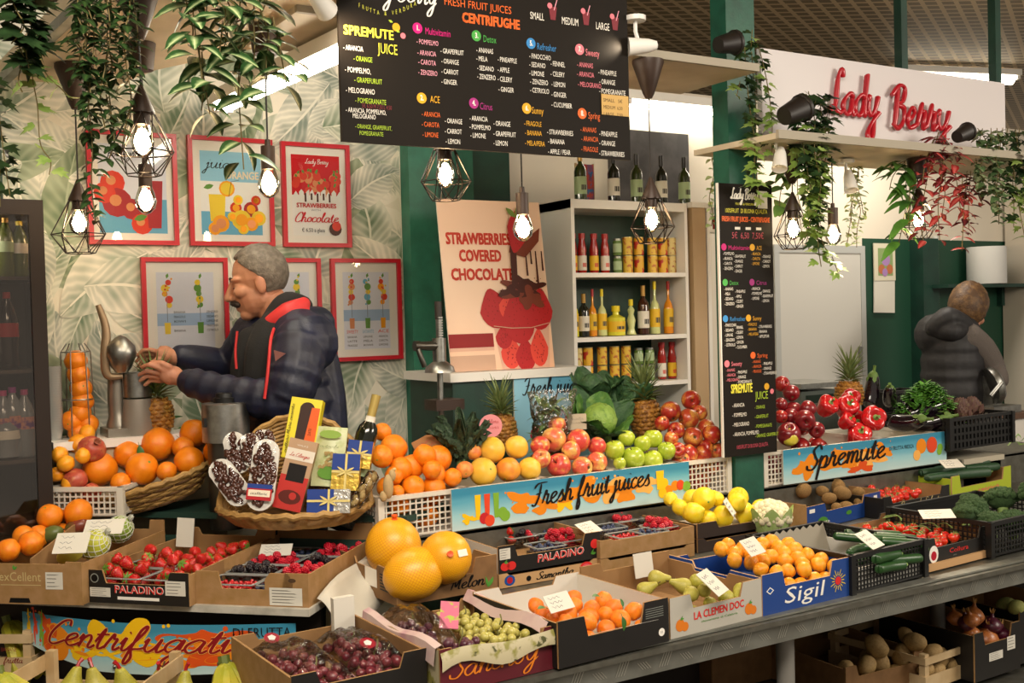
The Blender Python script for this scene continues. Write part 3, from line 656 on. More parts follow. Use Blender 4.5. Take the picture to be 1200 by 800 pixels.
def apples_of(name, mats):
    out = []
    for m in mats:
        st = MB().tube([(0, 0, .55), (.03, .01, .8), (.09, .03, 1.06)], [.04, .035, .05], 5)
        ey = MB().lathe([(0, -.78), (.12, -.8), (.16, -.87), (.05, -.82), (0, -.8)], 6)
        out.append(tproto(name, spin(APR, 18).mesh(name, m), [('stem', st.mesh('stem', STEMB)), ('blossom_end', ey.mesh('blossom_end', STEMB))]))
    return out
apple_pink = apples_of('apple', [M('apple_pink', '#cf4a40', .28, n=(1.3, '#e2b052', .5, .68), n2=(9, '#b52f33', .5, .8), coat=.2), M('apple_pink_b', '#d8634a', .28, n=(1.1, '#e5bd62', .45, .65), n2=(9, '#c03a36', .55, .85), coat=.2)])
apple_red = apples_of('apple', [M('apple_red', '#a82e22', .28, n=(1.5, '#d98e3c', .48, .68), n2=(10, '#8d1d1c', .5, .8), coat=.2), M('apple_red_b', '#b8452a', .28, n=(1.2, '#dfa54c', .45, .66), n2=(10, '#97231f', .5, .8), coat=.2)])
apple_dark = apples_of('apple', [M('apple_dark', '#7e141c', .28, n=(4, '#63101a', .4, .7), coat=.2), M('apple_dark_b', '#9b1f20', .28, n=(1.4, '#b54a30', .55, .75), coat=.2)])
apple_green = apples_of('apple', [M('apple_green', '#a3b52e', .27, n=(1.5, '#bfca4c', .4, .7), coat=.2), M('apple_green_b', '#98ae2c', .27, n=(1.5, '#b3c244', .4, .7), coat=.2)])
apple_yellow = apples_of('apple', [M('apple_yellow', '#d8c83e', .3, n=(2, '#c9bf4a', .4, .7), coat=.2)])
def lemons_():
    m = M('lemon_peel', '#f0cf1c', .36, n=(3, '#edd53a', .4, .7), bump=(20, .25)); out = []
    for sq in (1.2, 1.08):
        mb = spin(cprof([(0, -1.12*sq), (.12, -1.05*sq), (.3, -.92*sq), (.8, -.5*sq), (1, 0), (.8, .5*sq), (.3, .9*sq), (.12, 1.0*sq), (0, 1.02*sq)], 3), 18)
        out.append(tproto('lemon', mb.mesh('lemon', m), [('stem_button', MB().lathe([(0, 1.0*sq), (.1, 1.02*sq), (.05, 1.06*sq), (0, 1.07*sq)], 6).mesh('stem_button', CALYX))]))
    return out
lemons = lemons_()
def bent(pts, r, k=12): mb = MB(); mb.tube(crom(pts, 4), r, k); return mb
def taper(n, f): return [f(i/(n-1)) for i in range(n)]
def pears_():
    out = []
    for c, m in ((.12, M('pear_skin', '#a8a23a', .5, n=(14, '#8d8a33', .5, .72), n2=(2, '#b5ad55', .5, .7))), (-.1, M('pear_skin_b', '#b3aa4c', .5, n=(16, '#90873c', .52, .75), n2=(2, '#a79e3a', .5, .7)))):
        pr = cprof([(0, -1), (.3, -.98), (.66, -.72), (.76, -.35), (.66, .05), (.43, .5), (.3, .85), (.2, 1.06), (0, 1.1)], 3)
        mb = spin(pr, 16, lambda p: Vector((p.x+c*max(0, p.z+.2)**2, p.y, p.z)))
        st = MB().tube([(c*1.6, 0, 1.06), (c*2.1, .02, 1.25), (c*3+.05, .03, 1.42)], [.05, .04, .06], 5)
        out.append(tproto('pear', mb.mesh('pear', m), [('stem', st.mesh('stem', STEMB))]))
    return out
pears = pears_()
kiwis = [tproto('kiwi', MB().ball((0, 0, 0), (.84, .84, 1.1), 16, 10).mesh('kiwi', M('kiwi_fuzz', '#8a6a3c', .85, n=(10, '#6f5530', .4, .7), bump=(60, .4))), [('stem_end', MB().ball((0, 0, 1.07), (.13, .13, .06), 6, 4).mesh('stem_end', STEMB))])]
def pepper_(col, nm):
    mb = MB(); K = 32
    pr = cprof([(0, -.86), (.25, -.98), (.55, -.9), (.78, -.5), (.95, .2), (.98, .6), (.72, .92), (.34, .84), (0, .68)], 4)
    mb.lathe(pr, K)
    def f(p):
        p = Vector(p); a = math.atan2(p.y, p.x); r = math.hypot(p.x, p.y); k = 1+.11*abs(math.cos(2*a))**.6*1.2-.08+.04*noise.noise(p*1.5); return (p.x*k, p.y*k, p.z+.12*(abs(math.cos(2*a))-.5)*(r if p.z > 0 else .6*r))
    mb.v = [f(p) for p in mb.v]
    st = MB().lathe([(0, .66), (.3, .74), (.24, .82), (.1, .9), (.09, 1.2), (.13, 1.34), (0, 1.36)], 8)
    return tproto('bell_pepper', mb.mesh('bell_pepper', M(nm, col, .16, n=(2, '#8f0d12', .5, .8), coat=.5, spec=.6)), [('stem', st.mesh('stem', STEMG))])
peppers = [pepper_('#b5141a', 'pepper_red')]
def aubergine_(c):
    pts = crom([(0, 0, -1), (c*.3, 0, -.9), (c, 0, -.4), (c*.8, 0, .2), (c*.1, 0, .7), (-c*.3, 0, 1.0)], 4); n = len(pts)
    mb = MB().tube(pts, taper(n, lambda t: .05+.5*math.sin(math.pi*min(1, .04+t*.93))**.55*(1-.38*t)), 16)
    cx = MB(); cx.lathe([(.30, .66), (.3, .8), (.2, .96), (.1, 1.03), (.08, 1.28), (.11, 1.36), (0, 1.37)], 9, mat=Matrix.Translation((-c*.2, 0, 0)))
    for i in range(5): cx.leaf((-c*.2+.27*math.cos(i*1.257), .27*math.sin(i*1.257), .74), (.25*math.cos(i*1.257), .25*math.sin(i*1.257), -1), (math.cos(i*1.257), math.sin(i*1.257), 0), .38, .26, 0, .0, 3)
    return tproto('aubergine', mb.mesh('aubergine', M('aubergine_skin', '#140a14', .13, coat=.6, spec=.6, n=(2, '#23101f', .5, .8))), [('calyx', cx.mesh('calyx', STEMG))])
aubs = [aubergine_(.18), aubergine_(-.1)]
def strawberries_():
    out = []
    m = M('strawberry_skin', '#c4161c', .3, n=(1.6, '#a60f16', .4, .7), n2=(2.2, '#d8432c', .6, .75), bump=(9, .35), coat=.15)
    sd = M('strawberry_seed', '#d9a441', .5)
    for i in range(2):
        pr = cprof([(0, -1.15), (.2, -1.08), (.55, -.6), (.85, .05), (.9, .45), (.6, .76), (.25, .8), (0, .74)], 3)
        mb = spin(pr, 14, lambda p: p*(1+.1*noise.noise(p*1.3+Vector((i*4, 1, 0)))))
        r_ = random.Random(i)
        for z in range(7):
            for a in range(8):
                zz = -.9+z*.24; rad = [q for q in pr if q[1] >= zz][0][0]; an = (a+(z % 2)*.5)*.785
                p = Vector((rad*math.cos(an), rad*math.sin(an), zz)); p *= (1+.1*noise.noise(p*1.3+Vector((i*4, 1, 0)))); mb.ball(p, (.035, .035, .05), 4, 3, 1)
        cx = MB()
        for j in range(8):
            a = j*.785+.2; cx.leaf((.08*math.cos(a), .08*math.sin(a), .78), (math.cos(a), math.sin(a), .35), (0, 0, 1), .75, .3, 0, .55, 3)
        cx.tube([(0, 0, .76), (.05, .02, 1.0), (.12, .0, 1.2)], .05, 5)
        out.append(tproto('strawberry', mb.mesh('strawberry', [m, sd]), [('calyx', cx.mesh('calyx', CALYX))]))
    return out
strawbs = strawberries_()
def drupe(name, m, n=34, rr=.34, el=1.15, hollow=False):
    mb = MB(); 
    for i in range(n):
        z = 1-2*(i+.5)/n; a = i*2.39996; q = math.sqrt(1-z*z); mb.ball((q*.72*math.cos(a), q*.72*math.sin(a), z*.72*el), rr, 6, 4)
    return tproto(name, mb.mesh(name, m))
rasps = [drupe('raspberry', M('raspberry_flesh', '#c5182f', .35, n=(2, '#a81026', .4, .7), coat=.2))]
blacks = [drupe('blackberry', M('blackberry_flesh', '#150b13', .22, n=(2, '#2b0e1c', .5, .75), coat=.4), 36)]
blues = [tproto('blueberry', MB().lathe(cprof([(0, -.9), (.6, -.72), (1, 0), (.62, .74), (.36, .86), (.3, .74), (0, .7)], 2), 10).mesh('blueberry', M('blueberry_skin', '#2a3350', .5, n=(2, '#414c6a', .4, .7))))]
currs = [tproto('red_currant', MB().ball((0, 0, 0), 1, 8, 6).mesh('red_currant', M('currant_skin', '#b3141c', .15, coat=.6)))]
def tomato_(name, m, sq=.9):
    cx = MB()
    for j in range(5): a = j*1.257; cx.leaf((.05*math.cos(a), .05*math.sin(a), sq*.93), (math.cos(a), math.sin(a), .15), (0, 0, 1), .75, .2, 0, .1, 3)
    cx.tube([(0, 0, sq*.9), (.04, .02, 1.2), (.25, .05, 1.4)], .055, 5)
    return tproto(name, MB().lathe(cprof([(0, -sq), (.5, -sq*.9), (1, 0), (.6, sq*.8), (.2, sq*.93), (0, sq*.88)], 3), 14).mesh(name, m), [('calyx', cx.mesh('calyx', STEMG))])
toms = [tomato_('cherry_tomato', M('tomato_skin', '#cf2a14', .16, coat=.4, n=(1.5, '#d84a1c', .5, .75))), tomato_('cherry_tomato', M('tomato_skin_b', '#bd1d12', .16, coat=.4, n=(1.5, '#cc3a1a', .55, .8)))]
def gourd_(name, L, m, tip, cur=.1, stripe=None, warts=False):
    pts = crom([(0, 0, -L), (0, 0, -L*.9), (cur, 0, 0), (0, 0, L*.85), (-cur*.4, 0, L)], 5); n = len(pts)
    mb = MB().tube(pts, taper(n, lambda t: .22+.78*min(1, math.sin(math.pi*(t*.92+.03))**.35) if warts else .62+.38*min(1, math.sin(math.pi*(t*.9+.05))**.4)), 12)
    st = MB().tube([(-cur*.4, 0, L*.98), (-cur*.5, 0, L+.35), (-cur*.3, .1, L+.6)], [.5, .38, .42] if not warts else [.2, .14, .16], 7)
    return tproto(name, mb.mesh(name, m), [('stem', st.mesh('stem', tip))])
zucs = [gourd_('courgette', 3.9, M('courgette_skin', '#234a1f', .35, n=(5, '#3d6a33', .55, .75), n2=(18, '#17351a', .5, .7)), M('courgette_stem', '#88a35a', .5), c) for c in (.3, -.2)]
cucs = [gourd_('cucumber', 4.6, M('cucumber_skin', '#24432a', .4, n=(6, '#355836', .5, .75), bump=(14, .3)), STEMG, c, warts=True) for c in (.35, -.25)]
def lumpy(name, col, col2, el, amp=.14, k=2, extra=(), rough=.7, bump=(30, .25)):
    m = M(name+'_skin_'+col.strip('#'), col, rough, n=(5, col2, .45, .7), bump=bump); out = []
    for i in range(k):
        mb = MB().ball((0, 0, 0), (1, el, .86), 16, 10); mb.v = [tuple(Vector(p)*(1+amp*noise.noise(Vector(p)*1.2+Vector((5*i, 2, 1))))) for p in mb.v]
        out.append(tproto(name, mb.mesh(name, m), extra))
    return out
potatoes = lumpy('potato', '#a88a58', '#8f7245', 1.25)
def onion_(m):
    mb = spin(cprof([(0, -.84), (.1, -.86), (.5, -.72), (1, 0), (.7, .55), (.25, .85), (.12, 1.15), (0, 1.25)], 3), 18)
    rt = MB(); [rt.tube([(0, 0, -.82), (.1*math.cos(i), .1*math.sin(i), -.98), (.22*math.cos(i*1.3), .22*math.sin(i*1.3), -1.05)], .015, 3) for i in range(8)]
    nk = MB(); [nk.leaf((0, 0, 1.0), (.5*math.cos(i*1.5), .5*math.sin(i*1.5), 1), (math.cos(i*1.5), math.sin(i*1.5), 0), .7, .22, 0, .1, 3) for i in range(4)]
    return tproto('onion', mb.mesh('onion', m), [('root', rt.mesh('root', STEMB)), ('dry_neck', nk.mesh('dry_neck', M('onion_paper', '#b98a4c', .6)))])
onions = [onion_(M('onion_skin', '#b06a34', .35, n=(4, '#8f4f26', .4, .7)))]; red_onions = [onion_(M('red_onion_skin', '#54182e', .35, n=(4, '#3d1021', .4, .7)))]
# ================================================================ produce boxes and what is in them
def Z4(ox, oy, *q, k=4.): return [(ox+a/k, oy+b/k, c/k) for a, b, c in q]
upright = lambda r: (r.uniform(-.4, .4), r.uniform(-.4, .4), r.uniform(0, 6.28))
anyrot = None
def price_card(px, py, w, h, P, label, rz=0., tilt=.9, lines=3, red=False, parent=None):
    """a hand-written card lying on the fruit"""
    c = MB().box((0, 0, 0), (w, h, .0015)); o = c.build('price_card', PAPER); o.location = P; o.rotation_euler = (tilt, 0, rz); tag(o, label, 'price card', 'price cards')
    mb = MB(); r = random.Random(int(px*7+py))
    for i in range(lines):
        y = h*(.28-.26*i); pts = [(-w*.36+w*.72*j/14, y+h*.07*math.sin(j*1.9+r.uniform(0, 2)), .0012) for j in range(15)]
        mb.tube(pts[:r.randrange(8, 15)], .00045, 3)
    mb.build('handwriting', M('card_red_ink' if red else 'card_blue_ink', '#b03030' if red else '#39405a', .6), o); return o
# ---- left ledge
b1 = Box('kraft carton with excellent printed on its front on the left ledge', (-46, 706), (97, 709), .75, .5, .125, .118, .05, .12, .155, name='fruit_carton', slope=.004)
def pr(mb, W, h, hm):
    text(mb, 'exCellent', (W-.265, -.0008, .068), .026, 5, width=.135); mb.quad((W-.26, -.0008, .055), (W-.13, -.0008, .055), (W-.13, -.0008, .057), (W-.26, -.0008, .057), 5)
    mb.leaf((W-.215, -.001, .1), (.3, 0, 1), (0, -1, 0), .018, .014, 4); mb.quad((W-.235, -.0009, .004), (W-.165, -.0009, .004), (W-.17, -.0009, .018), (W-.23, -.0009, .018), 2)
b1.print(pr); b1.sticker(b1.W-.115, .045, .055, .05)
cb = MB().prism([(0, 0), (.33, 0), (.33, .15), (0, .11)], .006, mat=Matrix.Translation((b1.W-.19, .05, .012)) @ Matrix.Rotation(1.75, 4, 'Z')).build('divider', KRAFT_IN, b1.root)
b1.pix(oranges, Z4(0, 460, (92, 592, 135), (190, 590, 70), (195, 620, 120), (85, 655, 110), (15, 600, 110), (130, 690, 120), (20, 735, 110), (5, 660, 100)), .10, .12, 'big orange', 'in the compartment of the kraft carton', 'orange', 'oranges in the kraft carton', 1)
NETM = M('net_white', '#dcdccf', .5)
def netted(px, py, d, el, mat_, label, z0=.1):
    q = b1.hit(px, py, z0, .1); r = d*mpp(b1.w(*q))/2; o = MB().ball((0, 0, 0), (r, r, r*el), 16, 12).build('pomelo', mat_); o.location = b1.w(*q); o.rotation_euler = (.7, .5, .2); tag(o, label, 'pomelo', 'netted pomelos')
    mb = MB(); rr = r*1.015
    for sg in (1, -1):
        for k in range(9):
            mb.tube([(rr*math.sin(math.pi*(i+.3)/13)*math.cos(k*.698+sg*i*.35), rr*math.sin(math.pi*(i+.3)/13)*math.sin(k*.698+sg*i*.35), -rr*el*math.cos(math.pi*(i+.3)/13)) for i in range(13)], r*.03, 4)
    for a in range(6): mb.leaf((0, 0, rr*el), (math.cos(a*1.05)*.6, math.sin(a*1.05)*.6, 1), (math.cos(a), math.sin(a), 0), r*.5, r*.3)
    mb.build('net', NETM, o)
netted(111, 638, 34, 1.15, M('pomelo_skin', '#b9bb3c', .4, bump=(300, .2)), 'yellow pomelo in white foam net under the cards')
netted(140, 620, 31, 1.1, M('pomelo_skin_green', '#8aa33a', .4, bump=(300, .2)), 'green pomelo in white foam net nearest the back corner')
for px, py, d, m_, lab in ((90, 617, 26, M('mango_red', '#7d3a2b', .35, n=(20, '#6a6a34', .5, .7)), 'red mango behind the handwritten card in the kraft carton'), (60, 626, 24, M('mango_green', '#5e6a35', .35, n=(20, '#7a4a32', .55, .7)), 'green mango beside the carton divider'), (82, 650, 24, M('mango_yellow', '#c2b545', .4), 'yellow mango half hidden behind the carton front')):
    q = b1.hit(px, py, .085, .12); o = MB().ball((0, 0, 0), (.028, .028, .042), 14, 9).build('mango', m_); o.location = b1.w(*q); o.rotation_euler = (1.2, .3, .9); tag(o, lab, 'mango'); MB().tube([(0, 0, .04), (.002, 0, .047)], .003, 5).build('stem', STEMB, o)
price_card(83, 637, .10, .075, b1.w(*b1.hit(84, 636, .145, .1)), 'blue handwritten price card on the pomelos, lower of two', -.5, .75)
price_card(124, 617, .12, .06, b1.w(*b1.hit(122, 617, .15, .1)), 'white price card on the green pomelo, upper of two', -.5, .7)
b2 = Box('black strawberry tray with red block lettering beside the excellent carton', (100, 705), (222, 711), .75, .53, .096, .058, .06, .09, .12, BLACKCARD, KRAFT_IN, KRAFT, name='fruit_tray')
def pr(mb, W, h, hm):
    for o_, mi in ((.0006, 1), (.0011, 0)):
        text(mb, 'PALADINO', (W*.29, -.0005-o_, .031), .021, mi, width=W*.47, bold=.09 if mi else .03)
    mb.quad((W*.32, -.0009, .012), (W*.72, -.0009, .012), (W*.72, -.0009, .021), (W*.32, -.0009, .021), 1); disc(mb, (W*.1, -.0009, .072), .014, 9); disc(mb, (W*.1, -.0012, .072), .011, 2)
b2.print(pr); b2.sticker(.018, .018, W_ := b2.W*.2, .027); b2.sticker(b2.W*.78, .03, b2.W*.19, .042)
PETC = clearmat('clear_pet', (.97, .98, .97), .07, .06)
def punnet(B, x, y, w, d, h, label, z=.012, group='clear fruit punnets', lid=False):
    t = thing('punnet', label, 'punnet', B.w(x, y, z), B.a, group); a = .008; mb = MB()
    r0 = [(a, a, 0), (w-a, a, 0), (w-a, d-a, 0), (a, d-a, 0)]; r1 = [(0, 0, h), (w, 0, h), (w, d, h), (0, d, h)]
    mb.add(r0+r1, [(3, 2, 1, 0)]+[(i, (i+1) % 4, (i+1) % 4+4, i+4) for i in range(4)]); mb.build('tray', PETC, t)
    ring = []
    for cx, cy, a0 in ((w-.012, .012, -1.57), (w-.012, d-.012, 0), (.012, d-.012, 1.57), (.012, .012, 3.14)):
        for k in range(4): ring.append((cx+.012*math.cos(a0+k*.52), cy+.012*math.sin(a0+k*.52), h))
    MB().tube(ring, .0028, 5, closed=True).build('rim', M('pet_rim', '#cfd3cf', .12, trans=.6), t)
    return t
def fill(B, protos, x, y, w, d, n, rad, zb, what, where, cat, group, seed, rot=None, dome=0., own=False, sp=None):
    P = pack(n, lambda r: rad*r.uniform(.88, 1.1), x+.004, x+w-.004, y+.004, y+d-.004, zb, seed, dome=dome)
    return B.put(protos, P, what, where, cat, group, seed, rot, sp=sp)
W = b2.W; cw = (W-.03)/2
for i, (cx, cy, w_, d_, n_, lab) in enumerate(((.012, .02, cw, .13, 13, 'nearest the excellent carton, front'), (.018+cw, .02, cw, .13, 13, 'nearest the berry carton, front'), (.012, .165, cw, .13, 13, 'nearest the excellent carton, middle'), (.018+cw, .165, cw, .13, 14, 'nearest the berry carton, middle'), (.018+cw, .31, cw, .15, 14, 'at the back of the black tray'))):
    punnet(b2, cx, cy, w_, d_, .055, 'clear punnet of strawberries '+lab)
    MB().box2((cx+.01, cy+.01, .014), (cx+w_-.01, cy+d_-.01, .03)).build('absorbent_pad', M('pad_pink', '#9b3030', .9), kids(b2.root) and b2.root)
    fill(b2, strawbs, cx, cy, w_, d_, n_, .0205, .03, 'red strawberry', 'in the '+['front left', 'front right', 'middle left', 'middle right', 'back'][i]+' strawberry punnet', 'strawberry', 'strawberries in the black tray', 20+i, lambda r: (r.uniform(.6, 2.6), r.uniform(-.8, .8), r.uniform(0, 6.28)), .01, sp=12)
o = MB().box((0, 0, 0), (.06, .003, .095)).build('paper_tag', PAPER); o.location = b2.w(.05, .46, .115); o.rotation_euler = (-.1, .05, b2.a+.1); tag(o, 'blank white card standing at the back of the strawberry tray', 'card')
b3 = Box('kraft carton holding eight clear berry punnets at the ledge end', (230, 707), (362, 712), .75, .55, .095, .046, .07, .092, .135, KRAFT, KRAFT_IN, name='berry_carton')
MB().prism([(0, 0), (.085, 0), (.085, .03), (.07, .048), (.015, .048), (0, .03)], .006, 0).build('handle_tab', [KRAFT], b3.root, (b3.W*.62, 0, .046)); b3.sticker(b3.W*.66, .004, .1, .05, lines=5)
mb = MB(); disc(mb, (b3.W*.86, -.0006, .075), .012, 0, ry=.006); mb.build('hand_hole', M('hole_shade', '#4d3620', .9), b3.root)
W = b3.W; cw = (W-.034)/2; KD = {'rc': (currs, .0062, 60, 'red currant'), 'bb': (blues, .0078, 34, 'blueberry'), 'bk': (blacks, .0125, 20, 'blackberry'), 'ra': (rasps, .0125, 22, 'raspberry')}
def berry_punnet(B, x, y, w, d, kind, desc, seed, h=.042, scale=1., dens=1.):
    protos, rad, n, nm = KD[kind]; punnet(B, x, y, w, d, h, f'clear punnet of {nm}s {desc}', B_z.get(id(B), .012)); z = B_z.get(id(B), .012)
    o_ = MB().box2((x+.01, y+.01, z+.002), (x+w-.01, y+d-.01, z+h*.45)).build('absorbent_pad', M('pad_dark_'+kind, {'rc': '#7d1016', 'bb': '#20283c', 'bk': '#140c12', 'ra': '#8c1222'}[kind], .8), B.root)
    P = pack(int(n*dens), lambda r: rad*r.uniform(.9, 1.1), x+.005, x+w-.005, y+.005, y+d-.005, z+h*.45, seed, 14, .004)
    g = f'{nm}s in the punnet {desc}'; B.put(protos, P, f'{nm} in the clear punnet {desc}', None, nm, g, seed)
B_z = {}
for i, (c, r_, kind, dsc) in enumerate(((0, 0, 'rc', 'at the near left of the kraft carton'), (1, 0, 'bb', 'behind the carton handle tab'), (0, 1, 'bk', 'behind the red currants'), (1, 1, 'ra', 'behind the handle tab blueberries'), (0, 2, 'ra', 'under the white price card'), (1, 2, 'bk', 'beside the carded raspberries'), (0, 3, 'bb', 'at the back left of the kraft carton'), (1, 3, 'ra', 'at the back right of the kraft carton'))):
    berry_punnet(b3, .013+c*(cw+.008), .014+r_*.131, cw, .117, kind, dsc, 40+i)
price_card(0, 0, .1, .055, b3.w(.09, .34, .085), 'small white price card on the raspberries of the kraft carton', b3.a+.25, .5)
# white wrapping sheet hanging beside the berry carton
mb = MB(); N1, N2 = 8, 8; vs = []
for i in range(N1+1):
    for j in range(N2+1):
        u_, v_ = i/N1, j/N2; q = b3.w(b3.W+.012+.11*u_, .03+.42*v_, .02+.05*v_-.11*u_*(1.1-.4*v_)+.012*math.sin(7*u_+5*v_)); vs.append(q)
mb.add(vs, [(i*(N2+1)+j, (i+1)*(N2+1)+j, (i+1)*(N2+1)+j+1, i*(N2+1)+j+1) for i in range(N1) for j in range(N2)], 0, None, True)
o = mb.build('paper_sheet', M('white_wrap', '#c4beb0', .6, bump=(25, .4))); tag(o, 'crumpled white paper sheet hanging beside the berry carton', 'paper'); sm = o.modifiers.new('s', 'SOLIDIFY'); sm.thickness = .0015
# ---- melons
bm = Box('torn kraft melon carton holding three netted yellow melons', (466, 711), (583, 689), .72, .40, .105, .06, .075, .1, .09, KRAFT_D, KRAFT_IN, name='melon_carton', sidenotch=True)
def pr(mb, W, h, hm):
    script(mb, 'Melon', (W*.52, -.0008, .02), W*.34, .017, 2, thick=.34); polyf(mb, (W*.16, -.0008, .03), [(.028*math.cos(a*.7), .02*math.sin(a*.7)) for a in range(9)], 3); mb.leaf((W*.16, -.001, .045), (1, 0, .6), (0, -1, 0), .03, .015, 4); mb.leaf((W*.9, -.001, .01), (.2, 0, 1), (0, -1, 0), .05, .03, 4)
    text(mb, 'MELONE', (W*.6, -.0008, .052), .007, 2)
bm.print(pr)
mb = MB(); text(mb, 'Me', (-.0008, .34, .03), .04, 2, (0, -1, 0), (0, 0, 1)); mb.quad((-.0009, .21, .03), (-.0009, .13, .03), (-.0009, .13, .085), (-.0009, .21, .085), 1); [mb.quad((-.0009, .11, .03+i*.009), (-.0009, .03, .03+i*.009), (-.0009, .03, .034+i*.009), (-.0009, .11, .034+i*.009), 2) for i in range(6)]; mb.build('side_print', PRINT, bm.root)
def netmat():
    m = M('melon_skin_net', '#efb019', .38, bump=(60, .12)); nt = m.node_tree; b = nt.nodes['Principled BSDF']; uv = nt.nodes.new('ShaderNodeUVMap'); sep = nt.nodes.new('ShaderNodeSeparateXYZ'); nt.links.new(uv.outputs[0], sep.inputs[0])
    def mth(op, a, bb=None):
        n = nt.nodes.new('ShaderNodeMath'); n.operation = op
        for i, x in enumerate((a, bb)):
            if x is None: continue
            if isinstance(x, (int, float)): n.inputs[i].default_value = x
            else: nt.links.new(x, n.inputs[i])
        return n.outputs[0]
    A = mth('MULTIPLY', sep.outputs[0], 40.); Bb = mth('MULTIPLY', sep.outputs[1], 26.)
    f = mth('MINIMUM', mth('ABSOLUTE', mth('SUBTRACT', mth('FRACT', mth('ADD', A, Bb)), .5)), mth('ABSOLUTE', mth('SUBTRACT', mth('FRACT', mth('SUBTRACT', A, Bb)), .5)))
    g = mth('LESS_THAN', f, .07); mx = nt.nodes.new('ShaderNodeMix'); mx.data_type = 'RGBA'; nt.links.new(g, mx.inputs[0]); mx.inputs[6].default_value = (*lin('#efb019'), 1); mx.inputs[7].default_value = (*lin('#d9811c'), 1); nt.links.new(mx.outputs[2], b.inputs['Base Color']); return m
NM = netmat()
for px, py, d, el, ro, dy, lab, stick in ((461, 641, 66, 1.08, (.2, -.1, .3), .25, 'netted yellow melon at the back of the melon carton', 0), (522, 653, 62, 1.06, (1.25, .1, -.35), .2, 'netted yellow melon showing its gathered net knot and white sticker', 1), (485, 672, 62, 1.2, (.3, 1.3, .1), .07, 'netted yellow melon lying at the carton front, lowest of three', 0)):
    q = bm.hit(px, py, .085 if dy < .1 else .12, 0); P = bm.w(*q); r = d*mpp(P)/2
    o = MB().lathe([(max(0, r*math.sin(math.pi*i/14)), -r*el*math.cos(math.pi*i/14)) for i in range(15)], 24).build('melon', NM); o.location = P; o.rotation_euler = (ro[0], ro[1], ro[2]); tag(o, lab, 'melon', 'netted melons')
    MB().lathe([(r*.15, r*el*.97), (r*.07, r*el*1.02), (r*.12, r*el*1.12), (0, r*el*1.1)], 8).build('net_knot', M('net_knot', '#e0561a', .5), o)
    if stick: MB().box((0, 0, 0), (.035, .02, .002)).build('sticker', M('sticker_white', '#e8dfd0', .4), o, (r*.5, r*.08, r*.87*el), (0, .55, .3))
# ---- clear-wrapped grapes
def grape_protos(nm, c1, c2): return [tproto('grape', MB().ball((0, 0, 0), (1, 1, 1.12), 12, 8).mesh('grape', M(nm, c1, .3, n=(2, c2, .4, .7), coat=.15)))]
GR = grape_protos('grape_red', '#7c2a35', '#5a1c2c'); GP = grape_protos('grape_purple', '#44202f', '#602f3d'); GW = grape_protos('grape_white', '#bfb562', '#a9a24c')
def grape_bunch(B, x, y, z, w, d, n, protos, rad, label, seed, group):
    t = thing('grape_bunch', label, 'grapes', B.w(x, y, z), B.a, group); P = pack(n, lambda r: rad*r.uniform(.88, 1.08), 0, w, 0, d, 0, seed, 12, .03); r = random.Random(seed)
    for p, q in P: dup(protos[0], p, (r.uniform(0, 3), r.uniform(0, 3), 0), q, parent=t)
    top = max(p.z+q for p, q in P)
    MB().tube(crom([(w*.5, d*.5, 0), (w*.45, d*.55, top*.6), (w*.5, d*.5, top), (w*.55, d*.6, top+.012)], 4), .0022, 5).build('stem', M('grape_stem', '#6d6a35', .7), t)
    for ch in [c for c in bpy.data.objects if c.parent == t and c.name.startswith('grape')]:
        for k in ('label', 'category', 'group'):
            if k in ch: del ch[k]
    return t
PLAST = clearmat('crinkled_film', (1, .99, .99), .025, .12, (34, .45))
A_ = (1.15, 2.37); 
def px_of(x, y, z): return proj((x, y, z))
bg_ = Box('black and kraft box of red grapes in clear bags below the berry carton', px_of(.83, 2.35, .652), px_of(1.175, 2.36, .652), .652, .41, .105, .07, .06, .1, .1, BLACKCARD, KRAFT_IN, KRAFT, name='grape_box')
for i, (x, y, w, d, n, lab) in enumerate(((.02, .2, .17, .17, 34, 'at the back left of the black box'), (.03, .04, .16, .16, 30, 'at the front of the black box'), (.2, .05, .15, .15, 34, 'showing through the bag opening'), (.22, .21, .13, .15, 28, 'beside the white card at the back'))):
    grape_bunch(bg_, x, y, .03, w, d, n, GR, .0125, 'red grape bunch '+lab, 70+i, 'red grapes in clear bags')
def film(B, x, y, z, w, d, h, label, seed, m=PLAST, name='plastic_bag', seal=True, op=False):
    r_ = random.Random(seed); N = 14; vs = []; mb = MB()
    for i in range(N+1):
        for j in range(N+1):
            u_, v_ = i/N, j/N; e = min(1, 4*min(u_, 1-u_))**.6*min(1, 4*min(v_, 1-v_))**.6
            vs.append(Vector((w*u_, d*v_, h*e+.014*noise.noise(Vector((u_*6, v_*6, seed*3.1)))+.01*noise.noise(Vector((u_*14, v_*14, seed))))))
    mb.add(vs, [(i*(N+1)+j, (i+1)*(N+1)+j, (i+1)*(N+1)+j+1, i*(N+1)+j+1) for i in range(N) for j in range(N)], 0, None, True)
    t = thing(name, label, 'bag', B.w(x, y, z), B.a, 'clear plastic fruit bags'); mb.build('film', m, t)
    if seal: MB().tube([vs[i*(N+1)] for i in range(N+1)]+[vs[N*(N+1)+j] for j in range(1, N+1)], .0025, 4).build('seal_edge', M('seal_pink', '#c79aa0', .3, alpha=.7), t)
    return t, vs
t, v_ = film(bg_, .01, .02, .05, .17, .37, .055, 'clear grape bag with red seal on the left side of the black box', 3)
q = v_[5*15+11]+Vector((0, -.003, .006)); mb = MB(); disc(mb, q, .02, 0, (1, 0, 0), (0, .9, .43)); disc(mb, q+Vector((0, -.0006, .0008)), .011, 1, (1, 0, 0), (0, .9, .43), 5); mb.build('seal_print', inks('#8c1626', '#e0cfc8'), t)
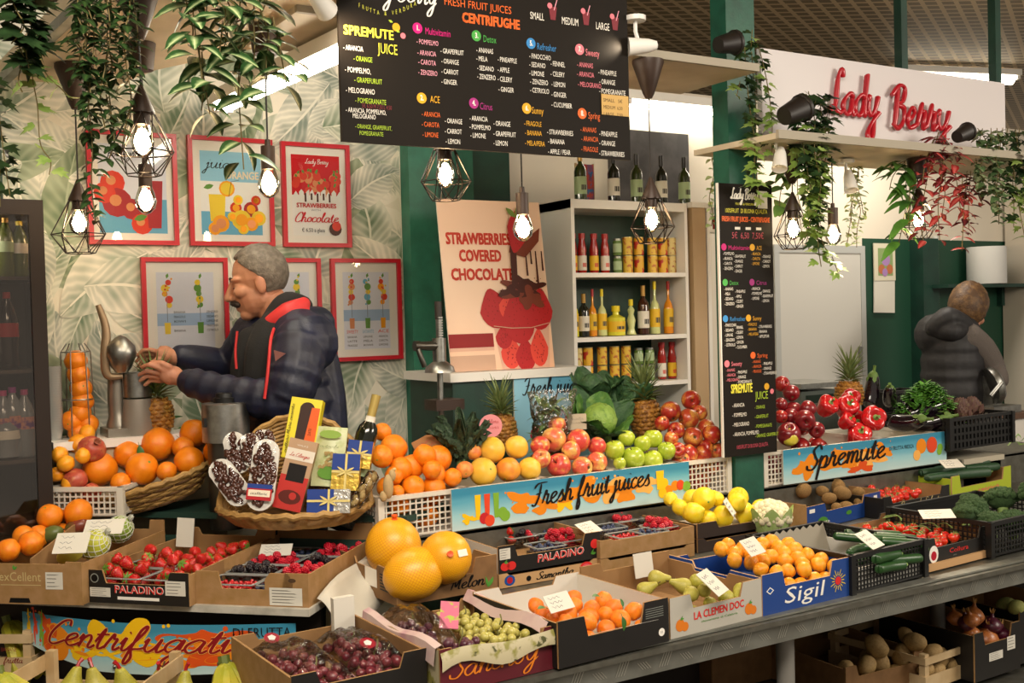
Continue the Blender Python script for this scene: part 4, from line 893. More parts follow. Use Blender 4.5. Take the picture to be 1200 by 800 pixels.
t, v_ = film(bg_, .18, .02, .05, .155, .36, .055, 'clear grape bag with red seal on the right side of the black box', 5)
q = v_[6*15+4]+Vector((0, -.003, .006)); mb = MB(); disc(mb, q, .02, 0, (1, 0, 0), (0, .9, .43)); disc(mb, q+Vector((0, -.0006, .0008)), .011, 1, (1, 0, 0), (0, .9, .43), 5); mb.build('seal_print', inks('#8c1626', '#e0cfc8'), t)
o = MB().box((0, 0, 0), (.06, .02, .1)).build('card_bundle', M('card_stack', '#d8d3c6', .7)); o.location = bg_.w(.3, .385, .11); o.rotation_euler = (0, 0, bg_.a); tag(o, 'stack of white cards standing at the back of the red grape box', 'card')
bs = Box('maroon grape box wrapped in printed paper with white and purple grapes', px_of(1.185, 2.31, .652), px_of(1.52, 2.32, .652), .652, .42, .11, .085, .03, .108, .1, M('maroon_card', '#5a1420', .5), KRAFT_IN, M('printed_wrap', '#bdb391', .55, n=(22, '#8f8a45', .52, .6), n2=(40, '#4a4a22', .62, .68)), name='grape_box')
def pr(mb, W, h, hm): script(mb, 'Sanchoy', (W*.08, -.001, .035), W*.75, .026, 3, thick=.22)
bs.print(pr)
mb = MB(); N1 = 12; vs = []
for i in range(N1+1):
    u_ = i/N1
    for (y, z) in ((.03, .085), (-.004, .102), (-.012, .085), (-.011, .058+.01*math.sin(9*u_))): vs.append((bs.W*u_, y+.004*math.sin(11*u_), z+.006*math.sin(7*u_)))
mb.add(vs, [(i*4+j, i*4+j+4, i*4+j+5, i*4+j+1) for i in range(N1) for j in range(3)], 0, None, True)
mb.build('paper_wrap', M('printed_wrap', '#bdb391'), bs.root)
for x in (.0, bs.W-.012):
    mb = MB(); vs = []
    for i in range(9):
        v = i/8
        for (dx, z) in ((-.012, .07), (-.006, .112), (.012, .118), (.03, .09)): vs.append((x+(dx if x < .1 else -dx+.012), .01+.4*v, z+.008*math.sin(8*v)))
    mb.add(vs, [(i*4+j, i*4+j+4, i*4+j+5, i*4+j+1) for i in range(8) for j in range(3)], 0, None, True); mb.build('paper_wrap', M('pink_wrap', '#cdb4ae', .5, n=(9, '#b98d96', .5, .7)), bs.root)
for i, (x, y, w, d, n, pp, lab) in enumerate(((.02, .2, .12, .17, 30, GP, 'purple grape bunch inside the open clear bag'), (.05, .03, .12, .1, 20, GP, 'purple grape bunch at the box front beside the white grapes'), (.18, .2, .13, .18, 40, GW, 'white grape bunch at the back of the maroon box'), (.17, .03, .15, .16, 44, GW, 'white grape bunch at the front of the maroon box'))):
    grape_bunch(bs, x, y, .05, w, d, n, pp, .0118, lab, 80+i, 'grapes in the maroon box')
t, v_ = film(bs, .005, .16, .06, .15, .25, .075, 'open clear bag over the purple grapes in the maroon box', 8, PLAST, seal=False)
o = MB().box((0, 0, 0), (.05, .12, .002)).build('leaflet', M('pink_leaflet', '#c96a86', .5, n=(30, '#a9b84a', .55, .6))); o.location = bs.w(.165, .24, .115); o.rotation_euler = (.35, .1, -.5); tag(o, 'pink printed leaflet between the purple and white grapes', 'leaflet')
# ---- front row of the main counter
bc = Box('black clementine box at the counter edge with white inside', (655, 784), (784, 751), .658, .40, .12, .066, .085, .115, .12, BLACKCARD, WHITECARD, name='fruit_box')
def pr(mb, W, h, hm):
    mb.quad((W*.28, -.0008, .07), (W*.9, -.0008, .066), (W*.9, -.0008, .0665), (W*.28, -.0008, .0705), 1); disc(mb, (W*.93, -.0008, .03), .011, 1); [mb.quad((W*.78, -.0008, .075+i*.006), (W*.95, -.0008, .075+i*.006), (W*.95, -.0008, .0765+i*.006), (W*.78, -.0008, .0765+i*.006), 9) for i in range(5)]
    text(mb, '113', (W*.915, -.001, .027), .006, 2)
bc.print(pr)
CL = bc.pix(clems, Z4(600, 560, (112, 597, 80), (210, 615, 82), (265, 640, 105), (300, 600, 88), (290, 563, 78), (365, 612, 88), (380, 650, 102), (355, 685, 104), (430, 575, 94), (465, 620, 100), (445, 705, 98), (500, 665, 104), (573, 633, 98), (255, 675, 90), (185, 655, 70), (365, 735, 70), (605, 690, 75), (420, 640, 80), (155, 640, 80)), .07, .12, 'clementine', 'in the black and white box', 'clementine', 'clementines in the black box', 3)
def loose_leaf(P, d, L, label, m=LEAFG, W=None):
    mb = MB().leaf((0, 0, 0), d, (0, -.3, 1), L, W or L*.5, 0, .3, 6, .12); o = mb.build('leaf', m); o.location = P; tag(o, label, 'leaf'); MB().tube([(0, 0, 0), -Vector(d).normalized()*L*.25], .001, 4).build('leaf_stalk', STEMG, o)
for px, py, d, lab in ((704, 699, (-.5, -.2, .3), 'green leaf on the back right clementine'), (729, 722, (.1, -.3, -.8), 'green leaf hanging on the front clementine'), (640, 712, (-.6, -.3, .3), 'dark leaf among the leftmost clementines'), (730, 711, (0, .2, 1), 'small dark leaf standing between two clementines')):
    loose_leaf(bc.w(*bc.hit(px, py, .115, .12)), d, .036 if 'small' not in lab else .022, lab)
price_card(0, 0, .09, .05, bc.w(*bc.hit(655, 705, .12, .12)), 'small price card among the clementines at the back', .2, .9)
bp = Box('white board pear box with orange block lettering and fruit drawings', (786, 749), (893, 722), .658, .40, .112, .072, .075, .105, .13, GREYCARD, KRAFT_IN, name='fruit_box', sidenotch=True)
def pr(mb, W, h, hm):
    text(mb, 'LA CLEMEN DOC', (W*.24, -.001, .038), .021, 0, (1, 0, .02), width=W*.55, bold=.05); text(mb, 'clementine di Calabria', (W*.32, -.001, .026), .006, 4, width=W*.4)
    for cx in (.1, .85): disc(mb, (W*cx, -.0008, .032), .017, 3); disc(mb, (W*(cx+.05), -.001, .026), .013, 3); mb.leaf((W*cx, -.0012, .047), (1, 0, .5), (0, -1, 0), .022, .01, 4)
bp.print(pr)
def pear_at(px, py, L, ang, dep, r): pass
P = []
for a in Z4(600, 560, (620, 520, 88), (690, 470, 92), (790, 500, 92), (865, 480, 82), (835, 560, 88), (920, 580, 78), (1000, 565, 94), (1065, 540, 96), (905, 530, 76), (845, 610, 80), (910, 630, 66), (980, 612, 72), (1050, 600, 66)):
    q = bp.hit(a[0], a[1], .095, .15); P.append([q, a[2]*mpp(bp.w(*q))/2*.95])
for p, r in P:
    if p.y < r+.008: o = bp.inv @ CAM; d = p-o; p[:] = o+d*((r+.008-o.y)/d.y)
settle(P, 40, lambda q: q[0].__setitem__(slice(0, 3), (min(max(q[0].x, q[1]), bp.W-q[1]), min(max(q[0].y, q[1]+.006), bp.D-q[1]), max(q[0].z, q[1]+.014))))
bp.put(pears, [[p, r*1.18] for p, r in P], 'pear', 'in the white lettered box', 'pear', 'pears in the white box', 5, lambda r: (r.choice([1.5, -1.4, 1.2])+r.uniform(-.3, .3), r.uniform(-.5, .5), r.choice([.9, 2.4, .2, -1.2])))
price_card(0, 0, .085, .085, bp.w(*bp.hit(835, 682, .14, .1)), 'white square card lying on the pears', .5, .7); o = MB().box((0, 0, 0), (.075, .003, .075)).build('paper_tag', PAPER); o.location = bp.w(.22, .36, .11); o.rotation_euler = (-.15, 0, bp.a); tag(o, 'blank white card standing at the back of the pear box', 'card')
bg2 = Box('blue mandarin box with white handwritten name and sun drawing', (894, 722), (998, 697), .658, .42, .12, .075, .085, .112, .1, BLUECARD, BLUECARD, name='fruit_box', sidenotch=True, rim=TAN)
def pr(mb, W, h, hm):
    text(mb, 'Sigil', (W*.22, -.001, .022), .047, 1, width=W*.44, slant=.25); mb.v  # noqa
    for i in range(16):
        a = i*.3927; r0, r1 = .016, .036 if i % 2 else .028; c = Vector((W*.84, -.001, .055)); p, q = Vector((math.cos(a), 0, math.sin(a))), Vector((-math.sin(a), 0, math.cos(a)))
        mb.add([c+p*r0-q*.0015, c+p*r1-q*.001, c+p*r1+q*.001, c+p*r0+q*.0015], [(0, 1, 2, 3)], 7)
    disc(mb, (W*.84, -.0012, .055), .013, 0); 
    for s_ in (.016, .011): polyf(mb, (W*.08, -.001-.0002*(.02-s_)*100, .07), [(s_, 0), (0, s_*.7), (-s_, 0), (0, -s_*.7)], 1 if s_ > .012 else 6)
bg2.print(pr)
SG = [(270,498),(335,515),(335,548),(440,490),(390,555),(455,545),(460,593),(500,530),(490,485),(520,605),(560,470),(555,510),(615,495),(665,478),(625,535),(555,548),(580,597),(640,600),(670,565),(710,530),(780,578),(690,628),(750,628),(580,655),(630,655),(690,505),(360,490),(310,480),(385,520),(722,556),(600,470)]
bg2.pix(mandarins, Z4(780, 520, *[(a, b, 78) for a, b in SG]), .085, .14, 'mandarin', 'in the blue box', 'mandarin', 'mandarins in the blue box', 6)
price_card(0, 0, .09, .06, bg2.w(*bg2.hit(882, 640, .16, .12)), 'white price card behind the mandarins of the blue box', .3, .8)
def plastic_crate(label, fl, fr, z, D, h, m, cell=.022, bar=.004, name='plastic_crate', group='plastic produce crates', solid=None, rimw=.014, lattice=('front', 'left', 'right')):
    """an open plastic crate with a lattice of square holes"""
    A, B = at(*fl, Z=z), at(*fr, Z=z); return plastic_crate3(label, A, (B-A).length, math.atan2(B.y-A.y, B.x-A.x), D, h, m, cell, bar, name, group, rimw, lattice)
def plastic_crate3(label, A, W, ang, D, h, m, cell=.022, bar=.004, name='plastic_crate', group='plastic produce crates', rimw=.014, lattice=('front', 'left', 'right')):
    b = Box.__new__(Box); Frame.__init__(b, A, ang); b.W, b.D, b.h, b.hm, b.a, b.t, b.hs = W, D, h, h, ang, .006, h
    b.root = thing(name, label, 'crate', A, ang, group)
    def lat(L, lo, hi, full):
        mb = MB(); 
        mb.box2((0, -.004, lo-.002), (L, .006, lo+.004)); mb.box2((0, -.006, hi-.004), (L, .008, hi))
        if not full: return mb.box2((0, 0, lo), (L, .004, hi))
        n = max(2, round(L/cell)); mz = max(2, round((hi-lo)/cell))
        for i in range(n+1): mb.box2((L*i/n-bar/2, 0, lo), (L*i/n+bar/2, .004, hi))
        for j in range(1, mz): mb.box2((0, .0003, lo+(hi-lo)*j/mz-bar/2), (L, .0037, lo+(hi-lo)*j/mz+bar/2))
        return mb
    for nm, L, mt in (('front', W, Matrix.Identity(4)), ('back', W, Matrix.Translation((W, D, 0)) @ Matrix.Rotation(math.pi, 4, 'Z')), ('left', D, Matrix.Translation((0, D, 0)) @ Matrix.Rotation(-math.pi/2, 4, 'Z')), ('right', D, Matrix.Translation((W, 0, 0)) @ Matrix.Rotation(math.pi/2, 4, 'Z'))):
        g = lat(L, .006, h-.012, nm in lattice); g.v = [tuple(mt @ Vector(p)) for p in g.v]; g.build('lattice_side', m, b.root)
    rim = MB(); 
    for x0, y0, x1, y1 in ((-rimw/2, -rimw/2, W+rimw/2, rimw/2), (-rimw/2, D-rimw/2, W+rimw/2, D+rimw/2), (-rimw/2, rimw/2, rimw/2, D-rimw/2), (W-rimw/2, rimw/2, W+rimw/2, D-rimw/2)): rim.box2((x0, y0, h-.014), (x1, y1, h))
    rim.build('rim', m, b.root)
    for x, y in ((0, 0), (W, 0), (W, D), (0, D)): MB().box((x, y, h/2), (.022, .022, h)).build('corner_post', m, b.root)
    MB().box2((0, 0, 0), (W, D, .006)).build('base_panel', m, b.root); return b
bz = plastic_crate('black slatted crate of courgettes at the counter edge', (998, 697), (1083, 675), .658, .42, .125, BLACK, .016, .004)
MB().box2((.008, .008, .008), (bz.W-.008, .016, .075)).box2((bz.W-.016, .016, .008), (bz.W-.008, bz.D-.01, .075)).build('white_liner', M('liner', '#c9c6bd', .8), bz.root)
mb = MB(); [mb.add([(bz.W*(.03+.94*i/20), bz.D-.03-.02, .03), (bz.W*(.03+.94*i/20), bz.D-.015, .125-.012*(i % 2))], []) for i in range(21)]; n0 = len(mb.v); mb.f = []; mb.mi = []; mb.sm = []; mb.uv = []
mb2 = MB().add(mb.v, [(2*i, 2*i+2, 2*i+3, 2*i+1) for i in range(20)]); mb2.build('paper_liner', M('grey_paper', '#8f897b', .8), bz.root)
zr = []
for i, (px, py, an, L, dz) in enumerate(((1000, 630, .9, 1, 0), (1010, 625, .8, .9, 0), (1003, 645, -.3, 1, .02), (1032, 626, .7, 1.1, .01), (1040, 632, .75, 1.1, .02), (1050, 630, .85, 1.1, .02), (1058, 636, .8, 1.1, .02), (1066, 644, .3, 1.1, .0), (1040, 652, -.1, 1.2, .01), (1022, 640, .1, 1, 0), (1018, 655, -.3, 1.1, -.01), (1060, 655, .2, 1.1, -.01), (1045, 664, .0, 1.1, -.02))):
    q = bz.hit(px, py, .085+dz, .06); o = dup(zucs[i % 2], bz.w(*q), (math.pi/2+.05, an*.25, bz.a+math.pi/2-an*1.1), .0148*L, 'courgette', 'courgettes in the black crate'); o['category'] = 'courgette'; zr.append(o)
label_pile(zr, 'dark green courgette', 'in the black crate', 9)
price_card(0, 0, .09, .075, bz.w(*bz.hit(1019, 632, .15, .08)), 'white card lying on the courgettes', .3, .6)
bt2 = Box('black card box of truss tomatoes between courgettes and broccoli', (1085, 669), (1159, 650), .658, .42, .105, .07, .05, .1, .1, BLACKCARD, KRAFT_IN, name='fruit_box', rim=BLACKCARD)
def pr(mb, W, h, hm):
    text(mb, 'Collura', (W*.36, -.001, .042), .016, 0, width=W*.3); text(mb, 'pomodori', (W*.42, -.001, .03), .005, 9); disc(mb, (W*.12, -.001, .05), .026, 1, ry=.03); disc(mb, (W*.12, -.0012, .045), .016, 8)
bt2.print(pr); MB().box2((.0, -.012, -.002), (bt2.W+.01, .0, .022)).build('kraft_sleeve', TAN, bt2.root)
fill(bt2, toms, .02, .02, bt2.W-.04, .37, 58, .0175, .045, 'truss tomato', 'in the lower black box', 'tomato', 'truss tomatoes in the lower black box', 90, upright, .03, sp=8)
t = thing('tomato_vine', 'green tomato stalks lying over the lower truss tomatoes', 'stalk', bt2.w(0, 0, 0), bt2.a); r_ = random.Random(4)
for i in range(9): x, y = r_.uniform(.05, .3), r_.uniform(.05, .33); MB().tube(crom([(x, y, .1), (x+r_.uniform(-.03, .03), y+.03, .112), (x+r_.uniform(-.05, .05), y+.06, .105)], 3), .002, 4).build('stalk', STEMG, t)
price_card(0, 0, .12, .05, bt2.w(*bt2.hit(1098, 602, .15, .05)), 'long white card on the lower truss tomatoes', -.5, .5)
FILMT = clearmat('film_tomato', (1, .8, .75), .1, .1)
bb = plastic_crate('black slatted crate of broccoli at the far counter end', (1161, 653), (1262, 628), .658, .42, .125, BLACK, .018, .005)
def broccoli_(mb, seed):
    r_ = random.Random(seed); 
    for i in range(60):
        z = 1-.95*(i+.5)/60; a = i*2.39996; q = math.sqrt(max(0, 1-z*z)); p = Vector((q*math.cos(a), q*math.sin(a), z*.75)); s_ = r_.uniform(.17, .26); mb.ball(p*.86, (s_, s_, s_*.85), 6, 4)
    mb.ball((0, 0, .1), (.85, .85, .62), 12, 8)
    return mb
BRO = M('broccoli_bud', '#4a6a3a', .8, n=(14, '#35532c', .4, .7), bump=(90, 1.)); pro_b = []
for sd in (1, 2): pro_b.append(tproto('broccoli', broccoli_(MB(), sd).mesh('broccoli', BRO), [('stalk', MB().lathe([(.3, -.9), (.32, -.3), (.6, .1)], 8).mesh('stalk', M('broccoli_stalk', '#8aa55a', .6)))]))
bb.pix(pro_b, [(1140, 596, 36), (1176, 592, 40), (1208, 594, 40), (1158, 612, 38), (1190, 614, 42), (1128, 606, 30), (1150, 590, 30), (1214, 615, 40)], .12, .08, 'broccoli head', 'in the black crate', 'broccoli', 'broccoli heads', 4, lambda r: (r.uniform(-.5, .2), r.uniform(-.3, .3), r.uniform(0, 6)), 25)
# ================================================================ middle row
def under(label, fl, fr, z, D, h, m, name='carton_tray', **k): return Box(label, fl, fr, z, D, h, h*.8, .03, h, h, m, KRAFT_IN, name=name, group='stacked lower cartons', lip=False, **k)
def corner_px(B, x, z): P = B.w(x, 0, z); return proj(P)
u1 = under('shallow tan carton with tomato drawings under the half empty strawberry tray', (585, 690), (704, 669), .692, .37, .046, TAN)
def pr(mb, W, h, hm): script(mb, 'Samantha', (W*.36, -.0012, .01), W*.36, .011, 2, thick=.4); disc(mb, (W*.1, -.001, .022), .02, 6, ry=.017); disc(mb, (W*.1, -.0012, .022), .011, 8); disc(mb, (W*.85, -.001, .023), .026, 0, ry=.018); disc(mb, (W*.85, -.0012, .023), .017, 10, ry=.011); disc(mb, (W*.28, -.001, .018), .009, 2)
u1.print(pr)
p2b = Box('half empty black strawberry tray with red block lettering in the middle row', corner_px(u1, 0, .046), corner_px(u1, u1.W, .046), .738, .37, .088, .05, .06, .08, .09, BLACKCARD, KRAFT_IN, WHITECARD, name='fruit_tray')
def pr(mb, W, h, hm):
    for o_, mi in ((.0006, 1), (.0011, 0)): text(mb, 'PALADINO', (W*.36, -.0005-o_, .018), .024, mi, (1, 0, .02), width=W*.46, slant=.15, bold=.09 if mi else .03)
    for x in (.06, .12): disc(mb, (W*x, -.001, .022), .017, 0, ry=.014); 
    mb.leaf((W*.05, -.0015, .034), (1, 0, .3), (0, -1, 0), .02, .012, 4); disc(mb, (W*.94, -.001, .05), .016, 0); mb.leaf((W*.9, -.0012, .018), (1, 0, .5), (0, -1, 0), .03, .018, 4)
p2b.print(pr); p2b.sticker(.004, .045, .04, .035)
o = MB().box((0, 0, 0), (.055, .003, .09)).build('paper_tag', PAPER); o.location = p2b.w(.3, .34, .105); o.rotation_euler = (-.1, 0, p2b.a); tag(o, 'blank white card standing behind the half empty strawberry tray', 'card')
for i, (px, py, kinds, dsc) in enumerate(((606, 634, 'mix', 'of mixed strawberries and blackberries in the half empty tray'), (636, 626, 'bb', 'at the back of the half empty tray'), (666, 637, 'ra', 'nearest the right wall of the half empty tray'), (638, 645, 'bb', 'at the front of the half empty tray'))):
    q = p2b.hit(px, py, .03); x, y = min(q.x-.055, p2b.W-.128), max(.02, min(q.y-.05, .25))
    if kinds == 'mix':
        punnet(p2b, x, y, .115, .1, .04, 'clear punnet '+dsc)
        for n_, (pp, rad, n, nm) in enumerate(((strawbs, .017, 4, 'strawberry'), (blacks, .012, 7, 'blackberry'), (rasps, .011, 7, 'raspberry'))): fill(p2b, pp, x+.0+.036*n_, y, .042, .1, n, rad, .024, nm+' in the mixed punnet', None, nm, nm+' in the mixed punnet of the half empty tray', 130+n_)
        MB().box2((x+.01, y+.01, .014), (x+.105, y+.09, .022)).build('absorbent_pad', M('pad_dark_bk', '#140c12'), p2b.root)
    else: berry_punnet(p2b, x, y, .115, .1, kinds, dsc, 120+i, .038, dens=.85)
u2 = under('plain kraft carton, lower of two, under the second berry carton', (704, 671), (814, 651), .692, .37, .044, KRAFT)
b4 = Box('kraft berry carton in the middle row beside the lemons, upper of two', corner_px(u2, 0, .046), corner_px(u2, u2.W, .046), .738, .37, .06, .054, .05, .06, .09, KRAFT, KRAFT_IN, name='berry_carton')
for i, (px, py, kd, dsc) in enumerate(((725, 611, 'ra', 'at the back of the middle row carton'), (752, 606, 'bb', 'in the far back corner of the middle row carton'), (780, 617, 'ra', 'nearest the lemons'), (734, 629, 'rc', 'at the front of the middle row carton'), (760, 624, 'bb', 'between currants and lemons side raspberries'), (712, 619, 'bb', 'behind the white card of the middle row carton'))):
    q = b4.hit(px, py, .045); x, y = min(max(.01, q.x-.055), b4.W-.125), max(.015, min(q.y-.05, .255)); berry_punnet(b4, x, y, .112, .1, kd, dsc, 140+i, .04, dens=.85)
price_card(0, 0, .09, .06, b4.w(*b4.hit(690, 618, .09)), 'plain white card between the half empty tray and the kraft berries', .3, .5)
u3 = under('dark brown carton, lower of two, under the lemons', (818, 648), (911, 631), .692, .37, .048, M('dark_carton', '#2b1c14', .6))
b5 = Box('dark brown carton full of yellow lemons beside the green pillar', corner_px(u3, 0, .05), corner_px(u3, u3.W, .05), .742, .36, .055, .03, .09, .05, .07, M('dark_carton', '#2b1c14'), GREYCARD, name='fruit_box')
b5.pix(lemons, Z4(780, 520, (138, 262, 88), (225, 262, 82), (345, 262, 98), (95, 322, 102), (185, 310, 112), (190, 358, 98), (290, 372, 108), (380, 352, 104), (422, 312, 86), (10, 302, 76), (-30, 292, 70), (250, 297, 70), (310, 325, 90)), .055, .42, 'yellow lemon', 'in the dark carton', 'lemon', 'lemons in the dark carton', 8, None, sp=9)
price_card(0, 0, .085, .065, b5.w(*b5.hit(855, 594, .1, .42)), 'grey handwritten price card among the lemons', .7, 1.0, 4)
# cauliflower
t = thing('cauliflower', 'white cauliflower with pale green leaves between the lemons and the kiwis', 'cauliflower', at(903, 606, Z=.78)); broccoli_(MB(), 5)
mb = MB(); r_ = random.Random(3)
for i in range(90):
    z = 1-1.2*(i+.5)/90; a = i*2.39996; q = math.sqrt(max(0, 1-z*z)); s_ = r_.uniform(.012, .019); mb.ball((.066*q*math.cos(a), .066*q*math.sin(a), .056*z), s_, 6, 4)
mb.ball((0, 0, 0), (.064, .064, .05), 12, 8); mb.build('curd', M('cauliflower_curd', '#d9cfae', .7, bump=(200, .4)), t)
for i in range(7): a = i*.9+2.2; MB().leaf((.05*math.cos(a), .05*math.sin(a), -.07), (math.cos(a)*.45, math.sin(a)*.45, 1), (-math.cos(a), -math.sin(a), 0), .12, .075, 0, -.1, 6, .1).build('leaf', M('cauli_leaf', '#9db56a', .6, n=(40, '#b9c98c', .45, .7)), t)
MB().lathe([(.03, -.085), (.04, -.05), (.055, -.02)], 10).build('stalk', M('cauli_stalk', '#c9cf9c', .6), t)
b6 = Box('blue and kraft kiwi carton beside the cauliflower', (946, 622), (1032, 601), .692, .40, .092, .06, .12, .1, .12, BLUECARD, KRAFT_IN, KRAFT, name='fruit_box', rim=KRAFT)
def pr(mb, W, h, hm): disc(mb, (W*.2, -.001, .022), .036, 4, ry=.02); text(mb, 'frutta', (W*.12, -.0014, .016), .012, 1, width=W*.17); mb.quad((W*.03, -.001, .065), (W*.1, -.001, .065), (W*.1, -.001, .08), (W*.03, -.001, .08), 1); mb.quad((W*.9, -.001, .06), (W*.95, -.001, .06), (W*.95, -.001, .08), (W*.9, -.001, .08), 1); disc(mb, (W*.55, -.001, .035), .02, 4, ry=.009)
b6.print(pr); mb = MB(); mb.quad((-.001, .32, .06), (-.001, .18, .06), (-.001, .18, .095), (-.001, .32, .095), 6); mb.build('side_label', PRINT, b6.root)
b6.pix(kiwis, Z4(780, 520, (565, 185, 74), (645, 218, 86), (735, 222, 62), (785, 200, 90), (620, 168, 66), (700, 182, 62), (835, 250, 78), (905, 235, 66), (770, 258, 64), (850, 285, 72), (910, 268, 64), (800, 295, 60), (735, 190, 50), (810, 215, 60)), .07, .22, 'brown kiwi', 'in the blue carton', 'kiwi', 'kiwis in the blue carton', 9, lambda r: (1.57+r.uniform(-.3, .3), r.uniform(-.3, .3), r.uniform(0, 3.1)), sp=9)
b7 = Box('black card box of cherry tomatoes with cream script, below the second blue strip', (1036, 609), (1113, 592), .692, .40, .09, .058, .05, .085, .1, BLACKCARD, KRAFT_IN, name='fruit_box', rim=BLACKCARD)
def pr(mb, W, h, hm): script(mb, 'Agr. Bernardo Salentino', (W*.06, -.001, .03), W*.86, .014, 5, thick=.25); mb.quad((W*.03, -.0008, .012), (W*.97, -.0008, .012), (W*.97, -.0008, .0135), (W*.03, -.0008, .0135), 5)
b7.print(pr)
fill(b7, toms, .02, .02, b7.W-.04, .35, 66, .0165, .04, 'cherry tomato', 'in the upper black box', 'tomato', 'cherry tomatoes in the upper black box', 150, upright, .04, sp=7)
b8 = Box('lime green carton of dark cucumbers beside the cherry tomatoes', (1116, 588), (1185, 573), .692, .40, .11, .055, .06, .1, .13, LIMECARD, KRAFT_IN, name='fruit_box', rim=TAN)
def pr(mb, W, h, hm): text(mb, 'cetrioli', (W*.42, -.001, .022), .016, 10, width=W*.36, bold=.04); mb.quad((W*.02, -.0008, .0), (W*.98, -.0008, .0), (W*.98, -.0008, .012), (W*.02, -.0008, .012), 4)
b8.print(pr); cs = []
for i, (px, py, an, L) in enumerate(((1083, 545, .55, .9), (1096, 552, .3, .9), (1113, 549, .2, .9), (1138, 543, .15, 1.05), (1148, 556, .1, 1.2), (1075, 538, .5, .8), (1104, 558, .25, .9), (1150, 548, .1, 1.))):
    q = b8.hit(px, py, .1+.004*(i % 3), .1); q.x = min(max(q.x, .0), b8.W-.05); q.y = min(max(q.y, .03), .36); o = dup(cucs[i % 2], b8.w(*q), (math.pi/2, an*.3, b8.a+math.pi/2-.35+an*.4), .0205*L, 'cucumber', 'cucumbers in the lime carton'); o['category'] = 'cucumber'; cs.append(o)
label_pile(cs, 'dark cucumber', 'in the lime green carton', 8); price_card(0, 0, .1, .06, b8.w(*b8.hit(1115, 543, .155, .1)), 'white card lying on the cucumbers', -.3, .5)
t = thing('fennel', 'white fennel bulb with feathery green fronds behind the broccoli', 'fennel', at(1165, 540, Y=3.45)); MB().ball((0, 0, 0), (.07, .05, .06), 14, 9).build('bulb', M('fennel_white', '#cfd0b4', .5, n=(14, '#a9b886', .5, .7)), t)
mb = MB(); r_ = random.Random(8)
for i in range(9): a = r_.uniform(-.5, .9); mb.tube(crom([(0.02, 0, .02), (.1+.05*i/9, r_.uniform(-.05, .05), .02+.1*math.sin(a)), (.2+.03*i/9, r_.uniform(-.08, .08), .0+.16*math.sin(a))], 4), .004, 5)
mb.build('stalk', M('fennel_stalk', '#8fae5c', .5), t); mb = MB()
for i in range(160): p = Vector((r_.uniform(.1, .34), r_.uniform(-.1, .1), r_.uniform(-.08, .1))); mb.leaf(p, (r_.uniform(-.3, 1), r_.uniform(-1, 1), r_.uniform(-.3, 1)), (0, 0, 1), .05, .006, 0, .2, 3)
mb.build('fronds', M('fennel_frond', '#6f9a3c', .6), t)
# ================================================================ upper crates behind the blue strips
CW = M('white_crate_plastic', '#d8d2c4', .4); XB = [1.455, 1.775, 2.10, 2.42, 2.715, 2.975]; XR = [3.155, 3.52, 3.89, 4.25]
cr = {}
for i, (a, b, lab) in enumerate([(XB[0], XB[1], 'white slatted crate of oranges at the strip end'), (XB[1], XB[2], 'white slatted crate of grapefruits behind the blue strip'), (XB[2], XB[3], 'white slatted crate of pink apples behind the blue strip'), (XB[3], XB[4], 'white slatted crate of green apples behind the blue strip'), (XB[4], XB[5], 'white slatted crate of red apples beside the green pillar'), (XR[0], XR[1], 'white slatted crate of dark red apples under the hanging menu'), (XR[1], XR[2], 'white slatted crate of red peppers behind the second strip'), (XR[2], XR[3], 'white slatted crate of aubergines behind the second strip')]):
    cr[i] = plastic_crate3(lab, Vector((a+.008, 3.245, .836)), b-a-.016, 0, .4, .142, CW, .021, .005, group='white slatted crates', rimw=.02, lattice=('front', 'left') if i in (0, 4) else ('left',) if 0 else ('front',) if i == 5 else ())
cr[0].pix(oranges, Z4(420, 420, (145, 385, 90), (190, 435, 136), (375, 470, 130), (247, 490, 118), (255, 580, 112), (360, 567, 116), (447, 562, 90), (170, 550, 92), (185, 622, 70), (305, 528, 92)), .15, .9, 'orange', 'in the white slatted crate', 'orange', 'oranges in the slatted crate', 11, sp=9)
cr[1].pix(grapefr, Z4(420, 420, (625, 428, 128), (742, 415, 114), (580, 528, 140), (703, 520, 120), (812, 515, 112), (500, 520, 84), (540, 440, 80)), .155, .9, 'grapefruit', 'in the white slatted crate', 'grapefruit', 'grapefruits in the slatted crate', 12, sp=12)
cr[2].pix(apple_pink, Z4(420, 420, (945, 390, 118), (1035, 390, 112), (855, 425, 94), (845, 458, 90), (935, 490, 115), (1030, 478, 98), (1112, 475, 100), (930, 330, 84), (1110, 420, 86), (985, 440, 90)), .15, .9, 'pink and yellow apple', 'in the white crate', 'apple', 'pink apples', 13, sp=9)
cr[3].pix(apple_green, Z4(620, 400, (405, 522, 96), (475, 465, 80), (497, 538, 112), (597, 522, 106), (660, 520, 86), (583, 465, 92), (525, 497, 80), (420, 560, 60)), .145, .9, 'green apple', 'in the white crate', 'apple', 'green apples', 14, upright, sp=9)
cr[4].pix(apple_red, Z4(620, 400, (765, 277, 92), (695, 337, 96), (770, 350, 96), (845, 353, 74), (690, 425, 82), (757, 442, 96), (840, 432, 92), (887, 405, 82), (755, 517, 96), (835, 510, 88), (690, 500, 76), (635, 400, 72), (640, 462, 68), (893, 495, 86)), .15, 1.1, 'red apple', 'beside the green pillar', 'apple', 'red apples', 15, sp=9)
cr[5].pix(apple_dark, Z4(880, 400, (205, 225, 70), (180, 250, 75), (260, 278, 85), (150, 290, 60), (200, 310, 75), (190, 385, 105), (275, 345, 90), (350, 338, 75), (280, 418, 85), (348, 405, 72), (408, 403, 62), (395, 330, 75), (150, 335, 60), k=3.75), .15, 1.1, 'dark red apple', 'behind the hanging menu', 'apple', 'dark red apples', 16, sp=8)
